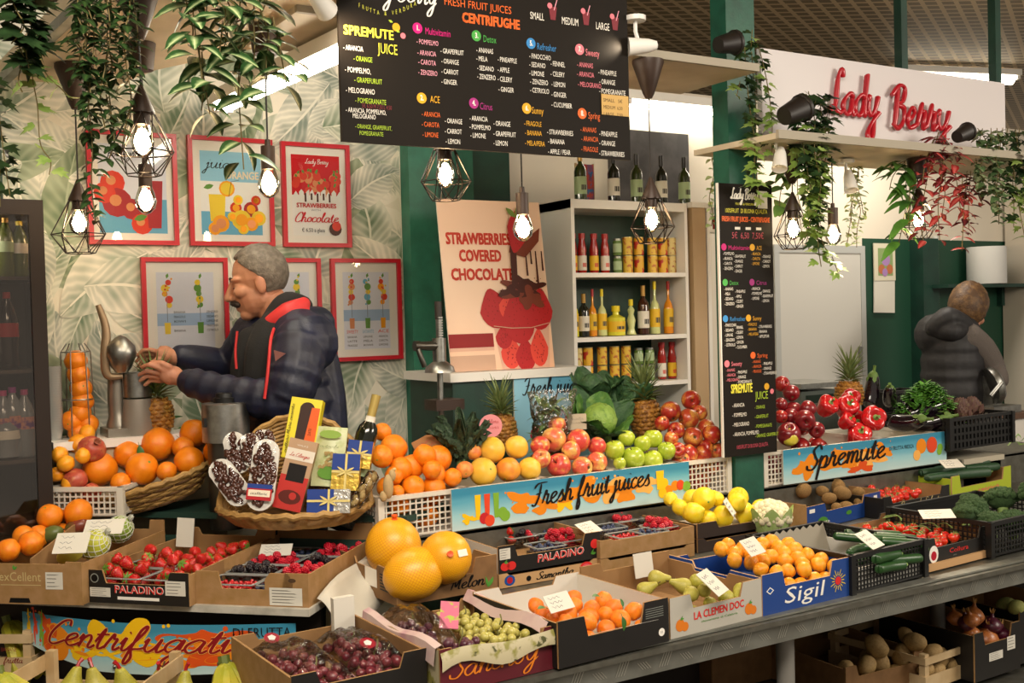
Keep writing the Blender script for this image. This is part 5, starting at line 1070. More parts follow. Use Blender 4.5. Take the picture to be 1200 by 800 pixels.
fill(cr[0], oranges, .0, .0, .29, .13, 11, .04, .008, 'orange seen through the lattice of the white crate at the strip end', None, 'orange', 'oranges low in the slatted crate', 19)
fill(cr[4], apple_red, .0, .0, .24, .1, 7, .036, .008, 'red apple seen through the crate lattice beside the green pillar', None, 'apple', 'red apples low in the crate', 20)
fill(cr[5], apple_dark, .0, .03, .34, .36, 14, .037, .02, 'dark red apple low in the crate behind the hanging menu', None, 'apple', 'dark red apples low in the crate', 21)
fill(cr[6], peppers, .0, .03, .34, .36, 9, .045, .02, 'red pepper low in the white crate', None, 'pepper', 'red peppers low in the crate', 22)
o = cr[5].pix(apple_yellow, [(926, 512, 21)], .15, .9, 'yellow apple at the crate front beside the hanging menu', None, 'apple', 'yellow apples', 17)[0]
cr[6].pix(peppers, Z4(880, 400, (495, 375, 105), (575, 342, 108), (455, 315, 98), (600, 305, 96), (355, 290, 92), (500, 305, 84), (420, 335, 70), k=3.75), .15, .9, 'glossy red pepper', 'in the white crate', 'pepper', 'red peppers', 18, lambda r: (r.uniform(.7, 1.7), r.uniform(-.5, .5), r.uniform(-.8, .8)), sp=8)
ab = []
for i, (px, py, L, ro) in enumerate(((1021, 455, 40, (.15, .1, .4)), (1043, 463, 36, (.3, -.9, .3)), (1064, 492, 44, (1.4, 1.2, .1)), (1085, 480, 48, (1.2, .5, .8)), (1092, 492, 44, (1.3, .8, .5)), (1075, 474, 42, (1.1, -.4, .9)))):
    q = cr[7].hit(px, py, .165, .7); o = dup(aubs[i % 2], cr[7].w(*q), ro, L*mpp(cr[7].w(*q))*.5, 'aubergine', 'dark aubergines'); o['category'] = 'aubergine'; ab.append(o)
label_pile(ab, 'glossy dark aubergine', 'behind the second blue strip', 8)
# ---- pineapples
def pineapple(P, r, h, ch, label, lean=(0, 0, 0), seed=0):
    t = thing('pineapple', label, 'pineapple', P, 0, 'pineapples'); t.rotation_euler = lean; mb = MB(); pr = cprof([(0, -h/2), (r*.6, -h*.48), (r*.95, -h*.25), (r, 0), (r*.93, h*.28), (r*.6, h*.47), (0, h*.5)], 4); mb.lathe(pr, 16)
    R_ = 9
    for j in range(R_):
        z = -h*.44+h*.88*j/(R_-1); rad = min((abs(q[1]-z), q[0]) for q in pr)[1]; n = 11
        for i in range(n):
            a = 6.283*(i+.5*(j % 2))/n; m_ = Matrix.Translation((rad*math.cos(a), rad*math.sin(a), z)) @ Matrix.Rotation(a, 4, 'Z'); s_ = 3.0*rad/n
            mb.ball((0, 0, 0), (s_*.42, s_, h*.062), 6, 4, 0, m_); mb.add([m_ @ Vector(v) for v in ((s_*.4, -.002, 0), (s_*.4, .002, 0), (s_*.75, 0, h*.03))], [(0, 1, 2)], 1)
    mb.build('fruit_body', [M('pineapple_skin', '#a9752a', .55, n=(60, '#7a4c1c', .4, .65), n2=(14, '#6d6b2c', .55, .8)), M('pineapple_spike', '#6a4a22', .6)], t)
    mb = MB(); r_ = random.Random(seed)
    for i in range(58):
        f = i/58; a = i*2.4; up = .25+1.9*f; L = ch*(.38+.62*f)*r_.uniform(.85, 1.1); mb.leaf((r*.28*(1-f)*math.cos(a), r*.28*(1-f)*math.sin(a), h*.47+ch*.33*f), (math.cos(a), math.sin(a), up), (-math.cos(a)*.5, -math.sin(a)*.5, 1), L*.72, r*.34*(1-.5*f), 0, .28*(1-f), 5, .3, .6)
    mb.build('crown', M('pineapple_leaf', '#63753f', .5, n=(30, '#87935c', .45, .7)), t); return t
P = at(590, 505, Y=3.56); pineapple(P, .05, .13, .17, 'small pineapple with a wide crown behind the grapefruits', (0, -.1, 0), 1)
P = at(757, 490, Y=3.52); pineapple(P, .062, .155, .21, 'plump pineapple with tall crown between the cabbage and red apples', (0, -.08, 0), 2)
P = at(995, 462, Y=3.52); pineapple(P, .062, .125, .185, 'pineapple behind the red peppers below the grey door', (0, .06, 0), 3)
# ---- kale, cabbages, herb bag
def crinkle_leaf(mb, base, d, up, L, W, amp, sd, mi=0, curl=.4, n=10):
    d = Vector(d).normalized(); side = d.cross(Vector(up)).normalized(); nrm = side.cross(d); vs = []
    for i in range(n+1):
        for j in range(n+1):
            t, s = i/n, j/n*2-1; w = W*.5*math.sin(math.pi*(t**.7)*.93+.1)**.7; p = Vector(base)+d*L*(t-.25*curl*t*t)+nrm*(curl*L*(t*t*.55)-abs(s)**2*W*.25*curl)+side*w*s
            p += nrm*amp*noise.noise(Vector((t*7, s*4, sd*5.3)))*(.3+abs(s)); vs.append(p)
    mb.add(vs, [(i*(n+1)+j, (i+1)*(n+1)+j, (i+1)*(n+1)+j+1, i*(n+1)+j+1) for i in range(n) for j in range(n)], mi, [[(j/n, i/n)]*4 for i in range(n) for j in range(n)], True); return mb
KALE = M('kale_dark', '#2b3d28', .6, n=(60, '#40583a', .45, .7), bump=(160, 1.)); SAV = M('savoy_leaf', '#4d7a34', .55, n=(30, '#7fa04e', .5, .75), bump=(90, 1.)); SAVD = M('savoy_outer', '#2f5230', .6, n=(35, '#44683c', .45, .7), bump=(100, 1.))
t = thing('black_kale', 'bunch of dark crinkled black kale between oranges and grapefruits', 'kale', at(541, 541, Y=3.36))
for i in range(13):
    a = i*2.4; crinkle_leaf(MB(), (.01*math.cos(a), .01*math.sin(a), 0), (.55*math.cos(a), .35*math.sin(a)-.1, .9+.3*(i % 3)), (-math.cos(a), -math.sin(a), .3), .12+.018*(i % 4), .062, .03, i, 0, -.55).build('leaf', KALE, t)
MB().tube([(0, 0, -.06), (0, 0, .05)], .018, 8).build('stalk', M('kale_stalk', '#6f8a55', .6), t)
def cabbage(P, R, label, outer, lean, seed, dark=False):
    t = thing('savoy_cabbage', label, 'cabbage', P, 0, 'savoy cabbages'); t.rotation_euler = lean
    mb = MB(); N = 20
    for i in range(N+1):
        for j in range(N+1): 
            a, b = 6.283*i/N, math.pi*j/N; v = Vector((math.sin(b)*math.cos(a), math.sin(b)*math.sin(a), math.cos(b))); mb.v.append(tuple(v*R*.72*(1+.05*noise.noise(v*9+Vector((seed, 0, 0)))+.05*abs(math.sin(5*a+3*b)))))
    mb.add([], []); o_ = MB().add(mb.v, [(i*(N+1)+j, (i+1)*(N+1)+j, (i+1)*(N+1)+j+1, i*(N+1)+j+1) for i in range(N) for j in range(N)], 0, None, True); o_.build('heart', SAVD if dark else M('savoy_heart', '#86a648', .5, n=(18, '#a9c06a', .5, .7), n2=(60, '#5f8434', .5, .7), bump=(110, 1.)), t)
    for i in range(outer+3):
        a = i*6.283/(outer+3)*1.35+seed; el = 0; d = Vector((math.cos(a)*.5, math.sin(a)*.5, .75)); crinkle_leaf(MB(), (R*.5*math.cos(a), R*.5*math.sin(a), -R*.8), d, (-math.cos(a), -math.sin(a), .2), R*1.75, R*1.6, R*.12, i+seed, 0, .2-.55*(i % 2), 12).build('outer_leaf', SAVD if (dark or i % 2) else SAV, t)
    MB().tube([(0, 0, -R*.85), (0, 0, -R*.5)], R*.18, 8).build('stalk', M('kale_stalk', '#6f8a55'), t); return t
cabbage(at(703, 492, Y=3.50), .092, 'large pale hearted savoy cabbage behind the pink apples', 7, (.55, -.1, .2), 2)
cabbage(at(694, 452, Y=3.66), .07, 'dark savoy cabbage in front of the white cabinet top', 5, (.2, -.2, .5), 4, True)
cabbage(at(738, 466, Y=3.60), .075, 'dark crinkled savoy cabbage beside the plump pineapple', 6, (.5, .4, 1.1), 7, True)
t = thing('herb_bag', 'clear bag of green herbs between the small pineapple and the cabbage', 'herbs', at(645, 535, Y=3.45)); mb = MB(); r_ = random.Random(5)
for i in range(120): mb.leaf((r_.uniform(-.04, .05), r_.uniform(-.03, .03), r_.uniform(0, .2)), (r_.uniform(-1, 1), r_.uniform(-1, 1), r_.uniform(-.2, 1.5)), (0, 0, 1), .06, .026, 0, .3, 4)
mb.build('herb_leaves', M('herb_leaf', '#5d7f45', .5, n=(40, '#86a066', .5, .7)), t)
vs = []; N = 20
for i in range(N):
    for j in range(13):
        a, z = 6.283*i/N, j/12; w = (.055+.035*z)*(1+.18*noise.noise(Vector((math.cos(a)*2, math.sin(a)*2, z*6)))); vs.append((w*1.15*math.cos(a)+.02*z, w*.7*math.sin(a), .27*z-.02))
MB().add(vs, [(i*13+j, ((i+1) % N)*13+j, ((i+1) % N)*13+j+1, i*13+j+1) for i in range(N) for j in range(12)], 0, None, True).build('clear_bag', clearmat('herb_film', (.98, .98, .97), .12, .1, (40, .9)), t)
def card_on_stick(px, py, Y, w, h, m, label, rnd_=False, text_=None, rot=(0, 0, -.35), stick=.08):
    t = thing('price_card', label, 'price card', at(px, py, Y=Y)); t.rotation_euler = rot
    if rnd_: mb = MB(); mb.lathe([(w/2, -.001), (w/2, .001)], 24, mat=Matrix.Rotation(math.pi/2, 4, 'X')); mb.build('card', m, t)
    else: MB().box((0, 0, 0), (w, .002, h)).build('card', m, t)
    MB().tube([(0, .003, -h/2-stick), (0, .003, h*.2)], .0025, 6).build('stick', M('stick_clear', '#c9c6b8', .3), t); mb = MB()
    for i, s_ in enumerate(text_ or []): script(mb, s_, (-w*.36, -.0016, h*(.12-.24*i)), w*.7, h*.085, 0, thick=.16)
    mb.build('handwriting', M('card_red_ink', '#b03030', .6) if rnd_ or 'brown' in label else M('grey_ink', '#77746c'), t)
card_on_stick(575, 499, 3.42, .085, .085, M('pink_card', '#df8f95', .5), 'round pink handwritten card in front of the small pineapple', True, ['La filiera', 'di casa'], stick=.05)
card_on_stick(676, 494, 3.42, .075, .06, M('kraft_pricecard', '#bfb298', .7), 'white handwritten price card standing on the pink apples', False, ['mela', 'rosa'])
card_on_stick(501, 521, 3.42, .095, .065, M('brown_pricecard', '#a4703f', .7), 'brown card with red handwriting leaning on the oranges', False, ['arance', 'fresche'], (-.2, -.45, -.4), .02)
# ---- far right: black basket, artichokes, parsley
bk = plastic_crate3('black slatted basket of parsley and artichokes at the far counter end', Vector((4.27, 3.20, .89)), .5, .05, .38, .15, BLACK, .03, .012, name='plastic_basket', lattice=('front', 'left', 'right'))
MB().box2((.006, .006, .01), (.494, .374, .11)).build('liner', BLACK, bk.root)
t = thing('parsley_bunch', 'bright green parsley bunch spilling over the aubergines', 'parsley', bk.w(.08, .16, .14)); mb = MB(); r_ = random.Random(9); ms = MB()
for i in range(230):
    a, b = r_.uniform(0, 6.28), r_.uniform(.1, 1); p = Vector((math.cos(a)*.15*b-.02, math.sin(a)*.1*b, .02+.11*(1-b*b)+r_.uniform(-.02, .03)))
    for k in range(3): mb.leaf(p, (math.cos(a)+.9*(k-1), math.sin(a)+.6*(k-1), .5), (0, 0, 1), .036, .026, 0, .35, 3, .1)
    if i % 12 == 0: ms.tube([(0, 0, -.09), p*.6, p], .0022, 4)
mb.build('leaves', M('parsley_leaf', '#4f8c2e', .5, n=(40, '#77ad47', .45, .7)), t); ms.build('stalk', STEMG, t)
def artichoke_():
    mb = MB(); 
    for r in range(8):
        for i in range(9): a = 6.283*(i+.5*(r % 2))/9; f = r/7; mb.leaf((math.cos(a)*(.75-.35*f), math.sin(a)*(.75-.35*f), -.75+1.0*f), (math.cos(a)*(.55-.5*f), math.sin(a)*(.55-.5*f), 1), (-math.cos(a), -math.sin(a), .2), .95-.2*f, .62-.2*f, 0, -.12, 4, -.1)
    mb.ball((0, 0, -.1), (.72, .72, .85), 10, 7)
    return tproto('artichoke', mb.mesh('artichoke', M('artichoke_scale', '#57372f', .6, n=(3, '#6b5a3c', .5, .75))), [('stem', MB().tube([(0, 0, -1.6), (0, 0, -.8)], .17, 7).mesh('stem', STEMG))])
art = artichoke_(); ar = []
for x, y, z, s_ in ((.3, .14, .165, .055), (.41, .15, .165, .053), (.2, .3, .17, .05), (.31, .3, .175, .05), (.42, .3, .165, .05), (.22, .08, .15, .045)):
    o = dup(art, bk.w(x, y, z), (-.3, .3, s_*400+x*9), s_, 'artichoke', 'purple artichokes'); o['category'] = 'artichoke'; ar.append(o)
label_pile(ar, 'purple brown artichoke', 'in the black basket', 7)
t2 = plastic_crate3('empty black plastic basket standing on edge behind the aubergines', Vector((at(1030, 478, Y=3.66).x, 3.63, .836)), .3, .1, .11, .3, BLACK, .02, .006, name='plastic_basket', lattice=('front',))
t = thing('storage_bin', 'beige plastic bin below the black basket', 'bin', (4.42, 3.24, .692)); MB().box2((0, 0, 0), (.28, .3, .12)).build('body', M('beige_bin', '#a69d88', .5), t); MB().box2((-.012, -.012, .12), (.292, .312, .145)).build('rim', M('beige_bin_rim', '#b8b09c', .5), t)
# scale
t = thing('weighing_scale', 'steel weighing scale behind the dark red apples', 'scale', at(940, 470, Y=3.95)); MB().box2((-.13, -.12, -.25), (.13, .12, .06)).build('body', M('scale_body', '#5e6660', .4, .4), t); MB().box2((-.16, -.15, .075), (.16, .15, .1)).box2((-.02, -.02, .06), (.02, .02, .08)).build('pan', STEEL, t); MB().box2((-.1, -.122, 0), (.1, -.119, .04)).build('display', M('scale_display', '#25302a', .2), t)
# ================================================================ stall interior
# ---- red framed posters on the wallpaper
def framed(x0, x1, z0, z1, label, draw, bgc='#e9e4da'):
    t = thing('picture_frame', label, 'poster', ((x0+x1)/2, 4.29, (z0+z1)/2), 0, 'red framed posters'); W, H = x1-x0, z1-z0; w = .017; a, b = W/2, H/2; mb = MB()
    for q in ((-a, -b, a, -b+w), (-a, b-w, a, b), (-a, -b+w, -a+w, b-w), (a-w, -b+w, a, b-w)): mb.box2((q[0], -.022, q[1]), (q[2], 0, q[3]))
    mb.build('frame', REDWOOD, t); MB().box2((-a+w, -.008, -b+w), (a-w, 0, b-w)).build('mat_board', M('mat_'+bgc.strip('#'), bgc, .6), t)
    mb = MB(); draw(mb, lambda fx, fz, l=0: Vector((-a+w+fx*(W-2*w), -.0085-.00025*l, -b+w+fz*(H-2*w))), W-2*w, H-2*w); mb.build('print', PINKS, t)
    MB().quad((-a+w, -.014, -b+w), (a-w, -.014, -b+w), (a-w, -.014, b-w), (-a+w, -.014, b-w)).build('glass', clearmat('picture_glass', (1, 1, 1), .015, .02), t); return t
PINKS = inks('#8fc4dc', '#e8e6e0', '#a92f33', '#f0a01e', '#e8c83a', '#c9161f', '#5f8f3c', '#22262c', '#d9dbe6', '#9db6d6', '#d98c5a', '#7c7f8a', '#4c2b1c', '#f0d9b5', '#67a9c9', '#d8402a')
def rect(mb, wp, a, b, c, d, mi, l=1): mb.quad(wp(a, c, l), wp(b, c, l), wp(b, d, l), wp(a, d, l), mi)
def dsc(mb, wp, fx, fz, r, mi, l=2, ry=None): disc(mb, wp(fx, fz, l), r, mi, k=12, ry=ry)
def d_orange(mb, wp, W, H):
    rect(mb, wp, .1, .9, .07, .9, 0); rect(mb, wp, .1, .9, .3, .6, 1, 2); rect(mb, wp, .1, .9, .07, .3, 14, 2); script(mb, 'juice', wp(.17, .73, 4), W*.38, H*.055, 7, thick=.2); text(mb, 'ORANGE', wp(.42, .63, 4), H*.075, 13, width=W*.44, bold=.05)
    mb.add([wp(a, b, 4) for a, b in ((.22, .2), (.4, .2), (.42, .47), (.2, .47))], [(0, 1, 2, 3)], 4); dsc(mb, wp, .44, .53, .032, 3, 5); dsc(mb, wp, .44, .53, .025, 4, 6)
    for i, (x, z, r, m_) in enumerate(((.35, .18, .034, 3), (.27, .13, .026, 3), (.55, .34, .024, 15), (.75, .33, .03, 2), (.62, .22, .04, 4), (.82, .42, .02, 15), (.85, .24, .03, 4), (.75, .18, .028, 3), (.64, .13, .022, 4), (.58, .42, .02, 4), (.5, .25, .02, 4))): dsc(mb, wp, x, z, r, m_, 6+i); dsc(mb, wp, x, z, r*.6, 3 if m_ != 3 else 10, 17+i)
    mb.leaf(wp(.14, .53, 5), (1, 0, .3), (0, -1, 0), .04, .02, 6, 0, 3, 0); mb.tube([wp(.46, .45, 9), wp(.5, .6, 9), wp(.6, .62, 9)], .0012, 4, 12)
def d_pom(mb, wp, W, H):
    rect(mb, wp, .08, .92, .07, .92, 8); rect(mb, wp, .08, .92, .07, .4, 14, 2)
    for i, (x, z, r) in enumerate(((.25, .55, .045), (.3, .36, .055), (.15, .45, .04), (.48, .3, .04), (.6, .16, .04))): dsc(mb, wp, x, z, r, 2 if i % 2 else 15, 3+i); dsc(mb, wp, x-.02, z+.02, r*.4, 10, 9+i)
    mb.add([wp(a, b, 15) for a, b in ((.68, .12), (.84, .12), (.87, .58), (.64, .58))], [(0, 1, 2, 3)], 2); mb.leaf(wp(.5, .2, 15), (1, 0, .3), (0, -1, 0), .05, .025, 6, 0, 3, 0); script(mb, 'pomegranate', wp(.2, .8, 5), W*.6, H*.04, 7, thick=.2)
def d_choc(mb, wp, W, H):
    rect(mb, wp, .1, .9, .08, .92, 1); rect(mb, wp, .1, .9, .5, .92, 5, 2); r_ = random.Random(2)
    for i in range(34): x, z = r_.uniform(.14, .86), r_.uniform(.52, .72); dsc(mb, wp, x, z, .017, 15 if i % 3 else 10, 3+i*.3); mb.leaf(wp(x, z+.03, 4+i*.3), (r_.uniform(-1, 1), 0, 1), (0, -1, 0), .016, .01, 6, 0, 2, 0)
    for i in range(9): x = .12+.09*i; mb.add([wp(x+a, b, 16) for a, b in ((0, .42), (.08, .42), (.08, .5+.03*(i % 3)), (.04, .54+.02*(i % 2)), (0, .5+.03*(i % 2)))], [(0, 1, 2, 3, 4)], 1)
    for i in range(5): x = .3+.1*i; rect(mb, wp, x, x+.03, .43+.02*(i % 2), .52, 12, 17)
    script(mb, 'Lady Berry', wp(.33, .83, 4), W*.38, H*.025, 1, thick=.22); text(mb, 'STRAWBERRIES', wp(.16, .37, 18), H*.045, 5, width=W*.66, bold=.06); text(mb, 'WITH', wp(.4, .335, 18), H*.02, 11, width=W*.16)
    script(mb, 'Chocolate', wp(.13, .22, 19), W*.72, H*.05, 5, thick=.26); text(mb, '€ 6,50 a glass', wp(.24, .115, 18), H*.042, 7, width=W*.38); dsc(mb, wp, .8, .15, .028, 12, 18); dsc(mb, wp, .82, .18, .02, 15, 19)
def d_smooth(cols, names, words):
    def f(mb, wp, W, H):
        rect(mb, wp, .13, .87, .08, .9, 8); rect(mb, wp, .13, .87, .38, .5, 9, 2); r_ = random.Random(len(names)); n = len(names)
        for i in range(n):
            x = .26+.5*i/max(1, n-1)*(1 if n > 2 else .85); mb.tube([wp(x, .42, 4), wp(x, .82, 4)], .0012, 4, 11)
            for k in range(5): dsc(mb, wp, x+r_.uniform(-.03, .03), .58+.055*k, .011+.004*(k % 2), cols[i][k % len(cols[i])], 5+k)
            for k in range(6): dsc(mb, wp, x+r_.uniform(-.06, .06), .55+.3*r_.random(), .004, cols[i][k % len(cols[i])], 11+k)
            mb.add([wp(x+a, b, 6) for a, b in ((-.035, .3), (.035, .3), (.04, .41), (-.04, .41))], [(0, 1, 2, 3)], cols[i][0]); mb.leaf(wp(x, .84, 6), (.3, 0, 1), (0, -1, 0), .02, .012, 6, 0, 2, 0)
            if names[i]: text(mb, names[i], wp(x-.09, .25, 6), H*.035, cols[i][1], width=W*.18)
            for k, w_ in enumerate(words[i]): text(mb, w_, wp(x-.08+(.16 if not names[i] else 0), (.2 if names[i] else .5)-.045*k, 6), H*.022, 7, width=W*.15)
    return f
framed(.785, 1.115, 1.863, 2.29, 'red framed pomegranate poster behind the hanging cage lamps', d_pom)
framed(1.158, 1.498, 1.863, 2.292, 'red framed blue poster about orange juice', d_orange); framed(1.535, 1.832, 1.862, 2.29, 'red framed red poster about strawberries with chocolate', d_choc)
framed(.968, 1.30, 1.385, 1.816, 'red framed smoothie poster in front of the bending man', d_smooth([(4, 15, 3), (6, 4, 6)], ['', ''], [['BANANA', 'FRAGOLE', 'KIWI', '', 'BANANA'], ['ZENZERO', 'SEDANO', 'LIMONE', 'FINOCCHIO', 'CETRIOLO']]))
framed(1.40, 1.69, 1.385, 1.816, 'red framed pale poster half hidden behind the man', d_smooth([(3, 15), (6, 4)], ['ENERGY', 'DETOX'], [['BANANA'], ['MELA']])); framed(1.735, 2.055, 1.385, 1.816, 'red framed poster of three smoothies beside the green pilaster', d_smooth([(10, 15, 4), (6, 14, 4), (3, 15, 4)], ['SWEETY', 'SATIANTE', 'ACE'], [['BANANA', 'LATTE', 'FRAGOLE'], ['LIMONE', 'MELA', 'KIWI'], ['ARANCIA', 'CAROTA', 'LIMONE']]))
# ---- white cabinet and the big leaning poster
t = thing('cabinet', 'white topped cabinet with a printed juice panel below the big poster', 'cabinet', (2.03, 3.8, 0)); MB().box2((0, 0, 1.30), (.68, .42, 1.335)).build('top', WHITE, t); MB().box2((.02, .02, 0), (.3, .4, 1.30)).build('body', DGREEN, t); MB().box2((.3, .012, 0), (.67, .4, 1.30)).build('side_body', PAPER, t)
mb = MB().quad((.3, .011, .95), (.67, .011, .95), (.67, .011, 1.30), (.3, .011, 1.30), 0); wp = lambda a, b, l=0: Vector((.3+.37*a, .0105-.0003*l, .95+.35*b)); rect(mb, wp, .45, 1, .72, 1, 14, 1); script(mb, 'Fresh juice', wp(.12, .8, 3), .28, .035, 7, thick=.22); text(mb, 'POMEGRANATE', wp(.27, .52, 3), .03, 2, width=.2)
for i, (x, z, r, m_) in enumerate(((.3, .32, .04, 2), (.42, .25, .045, 15), (.38, .12, .04, 2), (.52, .35, .035, 15), (.8, .75, .03, 6), (.9, .6, .04, 3), (.75, .4, .05, 2))): dsc(mb, wp, x, z, r, m_, 4+i)
mb.build('print', PINKS, t)
def big_poster():
    A = at(529, 431, Z=1.337); B = at(651, 427, Z=1.337); A.y = B.y = 3.86; t = thing('poster', 'big leaning poster of chocolate poured on strawberries in a glass', 'poster', (at(529, 431, Y=3.86).x, 3.86, 1.337)); W = at(650, 427, Y=3.86).x-at(529, 431, Y=3.86).x; H = .71; t.rotation_euler = (-.13, 0, 0)
    f = lambda a, b, l=0: Vector((a*W-.01*(1-(b*2-1)**2), -.0004*l+.02*(1-(b*2-1)**2)*0, b*H))
    MB().box2((0, 0, 0), (W, .006, H)).build('board', PAPER, t); PB = [gradprint('poster_cream', [(.1, '#e9b794'), (.4, '#eec9ab'), (.7, '#f1d3ba'), (1, '#f0cdb2')])]+inks('#c93a26', '#b5262a', '#4a2118', '#6f8a3c', '#dcae98', '#8f1d1d', '#dd4a3c', '#7a3a28', '#c9a48c')
    mb = MB(); f = lambda a, b, l=0: Vector((a*W, -.0005-.0003*l, b*H)); mb.quad(f(0, 0), f(1, 0), f(1, 1), f(0, 1), 0); mb.quad(f(0, .12, 1), f(.42, .12, 1), f(.42, .215, 1), f(0, .215, 1), 6); mb.quad(f(0, 0, 1), f(.42, 0, 1), f(.42, .09, 1), f(0, .09, 1), 9); mb.quad(f(0, .115, 2), f(.42, .115, 2), f(.42, .135, 2), f(0, .135, 2), 5)
    for i, s_ in enumerate(('STRAWBERRIES', 'COVERED', 'CHOCOLATE')): text(mb, s_, f((.05, .16, .07)[i], (.735, .635, .525)[i], 4), H*.066, 1, width=W*(.62, .40, .60)[i], bold=.09)
    def berry(cx, cz, w, h, l, tilt=0): 
        n = 18; pts = []
        for k in range(n): a = 6.283*k/n; x, z = w*math.cos(a)*(1-.25*math.sin(a)*-1 if math.sin(a) < 0 else 1), h*math.sin(a); x *= (1+.35*min(0, math.sin(a))); pts.append((x*math.cos(tilt)-z*math.sin(tilt), x*math.sin(tilt)+z*math.cos(tilt)))
        mb.add([f(cx, cz, l)+Vector((x, 0, z)) for x, z in pts], [list(range(n))], 2 if l % 2 else 7); r_ = random.Random(l)
        for k in range(26): a, q = r_.uniform(0, 6.28), r_.random()**.5*.8; mb.add([f(cx, cz, l+.6)+Vector((w*q*math.cos(a)*.8+dx, 0, h*q*math.sin(a)+dz)) for dx, dz in ((0, .004), (.0025, 0), (0, -.004), (-.0025, 0))], [(0, 1, 2, 3)], 6)
    # glass bowl with berries
    mb.add([f(a, b, 3) for a, b in ((.48, 0), (.95, 0), (.98, .26), (.43, .26))], [(0, 1, 2, 3)], 5)
    for cx, cz, w, h, l in ((.58, .1, .05, .07, 4), (.72, .08, .05, .07, 5), (.86, .12, .045, .08, 6), (.52, .19, .04, .05, 7)): berry(cx, cz, w, h, l, 3.1)
    for cx, cz, w, h, l, tl in ((.46, .36, .075, .085, 9, 3.4), (.6, .37, .05, .06, 10, 3), (.9, .35, .065, .09, 11, 3.0), (.68, .30, .08, .11, 13, 3.2)): berry(cx, cz, w, h, l, tl)
    mb.tube([f(.43, .255, 15), f(.6, .24, 15), f(.8, .24, 15), f(.98, .265, 15)], .0022, 4, 9)
    for i, (cx, cz, w, h) in enumerate(((.75, .44, .085, .035), (.8, .47, .07, .03), (.7, .48, .06, .03), (.76, .5, .05, .03), (.82, .41, .05, .04), (.62, .455, .05, .02))): splash(mb, None, lambda x, z, l: f(0, 0, 18+i)+Vector((x, 0, z)), cx*W, cz*H, w*2, h*2, 30+i, 3 if i % 2 else 8)
    mb.add([f(a, b, 25) for a, b in ((.66, .78), (.72, .76), (.7, .5), (.77, .48), (.64, .48))], [(0, 1, 4), (1, 2, 3, 4)] and [(0, 1, 2, 4), (2, 3, 4)], 3)
    mb.add([f(a, b, 24) for a, b in ((.64, .69), (.8, .66), (.95, .76), (.97, .84), (.88, .8), (.75, .74), (.66, .74))], [list(range(7))], 8); berry(.75, .82, .055, .1, 27, -.3)
    for x, z in ((.8, .55), (.85, .62), (.9, .5), (.96, .58)): mb.add([f(a, b, 24) for a, b in ((x, .7), (x+.012, .7), (x+.016, z), (x-.004, z))], [(0, 1, 2, 3)], 3)
    for a in (.3, 1.2, 2.4): mb.leaf(f(.74, .9, 29), (math.cos(a), 0, math.sin(a)), (0, -1, 0), .06, .025, 4, 0, 3, 0)
    mb.build('print', PB, t)
big_poster()
# ---- tall bar press
P = at(517, 490, Y=3.72); t = thing('citrus_press', 'tall steel lever citrus press in front of the green pilaster', 'juice press', (P.x, 3.72, .836)); zz = lambda y: at(517, y, Y=3.72).z-.836
MB().tube([(0, 0, 0), (0, 0, zz(405))], .012, 12).build('column', STEEL, t); mb = MB(); [mb.box((0, -.012, zz(y)), (.018, .012, .006)) for y in range(372, 404, 3)]; mb.tube([(0, 0, zz(408)), (0, 0, zz(372))], .011, 10).build('rack', STEEL, t)
MB().tube([(0, 0, zz(374)), (0, 0, zz(353))], .014, 12).build('rack_tip', M('dark_rubber', '#2a2522', .5), t); MB().tube([(.0, 0, zz(432)), (0, 0, zz(396))], .026, 14).build('gear_housing', STEEL, t)
MB().tube([(0, 0, zz(405)), (-.1, -.01, zz(404))], [.02, .016], 10).tube([(-.09, -.01, zz(404)), (-.11, -.01, zz(404))], .02, 10).build('lever_shaft', M('dark_steel', '#55524c', .35, .9), t); MB().tube(crom([(-.1, -.02, zz(408)), (-.09, -.03, zz(420)), (-.08, -.03, zz(428))], 4), .011, 8).build('handle', M('dark_steel', '#55524c'), t)
MB().lathe([(.06, zz(436)), (.055, zz(430)), (.03, zz(424)), (.02, zz(422)), (0, zz(421))], 20).build('press_cone', STEEL, t); mb = MB().box((0, -.03, zz(473)), (.12, .1, .04)); mb.build('cup_holder', M('brown_bakelite', '#33231b', .4), t)
# ---- bookcase with bottles, jars and cans
BX0, BX1, BY = 2.765, 3.435, 4.0
t = thing('bookcase', 'white bookcase of bottles and tins behind the stall', 'bookcase', (BX0, BY, 0)); bw = BX1-BX0; SH = [2.05, 1.742, 1.452, 1.235, .9, .5]
MB().box2((0, 0, 0), (.018, .28, 2.07)).build('side_panel', WHITE, t); MB().box2((bw-.018, 0, 0), (bw, .28, 2.07)).build('side_panel', WHITE, t); MB().box2((.018, .27, 0), (bw-.018, .28, 2.05)).build('back_panel', DGREEN, t)
for z in SH: MB().box2((.018 if z < 2 else 0, .001, z-.02), (bw-.018 if z < 2 else bw, .27, z+.0 if z < 2 else 2.07)).build('shelf', WHITE, t)
tag(MB().box2((3.45, 3.98, 0), (3.53, 4.25, 2.05)).build('wooden_board', M('oak_board', '#b59a74', .5, n=(3, '#a5875f', .4, .7))), 'upright oak board beside the white bookcase', 'board')
t = thing('shelf_unit', 'narrow white shelf unit between the oak board and the hanging menu', 'shelf'); MB().box2((3.54, 3.98, 0), (3.56, 4.25, 2.05)).build('side_panel', WHITE, t); MB().box2((3.44, 3.97, 2.05), (3.9, 4.26, 2.075)).build('top', WHITE, t)
def bx(px, py=320): return at(px, py, Y=4.07).x
LBL = {}
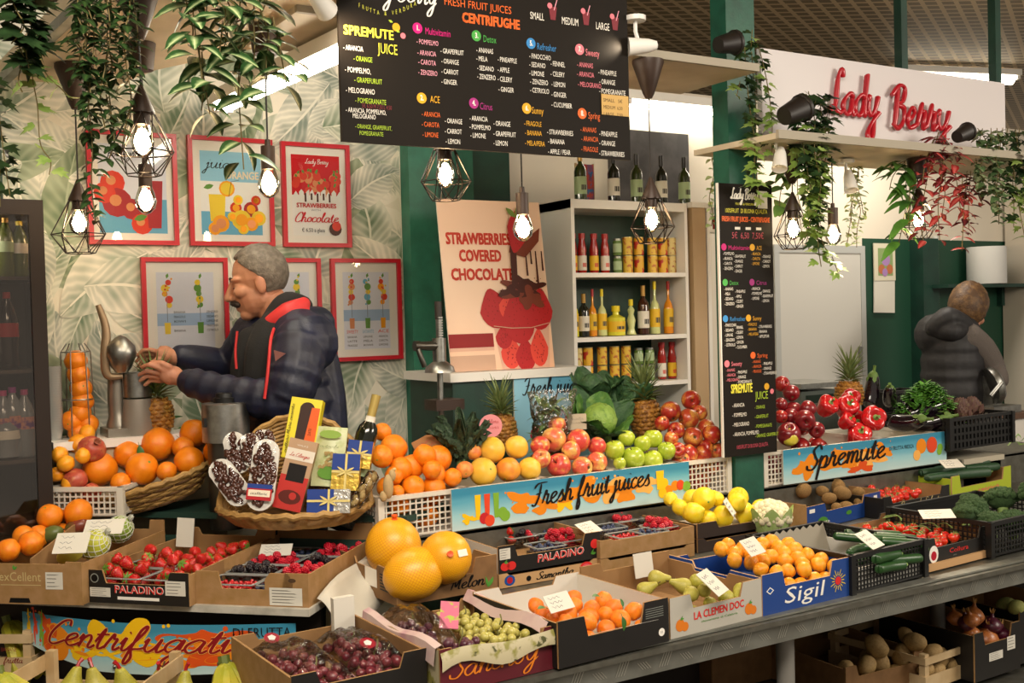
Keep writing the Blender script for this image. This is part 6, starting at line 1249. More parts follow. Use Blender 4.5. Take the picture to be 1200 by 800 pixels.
def bottle(x, z, h, r, body, cap, lab, label, shape='wine', y=4.09, cat='bottle', group='bottles on the bookcase', fancy=None):
    t = thing('bottle', label, cat, (x, y, z), 0, group)
    pr = {'wine': [(0, 0), (r, .004), (r, h*.58), (r*.85, h*.66), (r*.34, h*.74), (r*.32, h*.97), (r*.36, h*.975), (r*.36, h), (0, h)], 'sauce': [(0, 0), (r*.9, .003), (r, h*.08), (r*.98, h*.45), (r*.9, h*.5), (r, h*.56), (r*.8, h*.72), (r*.62, h*.82), (r*.62, h*.87), (0, h*.87)], 'flask': [(0, 0), (r, .004), (r, h*.45), (r*.8, h*.56), (r*.26, h*.66), (r*.25, h*.92), (0, h*.92)], 'square': [(0, 0), (r*1.1, .003), (r*1.1, h*.6), (r*.4, h*.7), (r*.35, h*.86), (0, h*.86)], 'figure': [(0, 0), (r, .004), (r*.6, h*.2), (r*.9, h*.42), (r*.5, h*.58), (r*.75, h*.7), (r*.3, h*.8), (0, h*.88)]}[shape]
    MB().lathe(pr, 16).build('glass_body', body, t); ch = {'wine': (.78, 1.0, .40), 'sauce': (.86, 1.0, .72), 'flask': (.84, 1.0, .33), 'square': (.8, 1.0, .5), 'figure': (.82, 1.0, .45)}[shape]
    MB().lathe([(r*ch[2], h*ch[0]), (r*ch[2], h*ch[1]-.002), (0, h*ch[1])], 12).build('cap', cap, t)
    if lab: 
        l0, l1 = (.14, .48) if shape != 'sauce' else (.08, .44); MB().lathe([(r*1.012*(1.1 if shape == 'square' else 1), h*l0), (r*1.012*(1.1 if shape == 'square' else 1), h*l1)], 16).build('label_band', lab, t)
        mb = MB(); rr = r*1.02*(1.1 if shape == 'square' else 1); mb.add([(rr*math.sin(a), -rr*math.cos(a), h*(l0+.08+.1*b)) for a in (-.5, -.17, .17, .5) for b in (0, 1)], [(0, 2, 3, 1), (2, 4, 5, 3), (4, 6, 7, 5)]); mb.build('label_print', fancy or M('label_dark', '#3d3a33', .5), t)
    return t
GDARK = M('bottle_dark_glass', '#12160c', .1, coat=.5); GGREEN = M('bottle_green_glass', '#2c3812', .1, coat=.5); GBRN = M('whisky_glass', '#3b1a0a', .1, coat=.5); GYEL = M('limoncello', '#d9d23c', .15, coat=.4); GPALE = M('pale_liqueur', '#c8cf8e', .15, coat=.4); GOR = M('orange_liqueur', '#e08c1a', .15, coat=.4); GRED = M('tomato_sauce', '#9c1c14', .15, coat=.4)
CAPR = M('cap_red', '#a51d1d', .35); CAPY = M('cap_yellow', '#e6cf1a', .35); CAPG = M('cap_gold', '#a98545', .4, .5); CAPK = M('cap_black', '#1a1716', .4); LW = M('label_white', '#d9d4c6', .5); LY = M('label_yellow', '#e0b51c', .5); LG = M('label_green', '#9fb58a', .5)
for i, (px, g, c, l, lab) in enumerate(((685, GGREEN, CAPG, LG, 'dark wine bottle with green label, left of the small painting'), (724, GDARK, CAPK, LW, 'black wine bottle with white label beside the small painting'), (751, GGREEN, CAPK, LG, 'tall green wine bottle in the middle of the bookcase top'), (780, GDARK, CAPK, LW, 'black wine bottle with white label behind the hanging lamp cable'), (807, GGREEN, CAPK, LG, 'green wine bottle at the bookcase top end beside the menu'))): bottle(bx(px, 230), 2.071, .235, .029, g, c, l, lab, y=4.1)
P = bx(705, 210); t = thing('painting', 'small colourful abstract painting standing on the bookcase', 'painting', (P, 4.2, 2.07)); MB().box2((-.045, 0, 0), (.05, .012, .19)).build('canvas', M('abstract_paint', '#7a4a6a', .6, n=(26, '#c24a3a', .45, .55), n2=(38, '#3a6aa8', .52, .6)), t); MB().box2((-.05, .002, -.0), (-.045, .014, .195)).box2((.05, .002, 0), (.055, .014, .195)).build('edge_frame', WOODY, t)
z = SH[1]
for i, (px, l) in enumerate(((674, LY), (685, LW), (699, LY), (712, LW))): bottle(bx(px, 300), z, .185, .0215, GRED, CAPR, l, f'red tomato sauce bottle with {"yellow" if l is LY else "white"} label on the top shelf, {ORD[i]} from left', 'sauce', fancy=M('label_red', '#c23a2a', .5))
def jar(x, z, r, h, m, cap, lab, label, cat='jar', name='jar', group='jars on the bookcase', y=4.09, band=True):
    t = thing(name, label, cat, (x, y, z), 0, group); MB().lathe([(0, 0), (r*.95, .002), (r, h*.06), (r, h*.8), (r*.86, h*.88), (0, h*.88)] if name == 'jar' else [(0, 0), (r, .001), (r, h*.97), (0, h*.97)], 16).build('glass_body' if name == 'jar' else 'can_body', m, t); MB().lathe([(r*.9 if name == 'jar' else r*1.02, h*.87 if name == 'jar' else h*.96), (r*.9 if name == 'jar' else r*1.02, h), (0, h)], 16).build('lid', cap, t)
    if lab: MB().lathe([(r*1.015, h*.2), (r*1.015, h*.7)], 16).build('label_band', lab, t)
    return t
JG = M('pesto_jar', '#5d7a3c', .2, coat=.3); CANL = M('can_label_yellow', '#d8b23a', .45, n=(55, '#b5622a', .55, .62)); CANR = M('can_label_red_fruit', '#d9a82a', .45, n=(35, '#b52a22', .5, .56)); CANP = M('can_label_pale', '#d4c07a', .45, n=(60, '#a8643a', .56, .62)); LID = M('can_lid', '#b3a57c', .3, .8)
for k in range(2): jar(bx(725, 300), z+.082*k, .0205, .08, JG, M('cap_silver', '#8f948c', .3, .8), LG, f'green lidded jar on the top shelf, {"lower" if k == 0 else "upper"} of two', y=4.08)
for i, px in enumerate((737, 750, 766, 778, 788)):
    for k in range(2): jar(bx(px, 300), z+.086*k, .024, .084, [CANL, CANR, CANL, CANR, CANP][i], LID, None, f'yellow fruit tin on the top shelf, {ORD[i]} from left, {"lower" if k == 0 else "upper"} of two', 'tin', 'food_tin', 'fruit tins on the top shelf', y=4.08)
z = SH[2]
for i, (px, h, r, g, c, l, sh, lab) in enumerate(((676, .225, .022, GYEL, CAPY, LY, 'flask', 'yellow limoncello bottle at the left end of the middle shelf'), (687.5, .2, .026, GDARK, CAPG, LW, 'wine', 'dark liqueur bottle with a white label on the middle shelf'), (698, .22, .02, GOR, CAPR, LY, 'flask', 'slim orange liqueur bottle with red cap, beside the dark one'), (709, .22, .0225, GPALE, CAPY, LY, 'flask', 'pale yellow bottle with yellow cap beside the square bottle'), (725, .142, .04, GYEL, CAPY, LY, 'square', 'squat square yellow liqueur bottle on the middle shelf'), (743, .17, .024, GPALE, CAPY, None, 'figure', 'figure shaped pale liqueur bottle on the middle shelf'), (757.5, .235, .028, GBRN, CAPG, LW, 'wine', 'brown whisky bottle with a white label on the middle shelf'), (771, .255, .025, GPALE, CAPY, LY, 'flask', 'tall pale yellow bottle with yellow cap beside the whisky'), (787, .255, .024, GOR, CAPR, LY, 'flask', 'tall orange liqueur bottle with red cap at the shelf end'))): bottle(bx(px, 390), z, h, r, g, c, l, lab, sh)
z = SH[3]
for i, px in enumerate((680, 692.5, 709, 723.5, 737)):
    for k in range(2): jar(bx(px, 440), z+.086*k, .0235, .084, [CANP, CANR, CANL, CANL, CANL][i], LID, None, f'yellow fruit tin on the lower shelf, {ORD[i]} from left, {"lower" if k == 0 else "upper"} of two', 'tin', 'food_tin', 'fruit tins on the lower shelf')
for i, px in enumerate((752, 765)):
    for k in range(2): jar(bx(px, 440), z+.079*k, .0215, .077, JG, M('cap_silver', '#8f948c'), LG, f'green lidded jar on the lower shelf, {ORD[i]} from left, {"lower" if k == 0 else "upper"} of two')
for i, (px, l) in enumerate(((779, LW), (791, LY))): bottle(bx(px, 440), z, .18, .0215, GRED, CAPR, l, f'red tomato sauce bottle with {"yellow" if l is LY else "white"} label on the lower shelf', 'sauce', fancy=M('label_red', '#c23a2a'))
tag(MB().box2((3.42, 4.575, 2.14), (3.95, 4.598, 2.52)).build('wall_picture', M('dark_photo', '#2b2826', .4, n=(6, '#454140', .45, .6))), 'large dark picture on the wall behind the wine bottles', 'picture')
t = thing('soap_dispenser', 'small red and white dispenser on the white shelf beside the hanging menu', 'bottle', (3.62, 4.0, 1.95)); MB().lathe([(0, 0), (.02, .002), (.022, .06), (.01, .07), (0, .07)], 10).build('body', CAPR, t); MB().tube([(0, 0, .07), (0, 0, .1), (-.03, -.01, .1)], .006, 6).build('pump', WHITE, t); tag(MB().box2((3.56, 3.98, 1.935), (3.72, 4.06, 1.95)).build('bracket_shelf', WHITE), 'tiny white bracket shelf carrying the red dispenser', 'shelf')
# ---- drinks fridge
t = thing('drinks_fridge', 'dark brown glass fronted drinks fridge against the leaf wallpaper', 'fridge', (0, 3.9, 0)); x1 = .575
for a, b in (((x1-.045, 0, 0), (x1, .04, 1.98)), ((-.3, 0, 1.93), (x1-.045, .04, 1.98)), ((-.3, 0, 0), (x1-.045, .04, .08))): MB().box2(a, b).build('frame', BROWNMETAL, t)
MB().box2((-.3, .04, 1.94), (x1, .38, 1.98)).build('top_panel', BROWNMETAL, t); MB().box2((-.3, .36, .08), (x1-.01, .38, 1.94)).build('back_panel', M('fridge_back', '#3a332c', .4), t); MB().box2((x1-.02, .04, .08), (x1-.012, .36, 1.93)).build('side_glass', clearmat('fridge_glass', (.86, .82, .78), .06, .03), t); MB().box2((-.3, .012, .08), (x1-.045, .018, 1.93)).build('front_glass', clearmat('fridge_glass'), t)
for z in (1.73, 1.42, 1.12, .82): MB().box2((-.28, .05, z-.012), (x1-.03, .35, z)).build('shelf', M('fridge_shelf', '#4a3d33', .3), t)
def pet(x, y, z, h, r, m, cap, lab, label, cat='bottle'):
    t = thing('drink_bottle', label, cat, (x, y, z), 0, 'bottles in the fridge'); MB().lathe([(0, 0), (r*.85, .002), (r, h*.05), (r*.92, h*.25), (r, h*.4), (r, h*.62), (r*.75, h*.76), (r*.3, h*.9), (r*.3, h*.93), (0, h*.93)], 14).build('bottle_body', m, t); MB().lathe([(r*.36, h*.92), (r*.36, h), (0, h)], 10).build('cap', cap, t); MB().lathe([(r*1.01, h*.42), (r*1.01, h*.6)], 14).build('label_band', lab, t)
PETW = M('water_bottle', '#c3cbd0', .12, trans=.6); PINKC = M('cap_pink', '#b8447c', .35)
COLA = M('cola', '#1d0a07', .1, coat=.5); BEER = M('green_beer', '#4f5a1c', .12, coat=.4)
for px, py, h, r, m_, c, l, lab in ((10, 418, .26, .035, COLA, CAPR, M('cola_label', '#a81818', .4), 'dark cola bottle with red label in the fridge'), (-14, 418, .26, .035, COLA, CAPR, M('cola_label', '#a81818'), 'second dark cola bottle deeper left in the fridge'), (5, 510, .23, .036, PETW, PINKC, M('water_label', '#c48a7a', .4, n=(30, '#6a3a7a', .5, .6)), 'clear water bottle with pink cap in the fridge, left'), (16, 510, .24, .036, PETW, M('cap_magenta', '#8a2a7a', .35), M('water_label', '#c48a7a'), 'clear water bottle with purple cap in the fridge, middle'), (30, 512, .23, .034, PETW, PINKC, M('water_label', '#c48a7a'), 'clear water bottle with pink cap nearest the fridge side'), (8, 320, .2, .032, BEER, CAPG, LG, 'green drink bottle on the top fridge shelf'), (24, 322, .19, .03, BEER, CAPY, LW, 'green drink bottle nearest the side on the top fridge shelf'), (10, 588, .16, .05, PETW, CAPR, LW, 'squat clear bottle on the lowest fridge shelf')):
    X = at(px, py, Y=4.03).x; zz_ = at(px, py, Y=4.03).z; z = min((1.73, 1.42, 1.12, .82), key=lambda q: abs(q-zz_)); pet(X, 4.03+.05*(px < 0), z, h, r, m_, c, l, lab)
# ================================================================ hanging lamps
BULB = M('bulb_glow', '#ffffff', .4, emit=('#ffdcaa', 88)); BGLASS = clearmat('bulb_glass', (1, .97, .9), .05, .03); SOCK = M('lamp_brown', '#3b2a20', .45, .2); WIRE = M('cage_wire', '#241a14', .4, .6); CORD = M('lamp_cord', '#1f1a17', .6)
def bulb(t, z, r=.030):
    MB().lathe([(.013, z+.03), (.015, z+.012), (r*.8, z-.02), (r, z-.045), (r*.85, z-.068), (r*.4, z-.083), (0, z-.087)], 16).build('bulb_glass', BGLASS, t)
    MB().lathe([(0, z-.07), (.014, z-.065), (.022, z-.05), (.023, z-.043), (.017, z-.025), (.009, z-.012), (0, z-.008)], 10).build('glowing_core', BULB, t)
def pendant(px, py, Y, top, label, cage=True, cup='cone', s=1.0, cuppx=None):
    """px, py: the middle of the bulb socket; top: height of the ceiling cup"""
    P = at(px, py, Y=Y); t = thing('pendant_lamp', label, 'lamp', P, 0, 'hanging cage lamps' if cage else 'bare hanging bulbs'); h = top-P.z
    if cup == 'cone': MB().lathe([(0, h-.13*s), (.012, h-.13*s), (.02, h-.115*s), (.055*s, h-.01), (.055*s, h), (0, h)], 20).build('ceiling_cup', SOCK, t)
    elif cup == 'pot': MB().lathe([(0, h-.085), (.036, h-.085), (.046, h-.002), (.046, h), (0, h)], 20).build('ceiling_cup', SOCK, t)
    MB().tube([(0, 0, .03), (0, 0, h-.08 if cup else h)], .0028, 6).build('cord', CORD, t)
    if cage:
        MB().lathe([(.005, .075), (.009, .065), (.034, .005), (.034, -.0), (.022, -.002), (.022, -.03), (0, -.03)], 18).build('socket', SOCK, t); n = 7; mb = MB(); R = .079*s; rg = [(.033, .003), (R, -.098*s), (.043*s, -.153*s)]
        cp = [[(r*math.cos(6.283*i/n+.3*k), r*math.sin(6.283*i/n+.3*k), z) for i in range(n)] for k, (r, z) in enumerate(rg)]
        for k in range(3): mb.tube(cp[k], .0019, 5, closed=True)
        for i in range(n): mb.tube([cp[0][i], cp[1][i]], .0017, 5); mb.tube([cp[1][i], cp[2][i]], .0017, 5); mb.tube([cp[1][i], cp[2][(i-1) % n]], .0017, 5); mb.tube([cp[0][i], cp[1][(i-1) % n]], .0017, 5)
        mb.build('wire_cage', WIRE, t); bulb(t, -.03, .029*s)
    else:
        MB().lathe([(0, .05), (.008, .05), (.009, .032), (.021, .03), (.021, -.04), (0, -.04)], 16).build('socket', SOCK, t); bulb(t, -.04, .034)
    return t
pendant(166, 133, 2.98, 2.446, 'hanging cage lamp in front, lit, below the widest brown ceiling cup', s=1.06)
pendant(92, 236, 3.95, 2.446, 'hanging cage lamp at the far left beside the trailing dark leaves', s=1.15)
pendant(521, 176, 2.98, 2.428, 'hanging cage lamp below the black menu board beside the green pilaster', cup=None)
pendant(763, 233, 2.99, 2.428, 'hanging cage lamp in front of the bottle shelves')
pendant(929, 247, 3.16, 2.188, 'hanging cage lamp among ivy beside the hanging menu')
pendant(1076, 238, 3.1, 2.188, 'hanging cage lamp behind the red trailing plant', cup='pot')
pendant(170, 204, 3.56, 2.446, 'bare bulb lamp behind the front cage lamp', False, 'pot'); pendant(314, 183, 3.2, 2.446, 'bare bulb lamp between orange and strawberry posters', False, 'pot'); pendant(612, 237, 3.0, 2.428, 'bare bulb lamp in front of the big chocolate strawberry poster', False, None); pendant(976, 252, 3.2, 2.188, 'bare bulb lamp among ivy near the white sign', False, None)
def spot(P, tgt, label, energy, body=WHITE, s=1.0):
    t = thing('spotlight', label, 'spotlight', P, 0, 'small white spotlights'); d = (Vector(tgt)-Vector(P)).normalized(); m = d.to_track_quat('-Z', 'Y').to_matrix().to_4x4()
    MB().lathe([(.026*s, -.035), (.03*s, -.038), (.022*s, .03), (.014*s, .055), (0, .06)], 18, mat=m).build('head', body, t); MB().lathe([(0, -.03), (.023*s, -.031)], 16, mat=m).build('lens', M('spot_lens', '#ffffff', .3, emit=('#ffe6bd', 25)), t)
    MB().tube([(0, 0, .0), (0, .02, .05), (0, .02, .09)], .007, 6).build('bracket', body, t); MB().lathe([(0, .085), (.035, .085), (.035, .1), (0, .1)], 14, mat=Matrix.Translation((0, .02, 0))).build('mount', body, t)
    light('spot_beam', 'SPOT', Vector(P)+d*.06, energy, WARM, tgt, spot_size=1.5, spot_blend=.6, shadow_soft_size=.03)
spot(at(741, 53, Y=2.78)+Vector((.03, 0, 0)), (2.05, 2.86, 2.4), 'small spotlight shining on the end of the black menu board', 5); spot(at(376, 3, Y=2.7), (1.25, 2.84, 2.3), 'small pale spotlight beside the start of the black menu board', 5)
spot(at(914, 188, Y=3.02), (2.5, 2.6, .7), 'small white spotlight beside the hanging menu under the right shelf', 45); spot(at(996, 214, Y=3.2), (3.4, 2.7, .7), 'small white spotlight among pale trailing leaves', 32)
# ================================================================ black menu boards
def menu_board():
    Y = 2.8; A = at(401, 166, Y=Y); B = at(739, 187, Y=Y); t = thing('menu_board', 'large black menu board of juices hanging across the stall', 'menu board', ((A.x+B.x)/2, Y, 2.045)); W = B.x-A.x; off = Vector(((A.x+B.x)/2, Y, 2.045))
    MB().box2((-W/2, 0, 0), (W/2, .012, .55)).build('board', M('menu_black', '#1a1510', .6, spec=.15), t); IK = inks('#e9e4d8', '#e8e04a', '#a8c43a', '#e0662c', '#d0207a', '#4aa04a', '#a03078', '#3a84c0', '#dca32a', '#e07a86', '#c9a25c', '#7a3038', '#e8a0b0', '#c9c84a')
    mb = MB(); y1 = -.0012
    def T(s, px, py, h, mi=0, cond=.6, bold=0, width=None, q=None): o = at(px, py, Y=Y)-off; k = mpp(at(px, py, Y=Y)); text(mb, s, (o.x, y1, o.z), h*k, mi, cond=cond, bold=bold, width=None if width is None else width*k*1.13)
    def C(px, py, n, mi): o = at(px, py, Y=Y)-off; k = mpp(at(px, py, Y=Y)); disc(mb, (o.x, y1, o.z), 6.4*k, mi, k=18); text(mb, n, (o.x-2.2*k, y1-.0006, o.z-2.8*k), 6*k, 0, bold=.08)
    T('SPREMUTE', 402, 40, 11, 1, bold=.06, width=57); T('JUICE', 443, 62, 12, 1, width=22); 
    for s, x, y, h, mi in (('- ARANCIA', 402, 58, 6, 0), ('- ORANGE', 414, 71, 6, 2), ('- POMPELMO,', 404, 84, 6.4, 0), ('- GRAPEFURUIT', 415, 96, 6, 2), ('- MELOGRANO', 405, 108, 6.4, 0), ('- POMEGRANATE', 416, 120, 6, 2), ('- ARANCIA, POMPELMO,', 405, 131, 5.6, 0), ('MELOGRANO', 413, 138, 5.6, 0), ('- ORANGE, GRAPEFRUIT,', 416, 150, 5, 2), ('POMEGRANATE', 421, 158, 5, 2)): T(s, x, y, h, mi)
    T('5€ 6,50 M 7,50 L 4,50', 424, 126, 5, 11, bold=0); T('FRESH FRUIT JUICES', 520, 5.5, 9, 3, width=82); T('CENTRIFUGHE', 541, 26, 11, 3, bold=.1, width=70)
    for i, ch in enumerate('FRUTTA & VERDURA'):
        f = i/15; T(ch, 420+65*f, 4+15*math.sin(math.pi*(.12+.76*f))**1.2-2*f, 5, 13)
    o = at(447, 2, Y=Y)-off; script(mb, 'Lady Berry', (o.x-.08, y1, o.z+.01), .25, .03, 0, thick=.2)
    for s, x, y, gx in (('SMALL', 621, 22, 645), ('MEDIUM', 658, 28, 684), ('LARGE', 698, 34, 718)):
        T(s, x, y, 8.5, 0, width=len(s)*3.5); o = at(gx, y+1, Y=Y)-off; mb.add([(o.x+a, y1, o.z+b) for a, b in ((0, 0), (.018, 0), (.024, .04), (-.006, .04))], [(0, 1, 2, 3)], 11); disc(mb, (o.x-.002, y1-.0003, o.z+.042), .009, 9); mb.quad((o.x+.012, y1-.0004, o.z+.03), (o.x+.015, y1-.0004, o.z+.03), (o.x+.026, y1-.0004, o.z+.062), (o.x+.023, y1-.0004, o.z+.062), 12)
    for n, cx, cy, mi, nm, nx, ny, tint, L in (('1.', 489, 33, 4, 'Multivitamin', 498, 40, 12, (('POMPELMO', 488, 51), ('ARANCIA', 489, 64), ('CAROTA', 490, 75), ('ZENZERO', 490, 87), ('GRAPEFRUIT', 516, 62), ('ORANGE', 517, 74), ('CARROT', 517, 86), ('GINGER', 517, 98))), ('2.', 494, 115, 8, 'ACE', 504, 120, 3, (('ARANCIA', 494, 136), ('CAROTA', 494, 148), ('LIMONE', 495, 160), ('ORANGE', 521, 144), ('CARROT', 521, 156), ('LEMON', 522, 168))), ('3.', 558, 42, 5, 'Detox', 566, 49, 0, (('ANANAS', 558, 61), ('MELA', 558, 71), ('SEDANO', 559, 82), ('ZENZERO', 559, 92), ('PINEAPPLE', 583, 72), ('APPLE', 583, 84), ('CELERY', 583, 95), ('GINGER', 584, 107))), ('4.', 555, 121, 6, 'Citrus', 562, 128, 0, (('ARANCIA', 550, 141), ('POMPELMO', 550, 151), ('LIMONE', 551, 161), ('ORANGE', 578, 147), ('GRAPEFRUIT', 578, 159), ('LEMON', 578, 170))), ('5.', 622, 51, 7, 'Refresher', 629, 58, 0, (('FINOCCHIO', 620, 68), ('SEDANO', 620, 78), ('LIMONE', 620, 88), ('ZENZERO', 621, 98), ('CETRIOLO', 621, 108), ('FENNEL', 645, 77), ('CELERY', 645, 89), ('LEMON', 646, 101), ('GINGER', 646, 113), ('CUCUMBER', 646, 125))), ('6.', 617, 127, 8, 'Sunny', 623, 133, 8, (('FRAGOLE', 614, 147), ('BANANA', 615, 158), ('MELA/PERA', 615, 170), ('STRAWBERRIES', 641, 157), ('BANANA', 642, 168), ('APPLE / PEAR', 642, 180))), ('7.', 679, 58, 9, 'Sweety', 686, 65, 9, (('ANANAS', 676, 78), ('ARANCIA', 676, 89), ('MELOGRANO', 677, 101), ('PINEAPPLE', 701, 87), ('ORANGE', 702, 98), ('POMEGRANATE', 702, 109))), ('8.', 682, 133, 3, 'Spring', 689, 139, 3, (('ANANAS', 680, 154), ('ARANCIA', 681, 165), ('FRAGOLE', 681, 177), ('PINEAPPLE', 702, 159), ('ORANGE', 702, 170), ('STRAWBERRIES', 702, 182)))):
        C(cx, cy, n, mi); T(nm, nx, ny, 8, mi, bold=0); xm = min(q[1] for q in L)
        for s, x, y in L: T('- '+s, x, y, 5.8, tint if x < xm+8 else 0)
    for px, py, r, mi in ((464, 32, 5, 8), (472, 42, 3.5, 9)): o = at(px, py, Y=Y)-off; k = mpp(at(px, py, Y=Y)); disc(mb, (o.x, y1-.0003, o.z), r*k, mi); mb.leaf((o.x-.01, y1-.0005, o.z+r*k), (-1, 0, .4), (0, -1, 0), .014, .008, 2, 0, 2, 0)
    mb.build('lettering', IK, t)
    a, b = at(704, 110, Y=Y)-off, at(736, 137, Y=Y)-off; MB().box2((a.x, -.004, b.z), (b.x, -.0022, a.z)).build('price_note', M('note_tan', '#c9a25c', .6), t); mb = MB()
    for i, s in enumerate(('SMALL   5€', 'MEDIUM  6,50', 'LARGE   7,50')): text(mb, s, (a.x+.006, -.0045, a.z-.024-.022*i), .011, 0, width=.075)
    mb.build('note_lettering', inks('#3a2a1a'), t)
    for x in (-W/2+.1, W/2-.1): MB().tube([(x, .006, .54), (x, .1, .42)] if 0 else [(x, .006, .53), (x, .006, .62)], .003, 5).build('hanging_wire', STEEL, t)
menu_board()
def menu_strip():
    Y = 3.18; A = at(851, 536, Y=Y); B = at(914, 527, Y=Y); C_ = at(840, 214, Y=Y); x0, x1, z0, z1 = at(846, 400, Y=Y).x, at(908, 400, Y=Y).x, B.z-.005, C_.z; t = thing('hanging_menu', 'tall narrow black menu hanging on the green pillar', 'menu board', (x0, Y, z0)); W, H = x1-x0, z1-z0
    MB().box2((0, 0, 0), (W, .01, H)).build('board', M('menu_black'), t); MB().box2((-.004, .0, 0), (0, .012, H)).build('edge_strip', WHITE, t); IK = inks('#e9e4d8', '#e8e04a', '#a8c43a', '#e0662c', '#d0207a', '#4aa04a', '#a03078', '#3a84c0', '#dca32a', '#e07a86', '#c9a25c', '#b84a5a'); mb = MB(); k = H/310
    def T(s, u, v, h, mi, w=None, bold=.0): text(mb, s, (u*W, -.0012, H-v*k), h*k, mi, cond=.6, width=None if w is None else w*W, bold=bold)
    script(mb, 'Lady Berry', (.22*W, -.0012, H-17*k), .5*W, 6*k, 0, thick=.3); T('FRUTTA & VERDURA', .3, 24, 2.6, 1, .35); T('100%FRUIT  DI BUONA QUALITA', .1, 33, 5, 1, .8); T('FRESH FRUIT JUICES - CENTRIFUGHE', .04, 43, 5.5, 3, .9, .08); T('5€  6,50  7,50€', .22, 62, 7, 11, .6, 0)
    for i in range(3): mb.quad((W*(.28+.2*i), -.0012, H-52*k), (W*(.38+.2*i), -.0012, H-52*k), (W*(.38+.2*i), -.0012, H-49*k), (W*(.28+.2*i), -.0012, H-49*k), 0)
    for u, v, mi, nm, L1, L2 in ((.05, 72, 4, 'Multivitamin', ('POMPELMO', 'ARANCIA', 'CAROTA', 'ZENZERO'), ('GRAPEFRUIT', 'ORANGE', 'CARROT', 'GINGER')), (.58, 72, 8, 'ACE', ('ARANCIA', 'CAROTA', 'LIMONE'), ('ORANGE', 'CARROT', 'LEMON')), (.06, 112, 5, 'Detox', ('ANANAS', 'MELA', 'SEDANO', 'ZENZERO'), ('PINEAPPLE', 'APPLE', 'CELERY', 'GINGER')), (.56, 112, 6, 'Citrus', ('ARANCIA', 'POMPELMO', 'LIMONE'), ('ORANGE', 'GRAPEFRUIT', 'LEMON')), (.05, 153, 7, 'Refresher', ('FINOCCHIO', 'SEDANO', 'LIMONE', 'ZENZERO', 'CETRIOLO'), ('FENNEL', 'CELERY', 'LEMON', 'GINGER', 'CUCUMBER')), (.48, 153, 8, 'Sunny', ('FRAGOLE', 'BANANA', 'MELA/PERA'), ('STRAWBERRIES', 'BANANA', 'APPLE/PEAR')), (.06, 204, 9, 'Sweety', ('ANANAS', 'ARANCIA', 'MELOGRANO'), ('PINEAPPLE', 'ORANGE', 'POMEGRANATE')), (.55, 196, 3, 'Spring', ('ANANAS', 'ARANCIA', 'FRAGOLE'), ('PINEAPPLE', 'ORANGE', 'STRAWBERRIES'))):
        disc(mb, (W*(u+.02), -.0011, H-v*k), 4*k, mi, k=14); T(nm, u+.1, v+3, 5, mi, .03*len(nm)*1.1, 0)
        for i, s in enumerate(L1): T('- '+s, u, v+9+5.6*i, 3.4, mi if mi in (3, 8, 9) else 0, None)
        for i, s in enumerate(L2): T('- '+s, u+.2, v+12+5.6*i, 3.4, 0, None)
    T('SPREMUTE', .14, 238, 10, 1, .4, .05); T('JUICE', .6, 247, 9, 2, .24)
    for i, (a, b) in enumerate((('ARANCIA', 'ORANGE'), ('POMPELMO', 'GRAPEFRUIT'), ('MELOGRANO', 'POMEGRANATE'), ('ARANCIA, POMPELMO', 'ORANGE, GRAPEFRUIT'))): T('- '+a, .16, 254+11*i, 4.4, 0); T('- '+b, .58, 258+11*i, 4, 2)
    T('100%FRUIT DI BUONA QUALITA', .22, 302, 4.5, 11, .6); disc(mb, (W*.82, -.0012, H-233*k), 4*k, 8); disc(mb, (W*.92, -.0012, H-239*k), 3*k, 9); mb.build('lettering', IK, t)
    MB().box2((W*.72, -.003, H-27*k), (W*.9, -.0015, H-7*k)).build('white_note', PAPER, t)
menu_strip()
# ================================================================ hanging plants
def variegated(name, c0, c1, c2=None, k=1.):
    """leaf colour: margin, middle band (uv across the blade), plus a little mottling"""
    m = M(name, c0, .42, spec=.4); nt = m.node_tree; b = nt.nodes['Principled BSDF']; uv = nt.nodes.new('ShaderNodeUVMap'); sep = nt.nodes.new('ShaderNodeSeparateXYZ'); nt.links.new(uv.outputs[0], sep.inputs[0]); a = nt.nodes.new('ShaderNodeMath'); a.operation = 'SUBTRACT'; nt.links.new(sep.outputs[0], a.inputs[0]); a.inputs[1].default_value = .5
    ab = nt.nodes.new('ShaderNodeMath'); ab.operation = 'ABSOLUTE'; nt.links.new(a.outputs[0], ab.inputs[0]); cr = nt.nodes.new('ShaderNodeValToRGB'); nt.links.new(ab.outputs[0], cr.inputs[0]); e = cr.color_ramp.elements; e[0].position = .0; e[0].color = (*lin(c1), 1); e[1].position = .5; e[1].color = (*lin(c0), 1); x = e.new(.13*k); x.color = (*lin(c2 or c1), 1); x = e.new(.3*k); x.color = (*lin(c0), 1); nt.links.new(cr.outputs[0], b.inputs['Base Color']); return m
PSTEM = M('plant_stem', '#6d6034', .7); POTM = M('dark_pot', '#1d1613', .5)
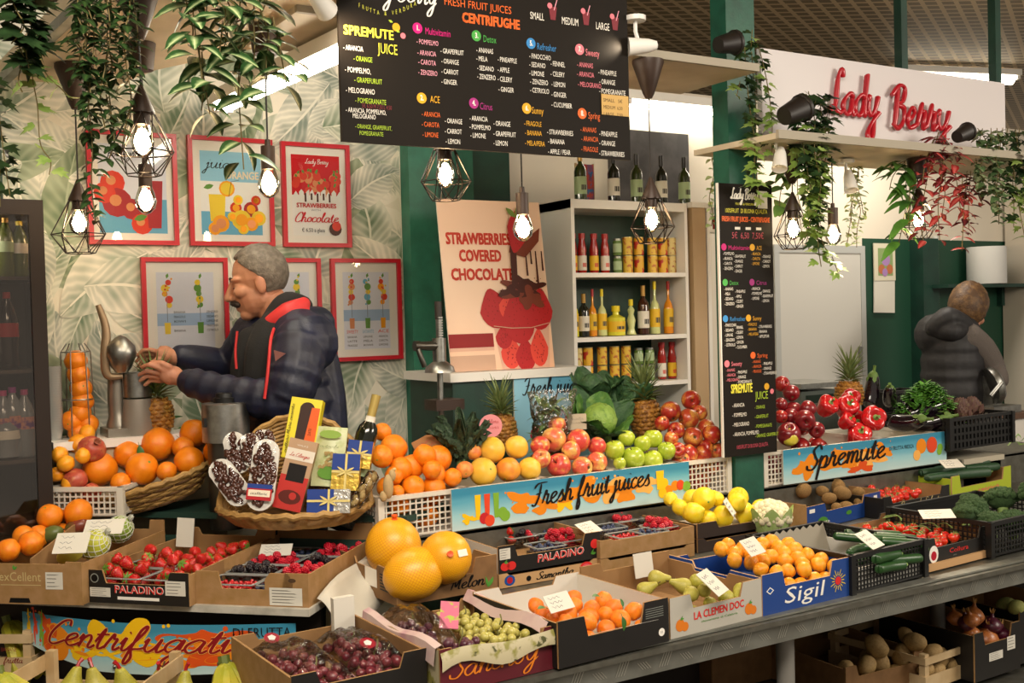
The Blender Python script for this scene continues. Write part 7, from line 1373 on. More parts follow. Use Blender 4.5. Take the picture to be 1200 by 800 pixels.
def plant(label, Y, strands, L, W, mat_, step=1.0, cat='hanging plant', pot=None, lobed=False, seed=0, spread=.025, droop=.3, grow=(1, 1), shape=.8, name='trailing_plant', up=.2):
    """strands: pixel paths of the trailing stems on the plane Y; every leaf hangs on its stem"""
    r = random.Random(seed); P0 = at(*strands[0][0], Y=Y); t = thing(name, label, cat, P0, 0, 'trailing plants'); ms, ml = MB(), MB()
    for k, st in enumerate(strands):
        dy = r.uniform(-spread*2, spread*2); pts = [at(x, y, Y=Y)-P0+Vector((r.uniform(-.006, .006), dy*min(1, i*.5)+r.uniform(-.01, .01), 0)) for i, (x, y) in enumerate(st)]; c = crom(pts, 8) if len(pts) > 2 else [pts[0].lerp(pts[-1], i/12) for i in range(13)]
        ms.tube(c, .0018, 4); acc = 0; n = 0; tot = sum((c[i+1]-c[i]).length for i in range(len(c)-1)) or 1; done = 0
        for i in range(len(c)-1):
            seg = (c[i+1]-c[i]).length; acc += seg; done += seg
            while acc > L*.42*step:
                acc -= L*.42*step; n += 1; f = done/tot; s = (grow[0]+(grow[1]-grow[0])*f)*r.uniform(.75, 1.15); a = n*2.2+r.uniform(-.6, .6); d = Vector((math.cos(a), math.sin(a)*.9-.25, r.uniform(-.5, up))); p = c[i].lerp(c[i+1], r.random())+Vector((r.uniform(-1, 1), r.uniform(-1, 1), r.uniform(-.5, .5)))*spread*.4
                if lobed:   # five pointed ivy blade
                    dd = d.normalized(); sd = dd.cross(Vector((0, -.6, .8))).normalized(); nn = sd.cross(dd); l_ = L*s; o = [(0, 0), (.12, -.42), (.38, -.5), (.36, -.26), (.72, -.34), (.62, -.14), (1, 0), (.62, .14), (.72, .34), (.36, .26), (.38, .5), (.12, .42)]
                    ml.add([p+dd*(x*l_)+sd*(y*l_)-nn*(droop*l_*x*x)+nn*(abs(y)*.15*l_) for x, y in o]+[p+dd*(.4*l_)-nn*(droop*l_*.16)], [(j, (j+1) % 12, 12) for j in range(12)], 0 if not isinstance(mat_, list) else (0 if r.random() > f*1.1-.1 else 1), [[(.5+o[j][1]*.9, o[j][0]), (.5+o[(j+1) % 12][1]*.9, o[(j+1) % 12][0]), (.5, .4)] for j in range(12)])
                else: ml.leaf(p, d, (0, -.5, 1), L*s, W*s, 0 if not isinstance(mat_, list) else (0 if r.random() > f else 1), droop, 5, .12, shape)
                if seg == 0: break
    ms.build('stem', PSTEM, t); ml.build('foliage', mat_, t)
    if pot:
        q = at(pot[0], pot[1], Y=Y)-P0; m = Matrix.Translation(q) @ Matrix.Rotation(pot[3], 4, 'Y'); s = pot[2]; MB().lathe([(0, -s*.55), (s*.36, -s*.55), (s*.5, s*.4), (s*.55, s*.42), (s*.55, s*.55), (s*.47, s*.55), (s*.42, s*.35), (0, s*.3)], 18, mat=m).build('pot', POTM, t)
    return t
DARKL = variegated('dark_small_leaf', '#23381b', '#3a5527', '#2f4a22'); VARI = variegated('tradescantia', '#2c4f27', '#c9cf9c', '#87a06a', .85); IVYD = M('ivy_dark', '#22381d', .4, n=(20, '#33502a', .45, .7)); IVYL = M('ivy_light', '#7f9e48', .45, n=(20, '#a9bd6e', .45, .7)); REDL = variegated('red_leaf', '#5a1818', '#b5505a', '#8c2a2e', 1.1); REDL2 = variegated('red_leaf_bright', '#a32a2a', '#c9605a'); DRED = variegated('dark_red_leaf', '#341214', '#6d2a2c'); PEP = M('peperomia_leaf', '#4f6b42', .4, n=(40, '#a9b38a', .5, .66)); PALE = M('pale_string_leaf', '#a9bb78', .45, n=(40, '#c9d4a4', .45, .7)); BIGG = M('big_green_leaf', '#4f8232', .4, n=(18, '#39652a', .45, .7))
rp = random.Random(31)
def drop(x, y0, y1, sway=6, n=4): return [(x+rp.uniform(-sway, sway)*(i > 0), y0+(y1-y0)*i/n) for i in range(n+1)]
plant('dark ivy hanging from the canopy rail at the top left corner', 2.85, [drop(20+7*i, -20, 55+12*(i % 3), 8) for i in range(5)], .07, .055, IVYD, .5, lobed=True, seed=1); plant('thin yellowing ivy strands trailing over the wallpaper at the top left', 2.9, [[(38, 40), (42, 80), (46, 120), (52, 165), (62, 185), (63, 202)], [(40, 45), (30, 70), (24, 95), (28, 110)], [(42, 50), (55, 85), (72, 105), (84, 118)]], .05, .04, [IVYL, IVYL], 1.5, lobed=True, seed=2)
plant('dense dark small leaved trailing plant beside the front cage lamp', 2.78, [drop(88+7.5*i, -25, (95, 140, 120, 165, 110, 150, 130, 160, 105, 90)[i], 7, 5) for i in range(10)]+[[(104, 120), (108, 170), (112, 215), (117, 258)], [(128, 110), (132, 160), (126, 190)], [(98, 60), (84, 45), (78, 42)]], .036, .02, DARKL, .46, seed=3, spread=.035)
plant('large striped leaved trailing plant above the orange juice poster', 2.62, [drop(218+11*i, -25, (60, 110, 132, 70, 60, 50, 95, 75, 110, 65)[i], 6, 4) for i in range(10)]+[[(238, 60), (240, 100), (245, 125)], [(285, 40), (284, 90), (290, 140), (294, 195)], [(318, 20), (322, 60), (326, 105)]], .082, .046, VARI, .62, seed=4, spread=.04, droop=.35)
plant('ivy trailing from the dark pot down the green pillar', 3.08, [[(873, 55), (878, 110), (884, 170), (886, 218)], [(885, 45), (896, 90), (902, 140), (900, 180)], [(880, 60), (890, 130), (888, 190), (893, 235)], [(868, 95), (866, 112)], [(880, 35), (884, 55)]], .052, .04, [IVYD, IVYL], .75, lobed=True, pot=(852, 51, .085, 1.35), seed=5)
plant('thick ivy falling from the dark pot before the white sign', 3.0, [drop(944+5*i, 110+4*(i % 3), (205, 250, 275, 235, 260, 215, 240)[i], 5, 4) for i in range(7)]+[[(960, 150), (958, 220), (968, 280), (976, 300), (984, 320)], [(940, 165), (950, 215), (962, 262)], [(952, 118), (956, 105)], [(965, 200), (962, 270), (968, 312)]], .058, .045, [IVYD, IVYL], .62, lobed=True, pot=(930, 131, .1, 1.2), seed=6, spread=.035)
plant('round leaved green plant beside the cage lamp near the hanging menu', 3.3, [[(930, 195), (915, 222), (908, 250)], [(935, 200), (932, 232), (936, 262)], [(930, 198), (908, 215)]], .088, .06, M('round_leaf', '#5c7f3c', .4, n=(14, '#7fa04e', .45, .7)), .8, seed=7, shape=.7)
plant('pale string of small leaves between the white sign and the green wall', 3.42, [drop(996+4*i, 182, (262, 290, 285, 250)[i], 5, 5) for i in range(4)], .034, .028, PALE, .8, seed=8); plant('pale trailing strands beside the bookcase behind the pillar', 3.42, [drop(833, 185, 265, 3, 5), drop(837, 180, 290, 3, 5)], .028, .022, PALE, .9, seed=9)
plant('broad green leaved plant hanging beside the red one', 3.12, [[(1062, 188), (1050, 205), (1044, 222)], [(1064, 190), (1060, 230), (1054, 262)], [(1062, 190), (1064, 240), (1060, 288)], [(1060, 188), (1046, 196), (1038, 198)], [(1066, 195), (1068, 225)]], .1, .042, BIGG, .62, seed=10, shape=.7, droop=.5)
plant('red and pink leaved plant hanging over a cage lamp', 2.98, [[(1098, 160), (1084, 190), (1078, 215)], [(1100, 160), (1100, 200), (1095, 240), (1094, 282)], [(1104, 160), (1112, 200), (1114, 250)], [(1098, 155), (1090, 200), (1088, 250), (1090, 280)], [(1104, 158), (1124, 188)], [(1100, 165), (1106, 215), (1104, 255)], [(1096, 160), (1086, 178)]], .062, .03, [REDL, REDL2], .58, seed=11, spread=.03)
plant('dark maroon trailing plant beside the red one', 3.05, [[(1134, 200), (1128, 240), (1126, 294)], [(1138, 200), (1140, 235), (1144, 268)], [(1130, 205), (1124, 232)], [(1140, 205), (1150, 240)]], .056, .03, [DRED, REDL2], .62, seed=12); plant('grey green round leaved plant at the end of the right shelf', 3.0, [drop(1146+7*i, 150, (215, 225, 250, 235, 262, 215)[i], 5, 4) for i in range(6)], .04, .035, PEP, .6, seed=13, shape=.65, pot=(1128, 157, .075, 1.2)); plant('ivy at the very end of the right shelf', 2.98, [drop(1190+6*i, 150, 240+25*(i % 2), 4, 4) for i in range(3)]+[[(1186, 190), (1190, 240), (1193, 288)]], .055, .045, [IVYD, IVYL], .7, lobed=True, seed=14)
plant('ivy sprig hanging at the left edge above the fridge', 3.2, [[(-4, 60), (2, 150), (6, 240)], [(-6, 100), (4, 190), (10, 232)]], .055, .045, IVYD, .9, lobed=True, seed=15)
# ================================================================ right-hand back room details
t = thing('wall_calendar', 'paper wall calendar with a flower picture on the green wall', 'calendar', (5.52, 4.585, 1.52)); MB().box2((-.1, 0, .0), (.09, .006, .22)).build('lower_sheet', PAPER, t, rot=(0, .03, 0)); mb = MB().box2((-.095, -.003, .2), (.1, .004, .43)); mb.build('upper_sheet', M('cal_cream', '#d8d2ba', .6), t); mb = MB(); mb.quad((-.06, -.004, .23), (.075, -.004, .23), (.075, -.004, .4), (-.06, -.004, .4), 0); [disc(mb, (x, -.0045-.0003*i, z), r, m_) for i, (x, z, r, m_) in enumerate(((.01, .33, .04, 1), (-.03, .27, .03, 2), (.045, .27, .03, 2), (.0, .25, .025, 1)))]; mb.build('flower_print', inks('#8aa06a', '#a884b8', '#b8704a'), t)
tag(MB().tube([(5.98, 4.56, .6), (5.98, 4.56, 2.0)], .018, 10).build('wall_pipe', M('white_pipe', '#c9cbc5', .4)), 'thin white pipe running up the green wall', 'pipe')
t = thing('wall_shelf', 'dark green wall shelf carrying a white roll', 'shelf', (5.86, 4.38, 1.665)); MB().box2((0, 0, 0), (.95, .22, .022)).build('board', DGREEN, t); MB().box2((.1, .18, -.12), (.13, .22, 0)).build('bracket', DGREEN, t); MB().box2((.8, .18, -.12), (.83, .22, 0)).build('bracket', DGREEN, t)
t = thing('paper_roll', 'large white paper roll standing on the green wall shelf', 'paper roll', (6.37, 4.47, 1.689)); MB().lathe([(.03, 0), (.12, 0), (.122, .005), (.122, .235), (.12, .24), (.03, .24)], 28).build('paper', M('roll_paper', '#d8d8d4', .7), t); MB().lathe([(.026, .0), (.03, .0), (.03, .242), (.026, .242)], 16).build('core', KRAFT, t)
X = at(1188, 267, Y=4.5).x; t = thing('tall_cabinet', 'tall cream cabinet at the right edge of the picture', 'cabinet', (X, 4.4, 0)); MB().box2((0, 0, 0), (.7, .19, 1.95)).build('body', M('cream_cabinet', '#cfc6b6', .45), t); MB().box2((.01, -.015, .05), (.34, 0, 1.92)).build('door', M('cream_cabinet', '#cfc6b6'), t); MB().box2((.02, 0, 1.95), (.7, .18, 2.3)).build('top_box', M('cream_cabinet', '#cfc6b6'), t); MB().tube([(.3, -.03, 1.0), (.3, -.03, 1.2)], .008, 8).build('handle', STEEL, t)
t = thing('work_counter', 'low white counter beside the woman at the back', 'counter', (4.95, 3.62, 0)); MB().box2((0, .02, 0), (.62, .24, .93)).build('body', M('white_panel', '#d8d3ca', .5), t); MB().box2((-.02, 0, .93), (.64, .26, .96)).build('worktop', M('brown_top', '#5a4030', .5), t)
t = thing('meat_slicer', 'round steel slicer on the white counter beside the woman', 'slicer', (5.38, 3.74, .96)); MB().lathe([(0, -.03), (.1, -.025), (.105, 0), (.09, .02), (.03, .03), (0, .03)], 22, mat=Matrix.Translation((0, 0, .15)) @ Matrix.Rotation(1.3, 4, 'Y') @ Matrix.Rotation(.5, 4, 'X')).build('blade', STEEL, t); MB().box2((-.12, -.08, 0), (.12, .1, .04)).box2((-.02, 0, .04), (.06, .06, .2)).build('body', STEEL, t); MB().tube([(-.12, -.06, .1), (-.05, -.08, .17)], .012, 8).build('handle', STEEL, t)
# ================================================================ left upper tier: tray of oranges, crate, gift basket
WICK = M('wicker', '#b08a4e', .6, n=(30, '#8c6a36', .4, .7), bump=(120, .3)); WICKD = M('wicker_dark', '#5a3d22', .6, n=(30, '#7a5630', .4, .7))
WR = math.radians(-31.4)
def wicker(t, a, b, h, flare, rows, dark=0, thick=.0055, back=0.):
    """woven oval basket: wavy horizontal canes round upright stakes; back raises the far rim"""
    n = 64
    for r in range(rows):
        f = r/(rows-1); k = 1-flare*(1-f); mb = MB(); pts = []
        for i in range(n): q = 6.2832*i/n; w = 1+.02*math.cos(q*16+math.pi*(r % 2)); pts.append((a*k*w*math.cos(q), b*k*w*math.sin(q), f*(h+back*max(0, math.sin(q)))))
        mb.tube(pts, thick, 5, closed=True); mb.build('woven_cane', WICKD if dark and r % dark == 0 and r < rows-1 else WICK, t)
    mb = MB()
    for i in range(32): q = 6.2832*i/32; mb.tube([(a*(1-flare)*math.cos(q), b*(1-flare)*math.sin(q), 0), (a*math.cos(q), b*math.sin(q), h+back*max(0, math.sin(q)))], thick*.7, 4)
    mb.build('wicker_stakes', WICK, t); MB().tube([(a*math.cos(6.2832*i/n)*(1+.015*math.cos(i*2.4)), b*math.sin(6.2832*i/n), h+back*max(0, math.sin(6.2832*i/n))+.004+.004*math.sin(i*2.4)) for i in range(n)], thick*1.8, 7, closed=True).build('braided_rim', WICK, t); MB().lathe([(0, .002), (1, .002), (1, .008), (0, .008)], 24, mat=Matrix.Diagonal((a*(1-flare), b*(1-flare), 1, 1))).build('base_panel', WICKD, t)
PT = at(186, 585, Z=.94); t = thing('wicker_tray', 'oval wicker tray heaped with oranges, tilted up at one end', 'basket', PT); t.rotation_euler = (.12, -.26, WR); wicker(t, .215, .16, .075, .3, 9, 3)
fr = Frame(PT, WR)
OW = fr.pix(oranges, Z4(0, 460, (690, 165, 140), (908, 190, 135), (1010, 222, 112), (560, 240, 130), (595, 278, 130), (750, 245, 160), (470, 358, 162), (685, 365, 158), (870, 323, 140), (1000, 275, 130), (582, 412, 96), (845, 258, 104), (780, 355, 95)), .14, .55, 'large orange', 'in the wicker tray', 'orange', 'oranges in the wicker tray', 31, sp=10)
for px, py, d, lab in ((196, 493, (.6, -.2, .35), 'green leaf beside the topmost oranges of the wicker tray'), (163, 522, (.1, -.4, -.9), 'green leaf hanging between two oranges of the wicker tray'), (210, 513, (.6, -.3, -.6), 'dark leaf under the topmost right orange of the wicker tray'), (243, 521, (-.2, -.4, .8), 'small leaf standing at the right end of the wicker tray'), (208, 502, (1, -.1, .05), 'long dark leaf across the topmost oranges')):
    q = fr.hit(px, py, .185, .45); loose_leaf(fr.w(*q), d, .055, lab)
pineapple(Vector((at(185, 490, Y=4.1).x, 4.1, 1.226)), .055, .13, .2, 'pineapple standing behind the heaped wicker tray', (0, -.05, 0), 6)
A = at(56, 590, Z=.96); A.z = .915; c1 = plastic_crate3('white plastic crate of pomegranates and small oranges beside the wicker tray', A, .26, WR-.1, .2, .1, CW, .02, .005, rimw=.02, lattice=('front', 'left'))
c1.pix(pomegr, Z4(0, 460, (430, 265, 130), (357, 410, 120), (425, 465, 95)), .17, .5, 'pomegranate', 'beside the wicker tray', 'pomegranate', 'pomegranates', 32, sp=8)
c1.pix(mandarins, Z4(0, 460, (285, 300, 86), (325, 318, 86), (265, 388, 84), (302, 408, 80), (350, 312, 78), (375, 228, 100), (400, 200, 80)), .17, .5, 'small orange', 'behind the pomegranates', 'orange', 'small oranges in the crate', 33, sp=8)
# ---- gift basket
PG = at(346, 600, Z=.935); tg = thing('gift_basket', 'big wicker gift basket full of wrapped sweets', 'basket', PG-_Z*.02); tg.rotation_euler = (.1, 0, WR); wicker(tg, .245, .14, .04, .2, 24, 0, .0062, .27)
gf = Frame(PG, WR)
def G3(px, py, dep): o = gf.inv @ CAM; d = gf.inv.to_3x3() @ ray(px, py); return gf.w(*(o+d*((dep-o.y)/d.y)))
def gplace(t, px, py, dep, roll, tilt=.25): t.matrix_world = Matrix.Translation(G3(px, py, dep)) @ Matrix.Rotation(WR, 4, 'Z') @ Matrix.Rotation(-tilt, 4, 'X') @ Matrix.Rotation(roll, 4, 'Y'); return t
k_ = mpp(PG); RED_I, BLU_I, GOLD = inks('#b3262c')[0], inks('#27408a')[0], M('gold_foil', '#c9a84a', .3, .8, bump=(60, .4)); SILV = M('silver_foil', '#c9c6bd', .25, .8, bump=(60, .5)); RIB = M('raffia', '#d9c67a', .6); DATE = M('date_flesh', '#3a1a10', .25, n=(60, '#5a2c18', .4, .7), coat=.3)
def stadium(w, h, n=10): return [((w/2)*math.cos(a), (h/2-w/2)*(1 if a < math.pi else -1)+(w/2)*math.sin(a)) for a in [math.pi*i/n for i in range(n+1)]+[math.pi+math.pi*i/n for i in range(n+1)]]
for i, (px, py, w, h, roll, dep, lab) in enumerate(((277, 530, 26, 50, -.28, -.02, 'tall white tray of dates leaning at the back of the gift basket'), (294, 527, 22, 40, -.2, -.035, 'middle white tray of dates behind the labelled one'), (309, 514, 25, 22, 0, -.01, 'topmost date tray peeping over the labelled one'), (269, 565, 29, 62, -.66, -.07, 'white tray of dates leaning out over the basket edge'), (308, 556, 31, 82, .1, -.10, 'long white tray of dates with a red and blue label'))):
    t = gplace(thing('date_tray', lab, 'date pack', group='trays of dates'), px, py, dep, roll); w, h = w*k_, h*k_; MB().prism(stadium(w, h), .012).build('tray', M('white_tray', '#dedbd2', .4), t); r_ = random.Random(i); mb = MB()
    dm = MB().ball((0, 0, 0), (.0085, .008, .014), 8, 6).mesh('date', DATE)
    for _ in range(int(w*h*4200)): a = r_.random()*6.28; q = r_.random()**.5; link('date', dm, t, (w*.4*q*math.cos(a), -.004, h*.42*q*math.sin(a)), (0, r_.uniform(-1, 1), 0))
    o = stadium(w*.94, h*.95); MB().add([(x, -.012-.002*math.sin(j), z) for j, (x, z) in enumerate(o)]+[(0, -.017, 0)], [(j, (j+1) % len(o), len(o)) for j in range(len(o))]).build('clear_film', PLAST, t)
    if i == 4: MB().quad((-w*.46, -.0185, -h*.36), (w*.46, -.0185, -h*.36), (w*.46, -.0185, -h*.14), (-w*.46, -.0185, -h*.14)).build('label', RED_I, t); mb = MB(); mb.quad((-w*.46, -.0188, -h*.2), (w*.46, -.0188, -h*.2), (w*.46, -.0188, -h*.14), (-w*.46, -.0188, -h*.14), 0); mb.quad((-w*.4, -.0188, -h*.31), (w*.4, -.0188, -h*.31), (w*.4, -.0188, -h*.22), (-w*.4, -.0188, -h*.22), 1); script(mb, 'Datteri', (-w*.33, -.0192, -h*.285), w*.62, .005, 2, thick=.25); mb.build('label_print', inks('#27408a', '#e9dfc8', '#2a1a16'), t)
def gbox(name, lab, px, py, w, h, d, roll, dep, m, cat='box'):
    t = gplace(thing(name, lab, cat), px, py, dep, roll); w, h = w*k_, h*k_; MB().box2((-w/2, 0, -h/2), (w/2, d, h/2)).build('carton', m, t); return t, w, h
t, w, h = gbox('sweet_box', 'tall yellow box of dates with a dark oval window', 354, 502, 37, 72, .045, .16, .0, M('yellow_card', '#dccb12', .4)); mb = MB(); mb.add([(w*.06+x, -.0008, h*.08+z) for x, z in stadium(w*.48, h*.72)], [list(range(22))], 0); mb.quad((w*.12, -.0012, -h*.2), (w*.46, -.0012, -h*.2), (w*.46, -.0012, h*.36), (w*.2, -.0012, h*.36), 1); script(mb, 'Dattero Mare Deserto', (-w*.36, -.0014, -h*.42), h*.8, .006, 2, (0, 0, 1), (-1, 0, 0), thick=.25); text(mb, 'DATE', (w*.3, -.0016, -h*.1), .009, 2, (0, 0, 1), (-1, 0, 0)); mb.build('print', inks('#3a2620', '#d9602a', '#1a1512'), t)
t, w, h = gbox('chocolate_box', 'beige and red chocolate box with a dark window and cherries', 346, 556, 33, 82, .03, .24, -.06, M('beige_card', '#b08e6c', .45)); mb = MB(); mb.quad((-w/2, -.0006, -h/2), (w/2, -.0006, -h/2), (w/2, -.0006, -h*.02), (-w/2, -.0006, -h*.02), 0); mb.quad((-w*.3, -.001, -h*.1), (w*.34, -.001, -h*.1), (w*.34, -.001, h*.15), (-w*.3, -.001, h*.15), 1); mb.quad((-w/2, -.0009, h*.2), (w/2, -.0009, h*.2), (w/2, -.0009, h*.36), (-w/2, -.0009, h*.36), 2); script(mb, 'Le Ciliegie', (-w*.36, -.0014, h*.25), w*.7, .006, 0, thick=.25); text(mb, 'WILKS', (-w*.2, -.0014, h*.4), .006, 2, width=w*.4); disc(mb, (0, -.0011, -h*.32), w*.4, 3, ry=h*.1); disc(mb, (w*.1, -.0014, -h*.3), w*.13, 0); mb.build('print', inks('#b8322c', '#15100e', '#dcd3c4', '#5a2018'), t)
t = gplace(thing('nut_bag', 'pale green bag of pistachios behind the gold packs', 'bag'), 386, 535, -.02, .1); w, h = 36*k_, 70*k_; mb = MB(); N = 8; mb.add([(w*(i/N-.5)*(1-.08*math.sin(math.pi*j/N)), -.022*math.sin(math.pi*i/N)*min(1, 1.6-1.4*j/N) if j < N else -.001, h*(j/N-.5)) for i in range(N+1) for j in range(N+1)], [(i*(N+1)+j, (i+1)*(N+1)+j, (i+1)*(N+1)+j+1, i*(N+1)+j+1) for i in range(N) for j in range(N)], 0, None, True); mb.box2((-w/2, 0, -h/2), (w/2, .006, h/2)); mb.build('pouch', M('bag_cream', '#c3c79a', .4, n=(25, '#9aa85a', .5, .7)), t); mb = MB(); disc(mb, (0, -.024, h*.36), w*.36, 0, ry=h*.07); script(mb, 'Pistacchi', (-w*.3, -.0245, h*.14), w*.6, .005, 1, thick=.2); r_ = random.Random(2); [disc(mb, (r_.uniform(-w*.25, w*.25), -.025-.0002*i, r_.uniform(-h*.2, h*.05)), .006, 2, k=8, ry=.0045) for i in range(24)]; disc(mb, (w*.05, -.026, -h*.28), w*.33, 3, ry=h*.11); mb.build('print', inks('#8aa84a', '#5f6f3a', '#a38a55', '#5f8f33'), t)
for px, py, w, h, roll, dep, m_, lab in ((421, 532, 29, 32, .14, -.01, GOLD, 'gold pack tied with raffia beside the bottle'), (405, 553, 32, 42, .06, -.07, GOLD, 'gold and blue pack tied with raffia in the middle of the gift basket'), (385, 587, 49, 27, .02, -.11, SILV, 'silver and blue pack lying at the basket front')):
    t, w, h = gbox('gift_pack', lab, px, py, w, h, .03, roll, dep, m_, 'gift pack'); MB().quad((-w/2, -.001, h*.05 if h > w else -h/2), (w*.12 if h < w else w/2, -.001, h*.05 if h > w else -h/2), (w*.12 if h < w else w/2, -.001, h/2), (-w/2, -.001, h/2)).build('label', BLU_I, t); mb = MB().box2((-w/2, -.003, -.003), (w/2, -.0015, .004)).box2((-.003, -.003, -h/2), (.004, -.0015, h/2))
    for a in (.5, 2.6, 3.6, 5.8): mb.leaf((0, -.004, 0), (math.cos(a), -.3, math.sin(a)), (0, -1, 0), .03, .007)
    mb.build('raffia_bow', RIB, t)
t = gplace(thing('peanut_bag', 'slim clear bag of peanuts at the basket end', 'bag'), 427, 573, -.08, .55); mb = MB(); r_ = random.Random(4)
for i in range(14): mb.ball((r_.uniform(-.012, .012), r_.uniform(-.006, .006), -.055+.11*i/13), (.0085, .0085, .012), 8, 5)
mb.build('nuts', M('peanut_shell', '#b39a62', .7, bump=(200, .5)), t); MB().lathe([(.004, -.066), (.021, -.06), (.023, 0), (.021, .056), (.004, .066)], 12).build('clear_film', PLAST, t)
t = gplace(bottle(0, 0, .31, .036, GDARK, M('gold_cap', '#cdb56a', .35, .6), LG, 'champagne bottle with gold foil leaning in the gift basket', y=0, group=None), 414, 571, .03, .26, .12); MB().lathe([(.0125, .20), (.016, .19), (.0145, .25), (.016, .312), (0, .314)], 14).build('gold_foil', M('gold_cap', '#cdb56a'), t); MB().lathe([(.026, .205), (.0165, .225), (.0165, .24)], 14).build('neck_label', LW, t)
P = at(455, 570, Y=3.2); t = thing('ginger_root', 'knobbly ginger root at the crate corner beside the gift basket', 'ginger', P); mb = MB().ball((0, 0, 0), (.018, .015, .04), 10, 7).ball((.015, 0, .035), (.013, .012, .02), 8, 6).ball((-.016, .004, -.03), (.014, .012, .018), 8, 6); mb.build('root', M('ginger_skin', '#b59a6c', .75, bump=(90, .4)), t); MB().ball((.022, -.002, .054), (.007, .007, .006), 8, 5).build('cut_end', M('ginger_cut', '#d0b478', .7), t)
# ---- work table behind with juicer, cups and the wire orange holder
t = thing('work_table', 'pale work table behind the orange tray carrying the juicer', 'table', (.6, 4.03, 0)); MB().box2((0, 0, 1.13), (.62, .25, 1.16)).build('top', WHITE, t); MB().box2((.02, .02, 0), (.6, .24, 1.13)).build('body', M('cream_board', '#b8aa8c', .6), t)
TY = 4.15; tz = 1.16
def tx(px, py=480): return at(px, py, Y=TY).x
t = thing('cup_stack', 'stack of clear plastic cups beside the drinks fridge', 'cups', (tx(61), TY, tz)); 
for i in range(26): MB().lathe([(.028, .0+i*.0088), (.036, .04+i*.0088), (.037, .041+i*.0088)], 16).build('cup', M('cup_plastic', '#d9dcd8', .15, trans=.45), t)
t = thing('orange_holder', 'wire spiral holder stacked with oranges', 'holder', (tx(91), TY, tz)); hz = at(91, 412, Y=TY).z-tz; mb = MB(); 
for z, r in ((0, .06), (hz*.45, .055), (hz, .05)): mb.tube([(r*math.cos(i*.3927), r*math.sin(i*.3927), z) for i in range(16)], .0022, 5, closed=True)
for i in range(6): mb.tube([(.06*math.cos(i*1.047), .06*math.sin(i*1.047), 0), (.05*math.cos(i*1.047), .05*math.sin(i*1.047), hz), (.03*math.cos(i*1.047), .03*math.sin(i*1.047), hz+.03)], .0022, 5)
mb.build('wire_frame', STEEL, t); HO = []
for i, (px, py, d) in enumerate(((89, 423, 27), (92, 438, 27), (95, 455, 26), (97, 470, 26), (94, 484, 26), (84, 493, 25), (103, 497, 25), (92, 506, 24))):
    P = at(px, py, Y=TY); o = dup(oranges[i % 2], P, (i, i*2, i*3), d*mpp(P)/2, 'orange', 'oranges in the wire holder'); o['category'] = 'orange'; HO.append(o)
label_pile(HO, 'orange', 'in the wire spiral holder', 6)
CAST = M('cast_aluminium', '#a39c90', .35, .7, n=(8, '#8a8377', .4, .7)); X = lambda px: tx(px)-tx(140); Zp = lambda py: at(140, py, Y=TY).z-tz
t = thing('lever_juicer', 'grey cast lever juicer with a long curved handle in front of the wallpaper', 'juicer', (tx(140), TY, tz)); MB().tube(crom([(X(140), 0, 0), (X(138), 0, Zp(470)), (X(139), 0, Zp(440))], 5), [.045]*3+[.034]*8, 14).build('column', CAST, t); MB().lathe([(.02, Zp(436)), (.035, Zp(430)), (.055, Zp(415)), (.05, Zp(405)), (.02, Zp(395)), (0, Zp(392))], 16, mat=Matrix.Translation((.0, -.06, 0))).build('press_head', STEEL, t); MB().tube(crom([(X(141), -.06, Zp(440)), (X(124), -.05, Zp(438)), (X(122), -.05, Zp(415)), (X(124), -.05, Zp(385)), (X(116), -.05, Zp(357))], 5), taper(21, lambda a: .010+.007*math.sin(math.pi*a)), 9).build('handle', M('juicer_handle', '#9b8468', .4, .4), t); MB().box2((X(120), -.09, -.0), (X(162), .06, .03)).build('foot', CAST, t); MB().lathe([(.05, Zp(465)), (.052, Zp(437)), (.045, Zp(436)), (.04, Zp(464)), (0, Zp(464))], 18, mat=Matrix.Translation((X(158), -.05, 0))).build('cup', STEEL, t); MB().lathe([(.055, 0), (.06, .03), (.05, Zp(467)), (0, Zp(467))], 18, mat=Matrix.Translation((X(158), -.05, 0))).build('juice_body', M('grey_cast', '#8f897f', .45, .3), t)
P = at(267, 500, Y=3.72); t = thing('juice_extractor', 'round brushed steel juice extractor with black lid in front of the man', 'juicer', (P.x, 3.74, P.z-.05)); r = 27.5*mpp(P); MB().lathe([(r, 0), (r, .13), (r*.9, .134), (0, .134)], 28).build('steel_drum', STEEL, t); MB().lathe([(r*.5, .134), (r*.52, .15), (r*.42, .152), (r*.4, .165), (r*.3, .168), (0, .168)], 20).build('lid', BLACK, t); MB().box((-r*.98, -.02, .07), (.01, .02, .03)).build('switch', BLACK, t); MB().lathe([(r*.8, -.3), (r*.8, 0)], 16).build('stand', M('dark_steel', '#55524c'), t)
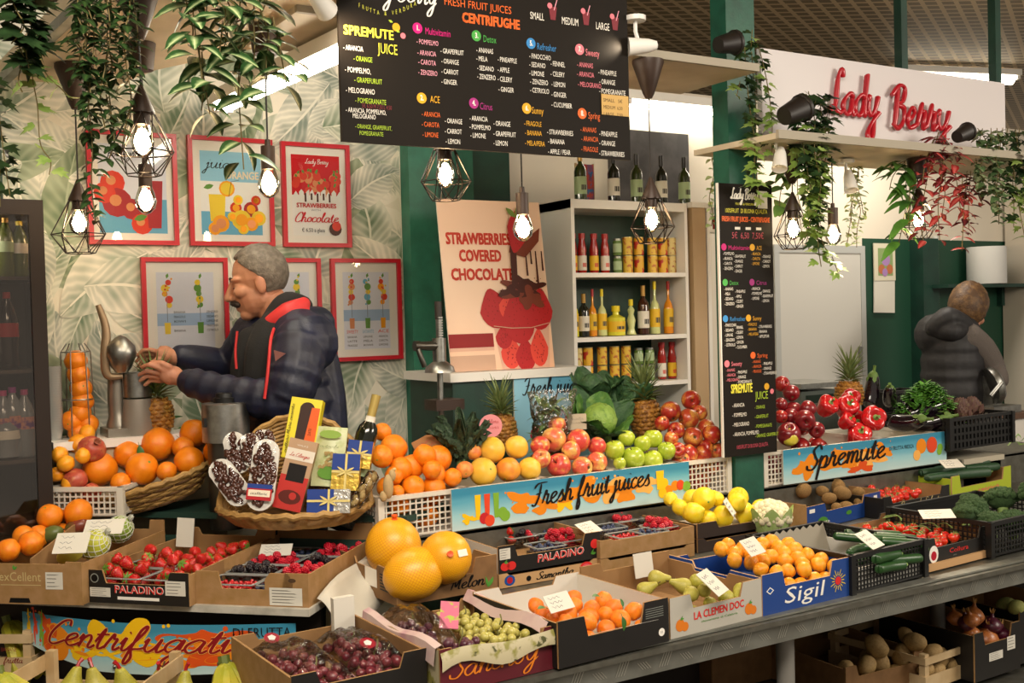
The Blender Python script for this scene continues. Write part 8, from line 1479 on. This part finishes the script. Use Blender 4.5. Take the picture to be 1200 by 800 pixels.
# ================================================================ below the counters
def lower(label, fl, fr, z, D, h, hm, m, ins=KRAFT_IN, **k): return Box(label, fl, fr, z, D, h, hm, .05, h*.95, h, m, ins, group='boxes under the counter', **k)
l1 = lower('kraft box of potatoes on the bottom shelf', (992, 830), (1084, 806), .18, .45, .14, .1, KRAFT_D); l1.pix(potatoes, [(1025, 768, 27), (1037, 783, 34), (1056, 778, 30), (1012, 787, 26), (1003, 800, 26), (985, 792, 24), (990, 806, 24), (1045, 800, 26)], .17, .15, 'pale potato', 'in the kraft box', 'potato', 'potatoes in the kraft box', 51, sp=8)
def slat_crate(label, fl, fr, z, D, h, group='wooden slatted crates', low=1.):
    A, B = at(*fl, Z=z), at(*fr, Z=z); b = Box.__new__(Box); Frame.__init__(b, A, math.atan2(B.y-A.y, B.x-A.x)); b.a = math.atan2(B.y-A.y, B.x-A.x); W = (B-A).length; b.W, b.D, b.h, b.hm, b.t = W, D, h, h, .008; b.root = thing('wooden_crate', label, 'crate', A, math.atan2(B.y-A.y, B.x-A.x), group)
    for z0, z1 in ((.01, h*.42), (h*.78, h)):
        for p, q in (((0, 0, z0), (W, .006, z1)), ((0, D-.006, z0*low), (W, D, z1*low)), ((0, .006, z0), (.006, D-.006, z1)), ((W-.006, .006, z0), (W, D-.006, z1))): MB().box2(p, q).build('slat', WOODY, b.root)
    for x, y in ((.006, .006), (W-.03, .006), (.006, D-.03), (W-.03, D-.03)): MB().box2((x, y, 0), (x+.024, y+.024, h+.01)).build('corner_post', WOODY, b.root)
    MB().box2((0, 0, 0), (W, D, .01)).build('base_panel', WOODY, b.root); return b
w1 = slat_crate('wooden slatted crate of potatoes beside the kraft potato box', (1085, 810), (1142, 789), .2, .42, .115); w1.pix(potatoes, [(1072, 752, 22), (1092, 770, 24), (1105, 778, 22), (1085, 784, 20), (1110, 787, 20), (1062, 745, 18), (1098, 790, 20)], .14, .08, 'yellow potato', 'in the slatted crate', 'potato', 'potatoes in the slatted crate', 52, sp=7)
l2 = lower('black card box of onions on the bottom shelf', (1143, 800), (1196, 782), .2, .42, .175, .125, BLACKCARD); l2.pix(onions, [(1135, 732, 27), (1155, 748, 32), (1122, 754, 20), (1108, 746, 20), (1118, 738, 20), (1100, 732, 20)], .2, .12, 'brown onion', 'in the black box', 'onion', 'brown onions', 53, upright, sp=7); l2.pix(red_onions, [(1103, 738, 22), (1164, 735, 26), (1172, 742, 24)], .2, .12, 'red onion', 'in the black box', 'onion', 'red onions', 54, upright, sp=7)
l2.sticker(l2.W*.3, .06, l2.W*.3, .03); l2.sticker(l2.W*.7, .08, l2.W*.18, .05); l3 = lower('black card box of green turnips at the far end of the bottom shelf', (1196, 778), (1262, 760), .2, .42, .2, .14, BLACKCARD); turn = lumpy('turnip', '#a9a860', '#8a9a4c', 1.1, .1, 1); l3.pix(turn, [(1182, 722, 26), (1190, 734, 22), (1170, 718, 20), (1196, 722, 22)], .19, .1, 'green turnip', 'behind the onions', 'turnip', 'green turnips', 55, sp=6)
l4 = lower('closed brown carton at the back of the bottom shelf', (800, 770), (910, 745), .178, .3, .26, .25, KRAFT_D); l5 = lower('kraft box of carrots on the bottom shelf', (700, 830), (830, 800), .178, .42, .2, .14, KRAFT_D)
car = tproto('carrot', MB().tube([(0, 0, -4), (0, 0, -1), (0, 0, 2.6), (0, 0, 3)], [.15, .7, 1, .6], 9).mesh('carrot', M('carrot_skin', '#b8501c', .5)), [('stem', MB().tube([(0, 0, 3), (.1, 0, 3.5)], .3, 6).mesh('stem', STEMG))]); P = pack(12, lambda r: .016, .04, l5.W-.04, .05, .38, .15, 3); l5.put([car], P, 'orange carrot lying in the box under the counter', None, 'carrot', 'carrots under the counter', 3, lambda r: (1.57, 0, r.uniform(0, 6)))
l6 = lower('kraft box beside the carrot box on the bottom shelf', (835, 812), (925, 790), .178, .42, .17, .13, KRAFT_D)
# lower left: pears in wooden crates, bananas
LZ = .5
q0, q1 = at(75, 764, Z=.66)-V1*.4, at(234, 766, Z=.66)-V1*.4; w2 = slat_crate('wooden slatted crate of red stalked pears under the juice banner', px_of(q0.x, q0.y, .47), px_of(q1.x, q1.y, .47), .47, .4, .19, low=.6)
WAX = M('red_wax', '#a81822', .35)
for i, (px, py, d) in enumerate(((83, 806, 36), (113, 806, 37), (147, 806, 38), (183, 807, 36), (215, 810, 34))):
    P = w2.w(*w2.hit(px, py, .12)); r = d*mpp(P)/2; o = dup(pears[i % 2], P, (-.2, .2-.1*i, i*1.3), r*1.25, f'green pear with red waxed stalk in the wooden crate, {ORD[i]} from left', 'red stalked pears'); o['category'] = 'pear'; MB().tube([(.18, 0, 1.05), (.25, .02, 1.3), (.4, .05, 1.48)], [.1, .09, .12], 6).build('waxed_tip', WAX, o)
def bananas(P, s, n, label, rz):
    t = thing('banana_bunch', label, 'bananas', P, rz, 'bananas')
    for i in range(n):
        a = -.7+1.4*i/max(1, n-1); pts = crom([(0, 0, .0), (.03*math.sin(a)*s, -.02*s, -.02*s), (.075*math.sin(a)*s, -.07*s, -.06*s), (.09*math.sin(a)*s, -.1*s, -.13*s), (.08*math.sin(a)*s, -.09*s, -.17*s)], 4); MB().tube(pts, [min(.019, .007+.03*(1-abs(2*j/(len(pts)-1)-1)))*s for j in range(len(pts))], 7).build('banana', M('banana_peel', '#b3a82e', .45, n=(14, '#8f9a2c', .45, .75)), t)
    MB().tube([(0, .01, .02), (0, 0, -.01)], .014*s, 7).build('stalk', M('banana_stalk', '#5f6b2a', .6), t)
st = thing('display_stand', 'low dark stand under the juice banner carrying the wooden crates', 'stand', w2.w(-.5, -.05, -.47), w2.a); MB().box2((-.3, 0, .44), (1.0, .75, .465)).build('top', M('dark_wood_top', '#2a2018', .7), st); MB().box2((-.28, .03, 0), (.98, .7, .44)).build('body', M('dark_recess', '#2a211a'), st)
bananas(at(264, 778, Y=w2.w(w2.W+.04, .12, 0).y), 1.1, 5, 'green yellow banana bunch between the pear crate and the grape box', .1); bananas(at(0, 790, Y=w2.w(-.1, .1, 0).y), 1.0, 4, 'banana bunch in the bottom left corner', .4)
w3 = slat_crate('wooden crate with green bananas at the left edge under the ledge', (-80, 790), (38, 790), .52, .3, .12); bananas(w3.w(w3.W*.6, .1, .13), 1.0, 4, 'banana bunch lying in the wooden crate at the left edge', .6); w3b = MB(); text(w3b, 'BANANE', (w3.W*.7, -.001, .07), .012, 0); script(w3b, 'frutta', (w3.W*.72, -.001, .035), .06, .009, 0); w3b.build('print', inks('#7a2a22'), w3.root)
# ================================================================ people
def solid(mb, name, m, parent, vox, smooth=6, tex=None):
    """fuse overlapping shapes into one continuous skin"""
    me = mb.mesh('tmp', m); o = bpy.data.objects.new('tmp', me); COL.objects.link(o); r = o.modifiers.new('r', 'REMESH'); r.mode = 'VOXEL'; r.voxel_size = vox; r.use_smooth_shade = True; s = o.modifiers.new('s', 'SMOOTH'); s.iterations = smooth; s.factor = .5
    dg = bpy.context.evaluated_depsgraph_get(); dg.update(); out = bpy.data.meshes.new_from_object(o.evaluated_get(dg)); bpy.data.objects.remove(o); out.materials.clear(); out.materials.append(m)
    for p in out.polygons: p.use_smooth = True
    return link(name, out, parent)
SKIN = M('skin', '#c08a6c', .5, n=(9, '#b0745a', .4, .7), bump=(180, .12), sss=.08); NAVY = M('navy_quilt', '#11162b', .5, n=(14, '#171d38', .4, .7), bump=(60, .35)); HOODIE = M('charcoal_fleece', '#1b1b1c', .9, bump=(200, .3)); REDT = M('red_lining', '#c3282a', .55); HAIRG = M('grey_hair', '#5d554c', .6, n=(55, '#7a7268', .4, .7), bump=(150, .6)); HAIRD = M('dark_hair', '#2b211c', .7, bump=(150, .6)); TROU = M('dark_trousers', '#1a1c22', .8)
class Body:
    def __init__(s, D): s.D = D
    def p(s, px, py, dep=0.): d = ray(px, py); return CAM+d*((s.D-dep)/d.dot(_F0))
    def t(s, mb, pts, r, k=12, puff=0, per=5):
        c = crom([s.p(*q) for q in pts], 6); n = len(c); R = [q for q in r]; rr = []
        for i in range(n): f = i/(n-1)*(len(R)-1); j = min(int(f), len(R)-2); rr.append((R[j]+(R[j+1]-R[j])*(f-j))*(1+puff*abs(math.sin(math.pi*per*i/(n-1)))))
        mb.tube(c, rr, k); mb.ball(c[0], rr[0], 10, 7); mb.ball(c[-1], rr[-1], 10, 7)
def head(mb, C, f, tilt, roll=0):
    fw = f.normalized(); up = Vector((0, 0, 1)); lt = up.cross(fw).normalized(); R = Matrix.Rotation(tilt, 3, lt); fw = R @ fw; up = fw.cross(lt).normalized(); m = Matrix.Translation(C) @ Matrix((fw, lt, up)).transposed().to_4x4()
    B = lambda c, r, k=12: mb.ball(c, r, k, 9, mat=m)
    B((-.012, 0, .04), (.1, .077, .098), 18); B((.03, 0, -.035), (.066, .062, .085), 14); B((.062, 0, -.1), (.03, .032, .024)); B((0, 0, -.06), (.06, .063, .05))
    mb.tube([m @ Vector(v) for v in ((.088, 0, .03), (.106, 0, -.0), (.122, 0, -.028))], [.011, .012, .014], 8); B((.119, 0, -.03), (.015, .015, .012))
    for s in (-1, 1): B((.104, .013*s, -.033), .0105); B((.066, .042*s, -.015), (.03, .026, .024)); B((.073, .031*s, .008), (.015, .018, .012)); B((-.008, .079*s, -.006), (.021, .011, .034)); B((.072, .03*s, .032), (.026, .03, .012))
    B((.087, 0, -.064), (.016, .026, .0075)); B((.084, 0, -.076), (.016, .023, .0085)); mb.tube([m @ Vector((-.025, 0, -.05)), m @ Vector((-.05, 0, -.2))], [.058, .066], 14); return m
def fingers(mb, pts, W, up, r=.0092):
    """W: wrist, pts: finger tips with a knuckle each; every finger a chain of its own"""
    for a, b, c in pts: mb.tube([W.lerp(a, .35), a, b, c], [r*1.15, r*1.1, r, r*.82], 8); mb.ball(c, r*.82, 8, 6)
def hand(mb, b, wr, pc, tips, thumb, dep):
    W, Pm = b.p(*wr, dep), b.p(*pc, dep); mb.ball(W.lerp(Pm, .55), ((W-Pm).length*.62, .028, .036), 12, 8); mb.tube([W, Pm], [.027, .033], 10)
    fingers(mb, [(b.p(*k, dep+d), b.p(*((k[0]+t[0])/2-1, (k[1]+t[1])/2-3), dep+d*1.3), b.p(*t, dep+d*1.1)) for k, t, d in tips], W, None); k, t = thumb; mb.tube([b.p(*k, dep+.015), b.p(*((k[0]+t[0])/2, (k[1]+t[1])/2-2), dep+.03), b.p(*t, dep+.03)], [.014, .012, .009], 8); mb.ball(b.p(*t, dep+.03), .009, 8, 6)
# ---- the man
b = Body(4.06); P0 = b.p(340, 470); man = thing('person', 'grey haired man with moustache in navy quilted jacket, bending to the juicer', 'person', (P0.x, P0.y, 0)); base = Matrix.Translation(-Vector((P0.x, P0.y, 0)))
mb = MB(); hm_ = head(mb, b.p(303, 333), -_R0*.97-_F0*.2, .2)
b.t(mb, [(326, 376), (334, 414), (338, 470), (342, 540)], [.062, .11, .14, .13], 14)
b.t(mb, [(345, 395, .17), (338, 466, .27), (213, 444, .16)], [.055, .048, .03]); b.t(mb, [(296, 395, -.14), (272, 432, -.2), (203, 418, -.03)], [.05, .045, .03])
hand(mb, b, (213, 444), (192, 436), [((184, 430), (166, 430), .035), ((182, 436), (163, 439), .02), ((182, 441), (164, 446), .005), ((185, 446), (170, 451), -.01)], ((200, 431), (178, 424)), .16); hand(mb, b, (203, 418), (186, 414), [((177, 410), (161, 416), .02), ((176, 414), (160, 423), .005), ((177, 419), (162, 429), -.012), ((180, 423), (167, 432), -.028)], ((193, 420), (175, 427)), -.03)
for dx in (-.1, .1): q = P0; hp = Vector((q.x, q.y, .95))-_F0*dx; mb.tube([hp, hp-_Z*.45, Vector((hp.x, hp.y, .09))], [.1, .07, .05], 12); mb.ball(Vector((hp.x, hp.y, .05))-_R0*.06, (.12, .06, .05), 10, 7)
mb.v = [tuple(base @ Vector(v)) for v in mb.v]; body = solid(mb, 'body', SKIN, man, .0042, 5)
def part(name, m, vox=.008, sm=4, parent=man):
    mb.v = [tuple(base @ Vector(v)) for v in mb.v]; return solid(mb, name, m, parent, vox, sm)
mb = MB(); b.t(mb, [(338, 404), (336, 432), (339, 470), (342, 520), (343, 570)], [.115, .162, .172, .17, .168], 20, .085, 7); b.t(mb, [(350, 392, .12), (362, 402, .16)], [.10, .11]); b.t(mb, [(300, 395, -.1), (335, 390, -.05)], [.10, .12])
b.t(mb, [(350, 402, .19), (346, 440, .26), (334, 470, .28)], [.092, .086, .072], 14, .13, 5); b.t(mb, [(334, 470, .28), (275, 462, .23), (222, 447, .17)], [.072, .06, .047], 14, .16, 6); b.t(mb, [(296, 396, -.14), (272, 430, -.2)], [.085, .07], 14, .06, 3); b.t(mb, [(272, 432, -.2), (212, 417, -.05)], [.066, .044], 14, .16, 5)
b.t(mb, [(372, 392, .02), (348, 378, .08), (372, 380, -.06)], [.075, .06, .07]); b.t(mb, [(378, 420, 0), (384, 470, 0), (384, 530, 0)], [.06, .07, .08]); part('jacket', NAVY, .007, 3)
mb = MB(); b.t(mb, [(316, 381, .06), (334, 356, .07), (352, 358, .02), (350, 362, -.07), (324, 374, -.09), (303, 390, -.03), (316, 381, .06)], [.042]*7, 10); b.t(mb, [(294, 400, .03), (289, 430, .05), (288, 480, .05)], [.055, .06, .06], 10); b.t(mb, [(334, 372, .07), (322, 388, .1), (312, 412, .13), (308, 445, .14)], [.05, .075, .075, .07], 12); part('hoodie', HOODIE, .007)
mb = MB(); b.t(mb, [(318, 378, .135), (338, 366, .13), (356, 356, .1)], [.03, .04, .026], 10); b.t(mb, [(322, 376, .135), (352, 370, .11)], [.032, .042], 10); part('hood_lining', REDT, .006)
mb = MB(); mb.tube([base @ q for q in crom([b.p(321, 385, .225), b.p(317, 400, .30), b.p(314, 435, .335), b.p(310, 467, .345)], 6)], .0055, 8); mb.build('red_piping', REDT, man); mb = MB(); mb.tube([base @ q for q in crom([b.p(278, 388, .12), b.p(276, 410, .13), b.p(277, 432, .14)], 4)], .005, 8); mb.build('red_piping', REDT, man)
q = [base @ b.p(*a) for a in ((321, 410, .338), (335, 414, .345), (323, 423, .35))]; MB().add([v+n*(-_F0*.004) for n in (0, 1) for v in q], [(0, 1, 2), (3, 4, 5), (0, 1, 4, 3), (1, 2, 5, 4), (2, 0, 3, 5)]).build('arm_patch', M('patch_rust', '#6a3a34', .6), man)
def hairmesh(m, line, R, name, mt, parent, bs, seed=1):
    mb = MB(); N1, N2 = 40, 26; r = R
    for i in range(N1):
        for j in range(N2+1):
            a, c = 6.283*i/N1, math.pi*j/N2; v = Vector((math.sin(c)*math.cos(a), math.sin(c)*math.sin(a), math.cos(c))); lo = line(Vector((math.cos(a), math.sin(a), 0))); z = max(v.z, lo); k = 1+.035*noise.noise(v*7+Vector((seed, 0, 0)))+.02*noise.noise(v*17); s = math.sqrt(max(1e-6, 1-min(.999, abs(z))**2)); h = math.hypot(v.x, v.y) or 1e-6; v2 = Vector((v.x/h*s, v.y/h*s, z)) if v.z < lo else v
            shr = .93 if v.z < lo else 1; mb.v.append(tuple(bs @ (m @ Vector((-.014+r[0]*k*v2.x*shr, r[1]*k*v2.y*shr, .044+r[2]*k*v2.z*shr)))))
    MB().add(mb.v, [(i*(N2+1)+j, ((i+1) % N1)*(N2+1)+j, ((i+1) % N1)*(N2+1)+j+1, i*(N2+1)+j+1) for i in range(N1) for j in range(N2)], 0, None, True).build(name, mt, parent)
hairmesh(hm_, lambda v: .62 if v.x > .8 else (-.12+.92*max(0, v.x-.08) if v.x > .08 else (-.3 if v.x > -.12 else -.8)), (.1075, .0835, .1065), 'hair', HAIRG, man, base)
for s in (-1, 1):
    MB().tube([base @ (hm_ @ Vector(v)) for v in ((.096, .012*s, .033), (.094, .032*s, .04), (.078, .052*s, .034))], [.004, .006, .003], 6).build('eyebrow', HAIRD, man); MB().tube([base @ (hm_ @ Vector(v)) for v in ((.09, .02*s, .004), (.0895, .031*s, .001), (.083, .044*s, .003))], .0026, 5).build('eyelash', HAIRD, man)
MB().tube([base @ (hm_ @ Vector(v)) for v in crom([(.083, -.036, -.064), (.1, -.016, -.052), (.106, 0, -.049), (.1, .016, -.052), (.083, .034, -.062)], 3)], [.005]+[.0115]*11+[.005], 7).build('moustache', HAIRD, man)
mb = MB()
for dx in (-.1, .1): hp = Vector((P0.x, P0.y, 1.0))-_F0*dx; mb.tube([hp, hp-_Z*.5, Vector((hp.x, hp.y, .1))], [.125, .095, .08], 14)
mb.ball(Vector((P0.x, P0.y, 1.0)), (.17, .19, .13), 12, 8); part('trousers', TROU, .012)
# ---- the woman at the back
b = Body(6.16); P0 = b.p(1122, 440); wo = thing('person', 'person with brown bob in dark padded vest and grey sweater, seen from behind', 'person', (P0.x, P0.y, 0)); base = Matrix.Translation(-Vector((P0.x, P0.y, 0)))
mb = MB(); hw = head(mb, b.p(1134, 366), _R0*.75+_F0*.6, .5); b.t(mb, [(1122, 392), (1118, 430), (1118, 500)], [.1, .14, .15]); b.t(mb, [(1134, 398, .05), (1160, 426, .02), (1172, 448, .1)], [.05, .045, .03]); b.t(mb, [(1100, 400, -.1), (1122, 440, -.2), (1158, 455, -.12)], [.05, .045, .03])
for wr, pc, dep in (((1172, 448), (1171, 455), .1), ((1158, 455), (1164, 457), -.12)): hand(mb, b, wr, pc, [((pc[0]+1+i, pc[1]+3-i), (pc[0]+2+i*2, pc[1]+9-i*2), .02-.014*i) for i in range(4)], ((pc[0]+2, pc[1]-1), (pc[0]+6, pc[1]+3)), dep)
for dx in (-.1, .1): hp = Vector((P0.x, P0.y, .9))-_R0*dx; mb.tube([hp, hp-_Z*.4, Vector((hp.x, hp.y, .09))], [.1, .07, .05], 12); mb.ball(Vector((hp.x, hp.y, .05))+_F0*.06, (.06, .11, .05), 10, 7)
mb.v = [tuple(base @ Vector(v)) for v in mb.v]; solid(mb, 'body', SKIN, wo, .006, 4)
VEST = M('charcoal_padded_vest', '#1d1c1e', .6, n=(14, '#262528', .4, .7), bump=(50, .3)); mb = MB(); b.t(mb, [(1116, 388), (1116, 420), (1117, 460), (1118, 510)], [.145, .16, .165, .17], 18, .09, 7); b.t(mb, [(1096, 392, 0), (1130, 392, .03)], [.12, .10]); part('padded_vest', VEST, .01, 4, wo)
mb = MB(); b.t(mb, [(1094, 384, .1), (1112, 372, .13), (1132, 380, .1)], [.05, .06, .04]); b.t(mb, [(1096, 386, .08), (1116, 388, .14), (1132, 386, .08)], [.05, .06, .04]); part('vest_hood', VEST, .009, 4, wo)
mb = MB(); b.t(mb, [(1132, 394, .08), (1150, 408, .06), (1163, 428, .04)], [.085, .075, .066], 14, .03, 5); b.t(mb, [(1163, 428, .04), (1172, 445, .1)], [.064, .048], 14, .05, 4); b.t(mb, [(1100, 400, -.1), (1122, 440, -.2), (1154, 454, -.13)], [.08, .065, .045]); part('sweater', M('grey_knit', '#5f5752', .9, bump=(160, .6)), .009, 4, wo)
HB = M('brown_blond_hair', '#4f361f', .55, n=(30, '#7d5c34', .45, .75), bump=(110, .8)); hairmesh(hw, lambda v: .45 if v.x > .5 else -.9, (.12, .105, .138), 'hair', HB, wo, base, 3)
mb = MB()
for dx in (-.1, .1): hp = Vector((P0.x, P0.y, .95))-_R0*dx; mb.tube([hp, hp-_Z*.5, Vector((hp.x, hp.y, .1))], [.12, .09, .075], 14)
mb.ball(Vector((P0.x, P0.y, .95)), (.18, .16, .12), 12, 8); part('trousers', TROU, .014, 4, wo)
for o in PROTOS:
    for c in kids(o): bpy.data.objects.remove(c)
    bpy.data.objects.remove(o)
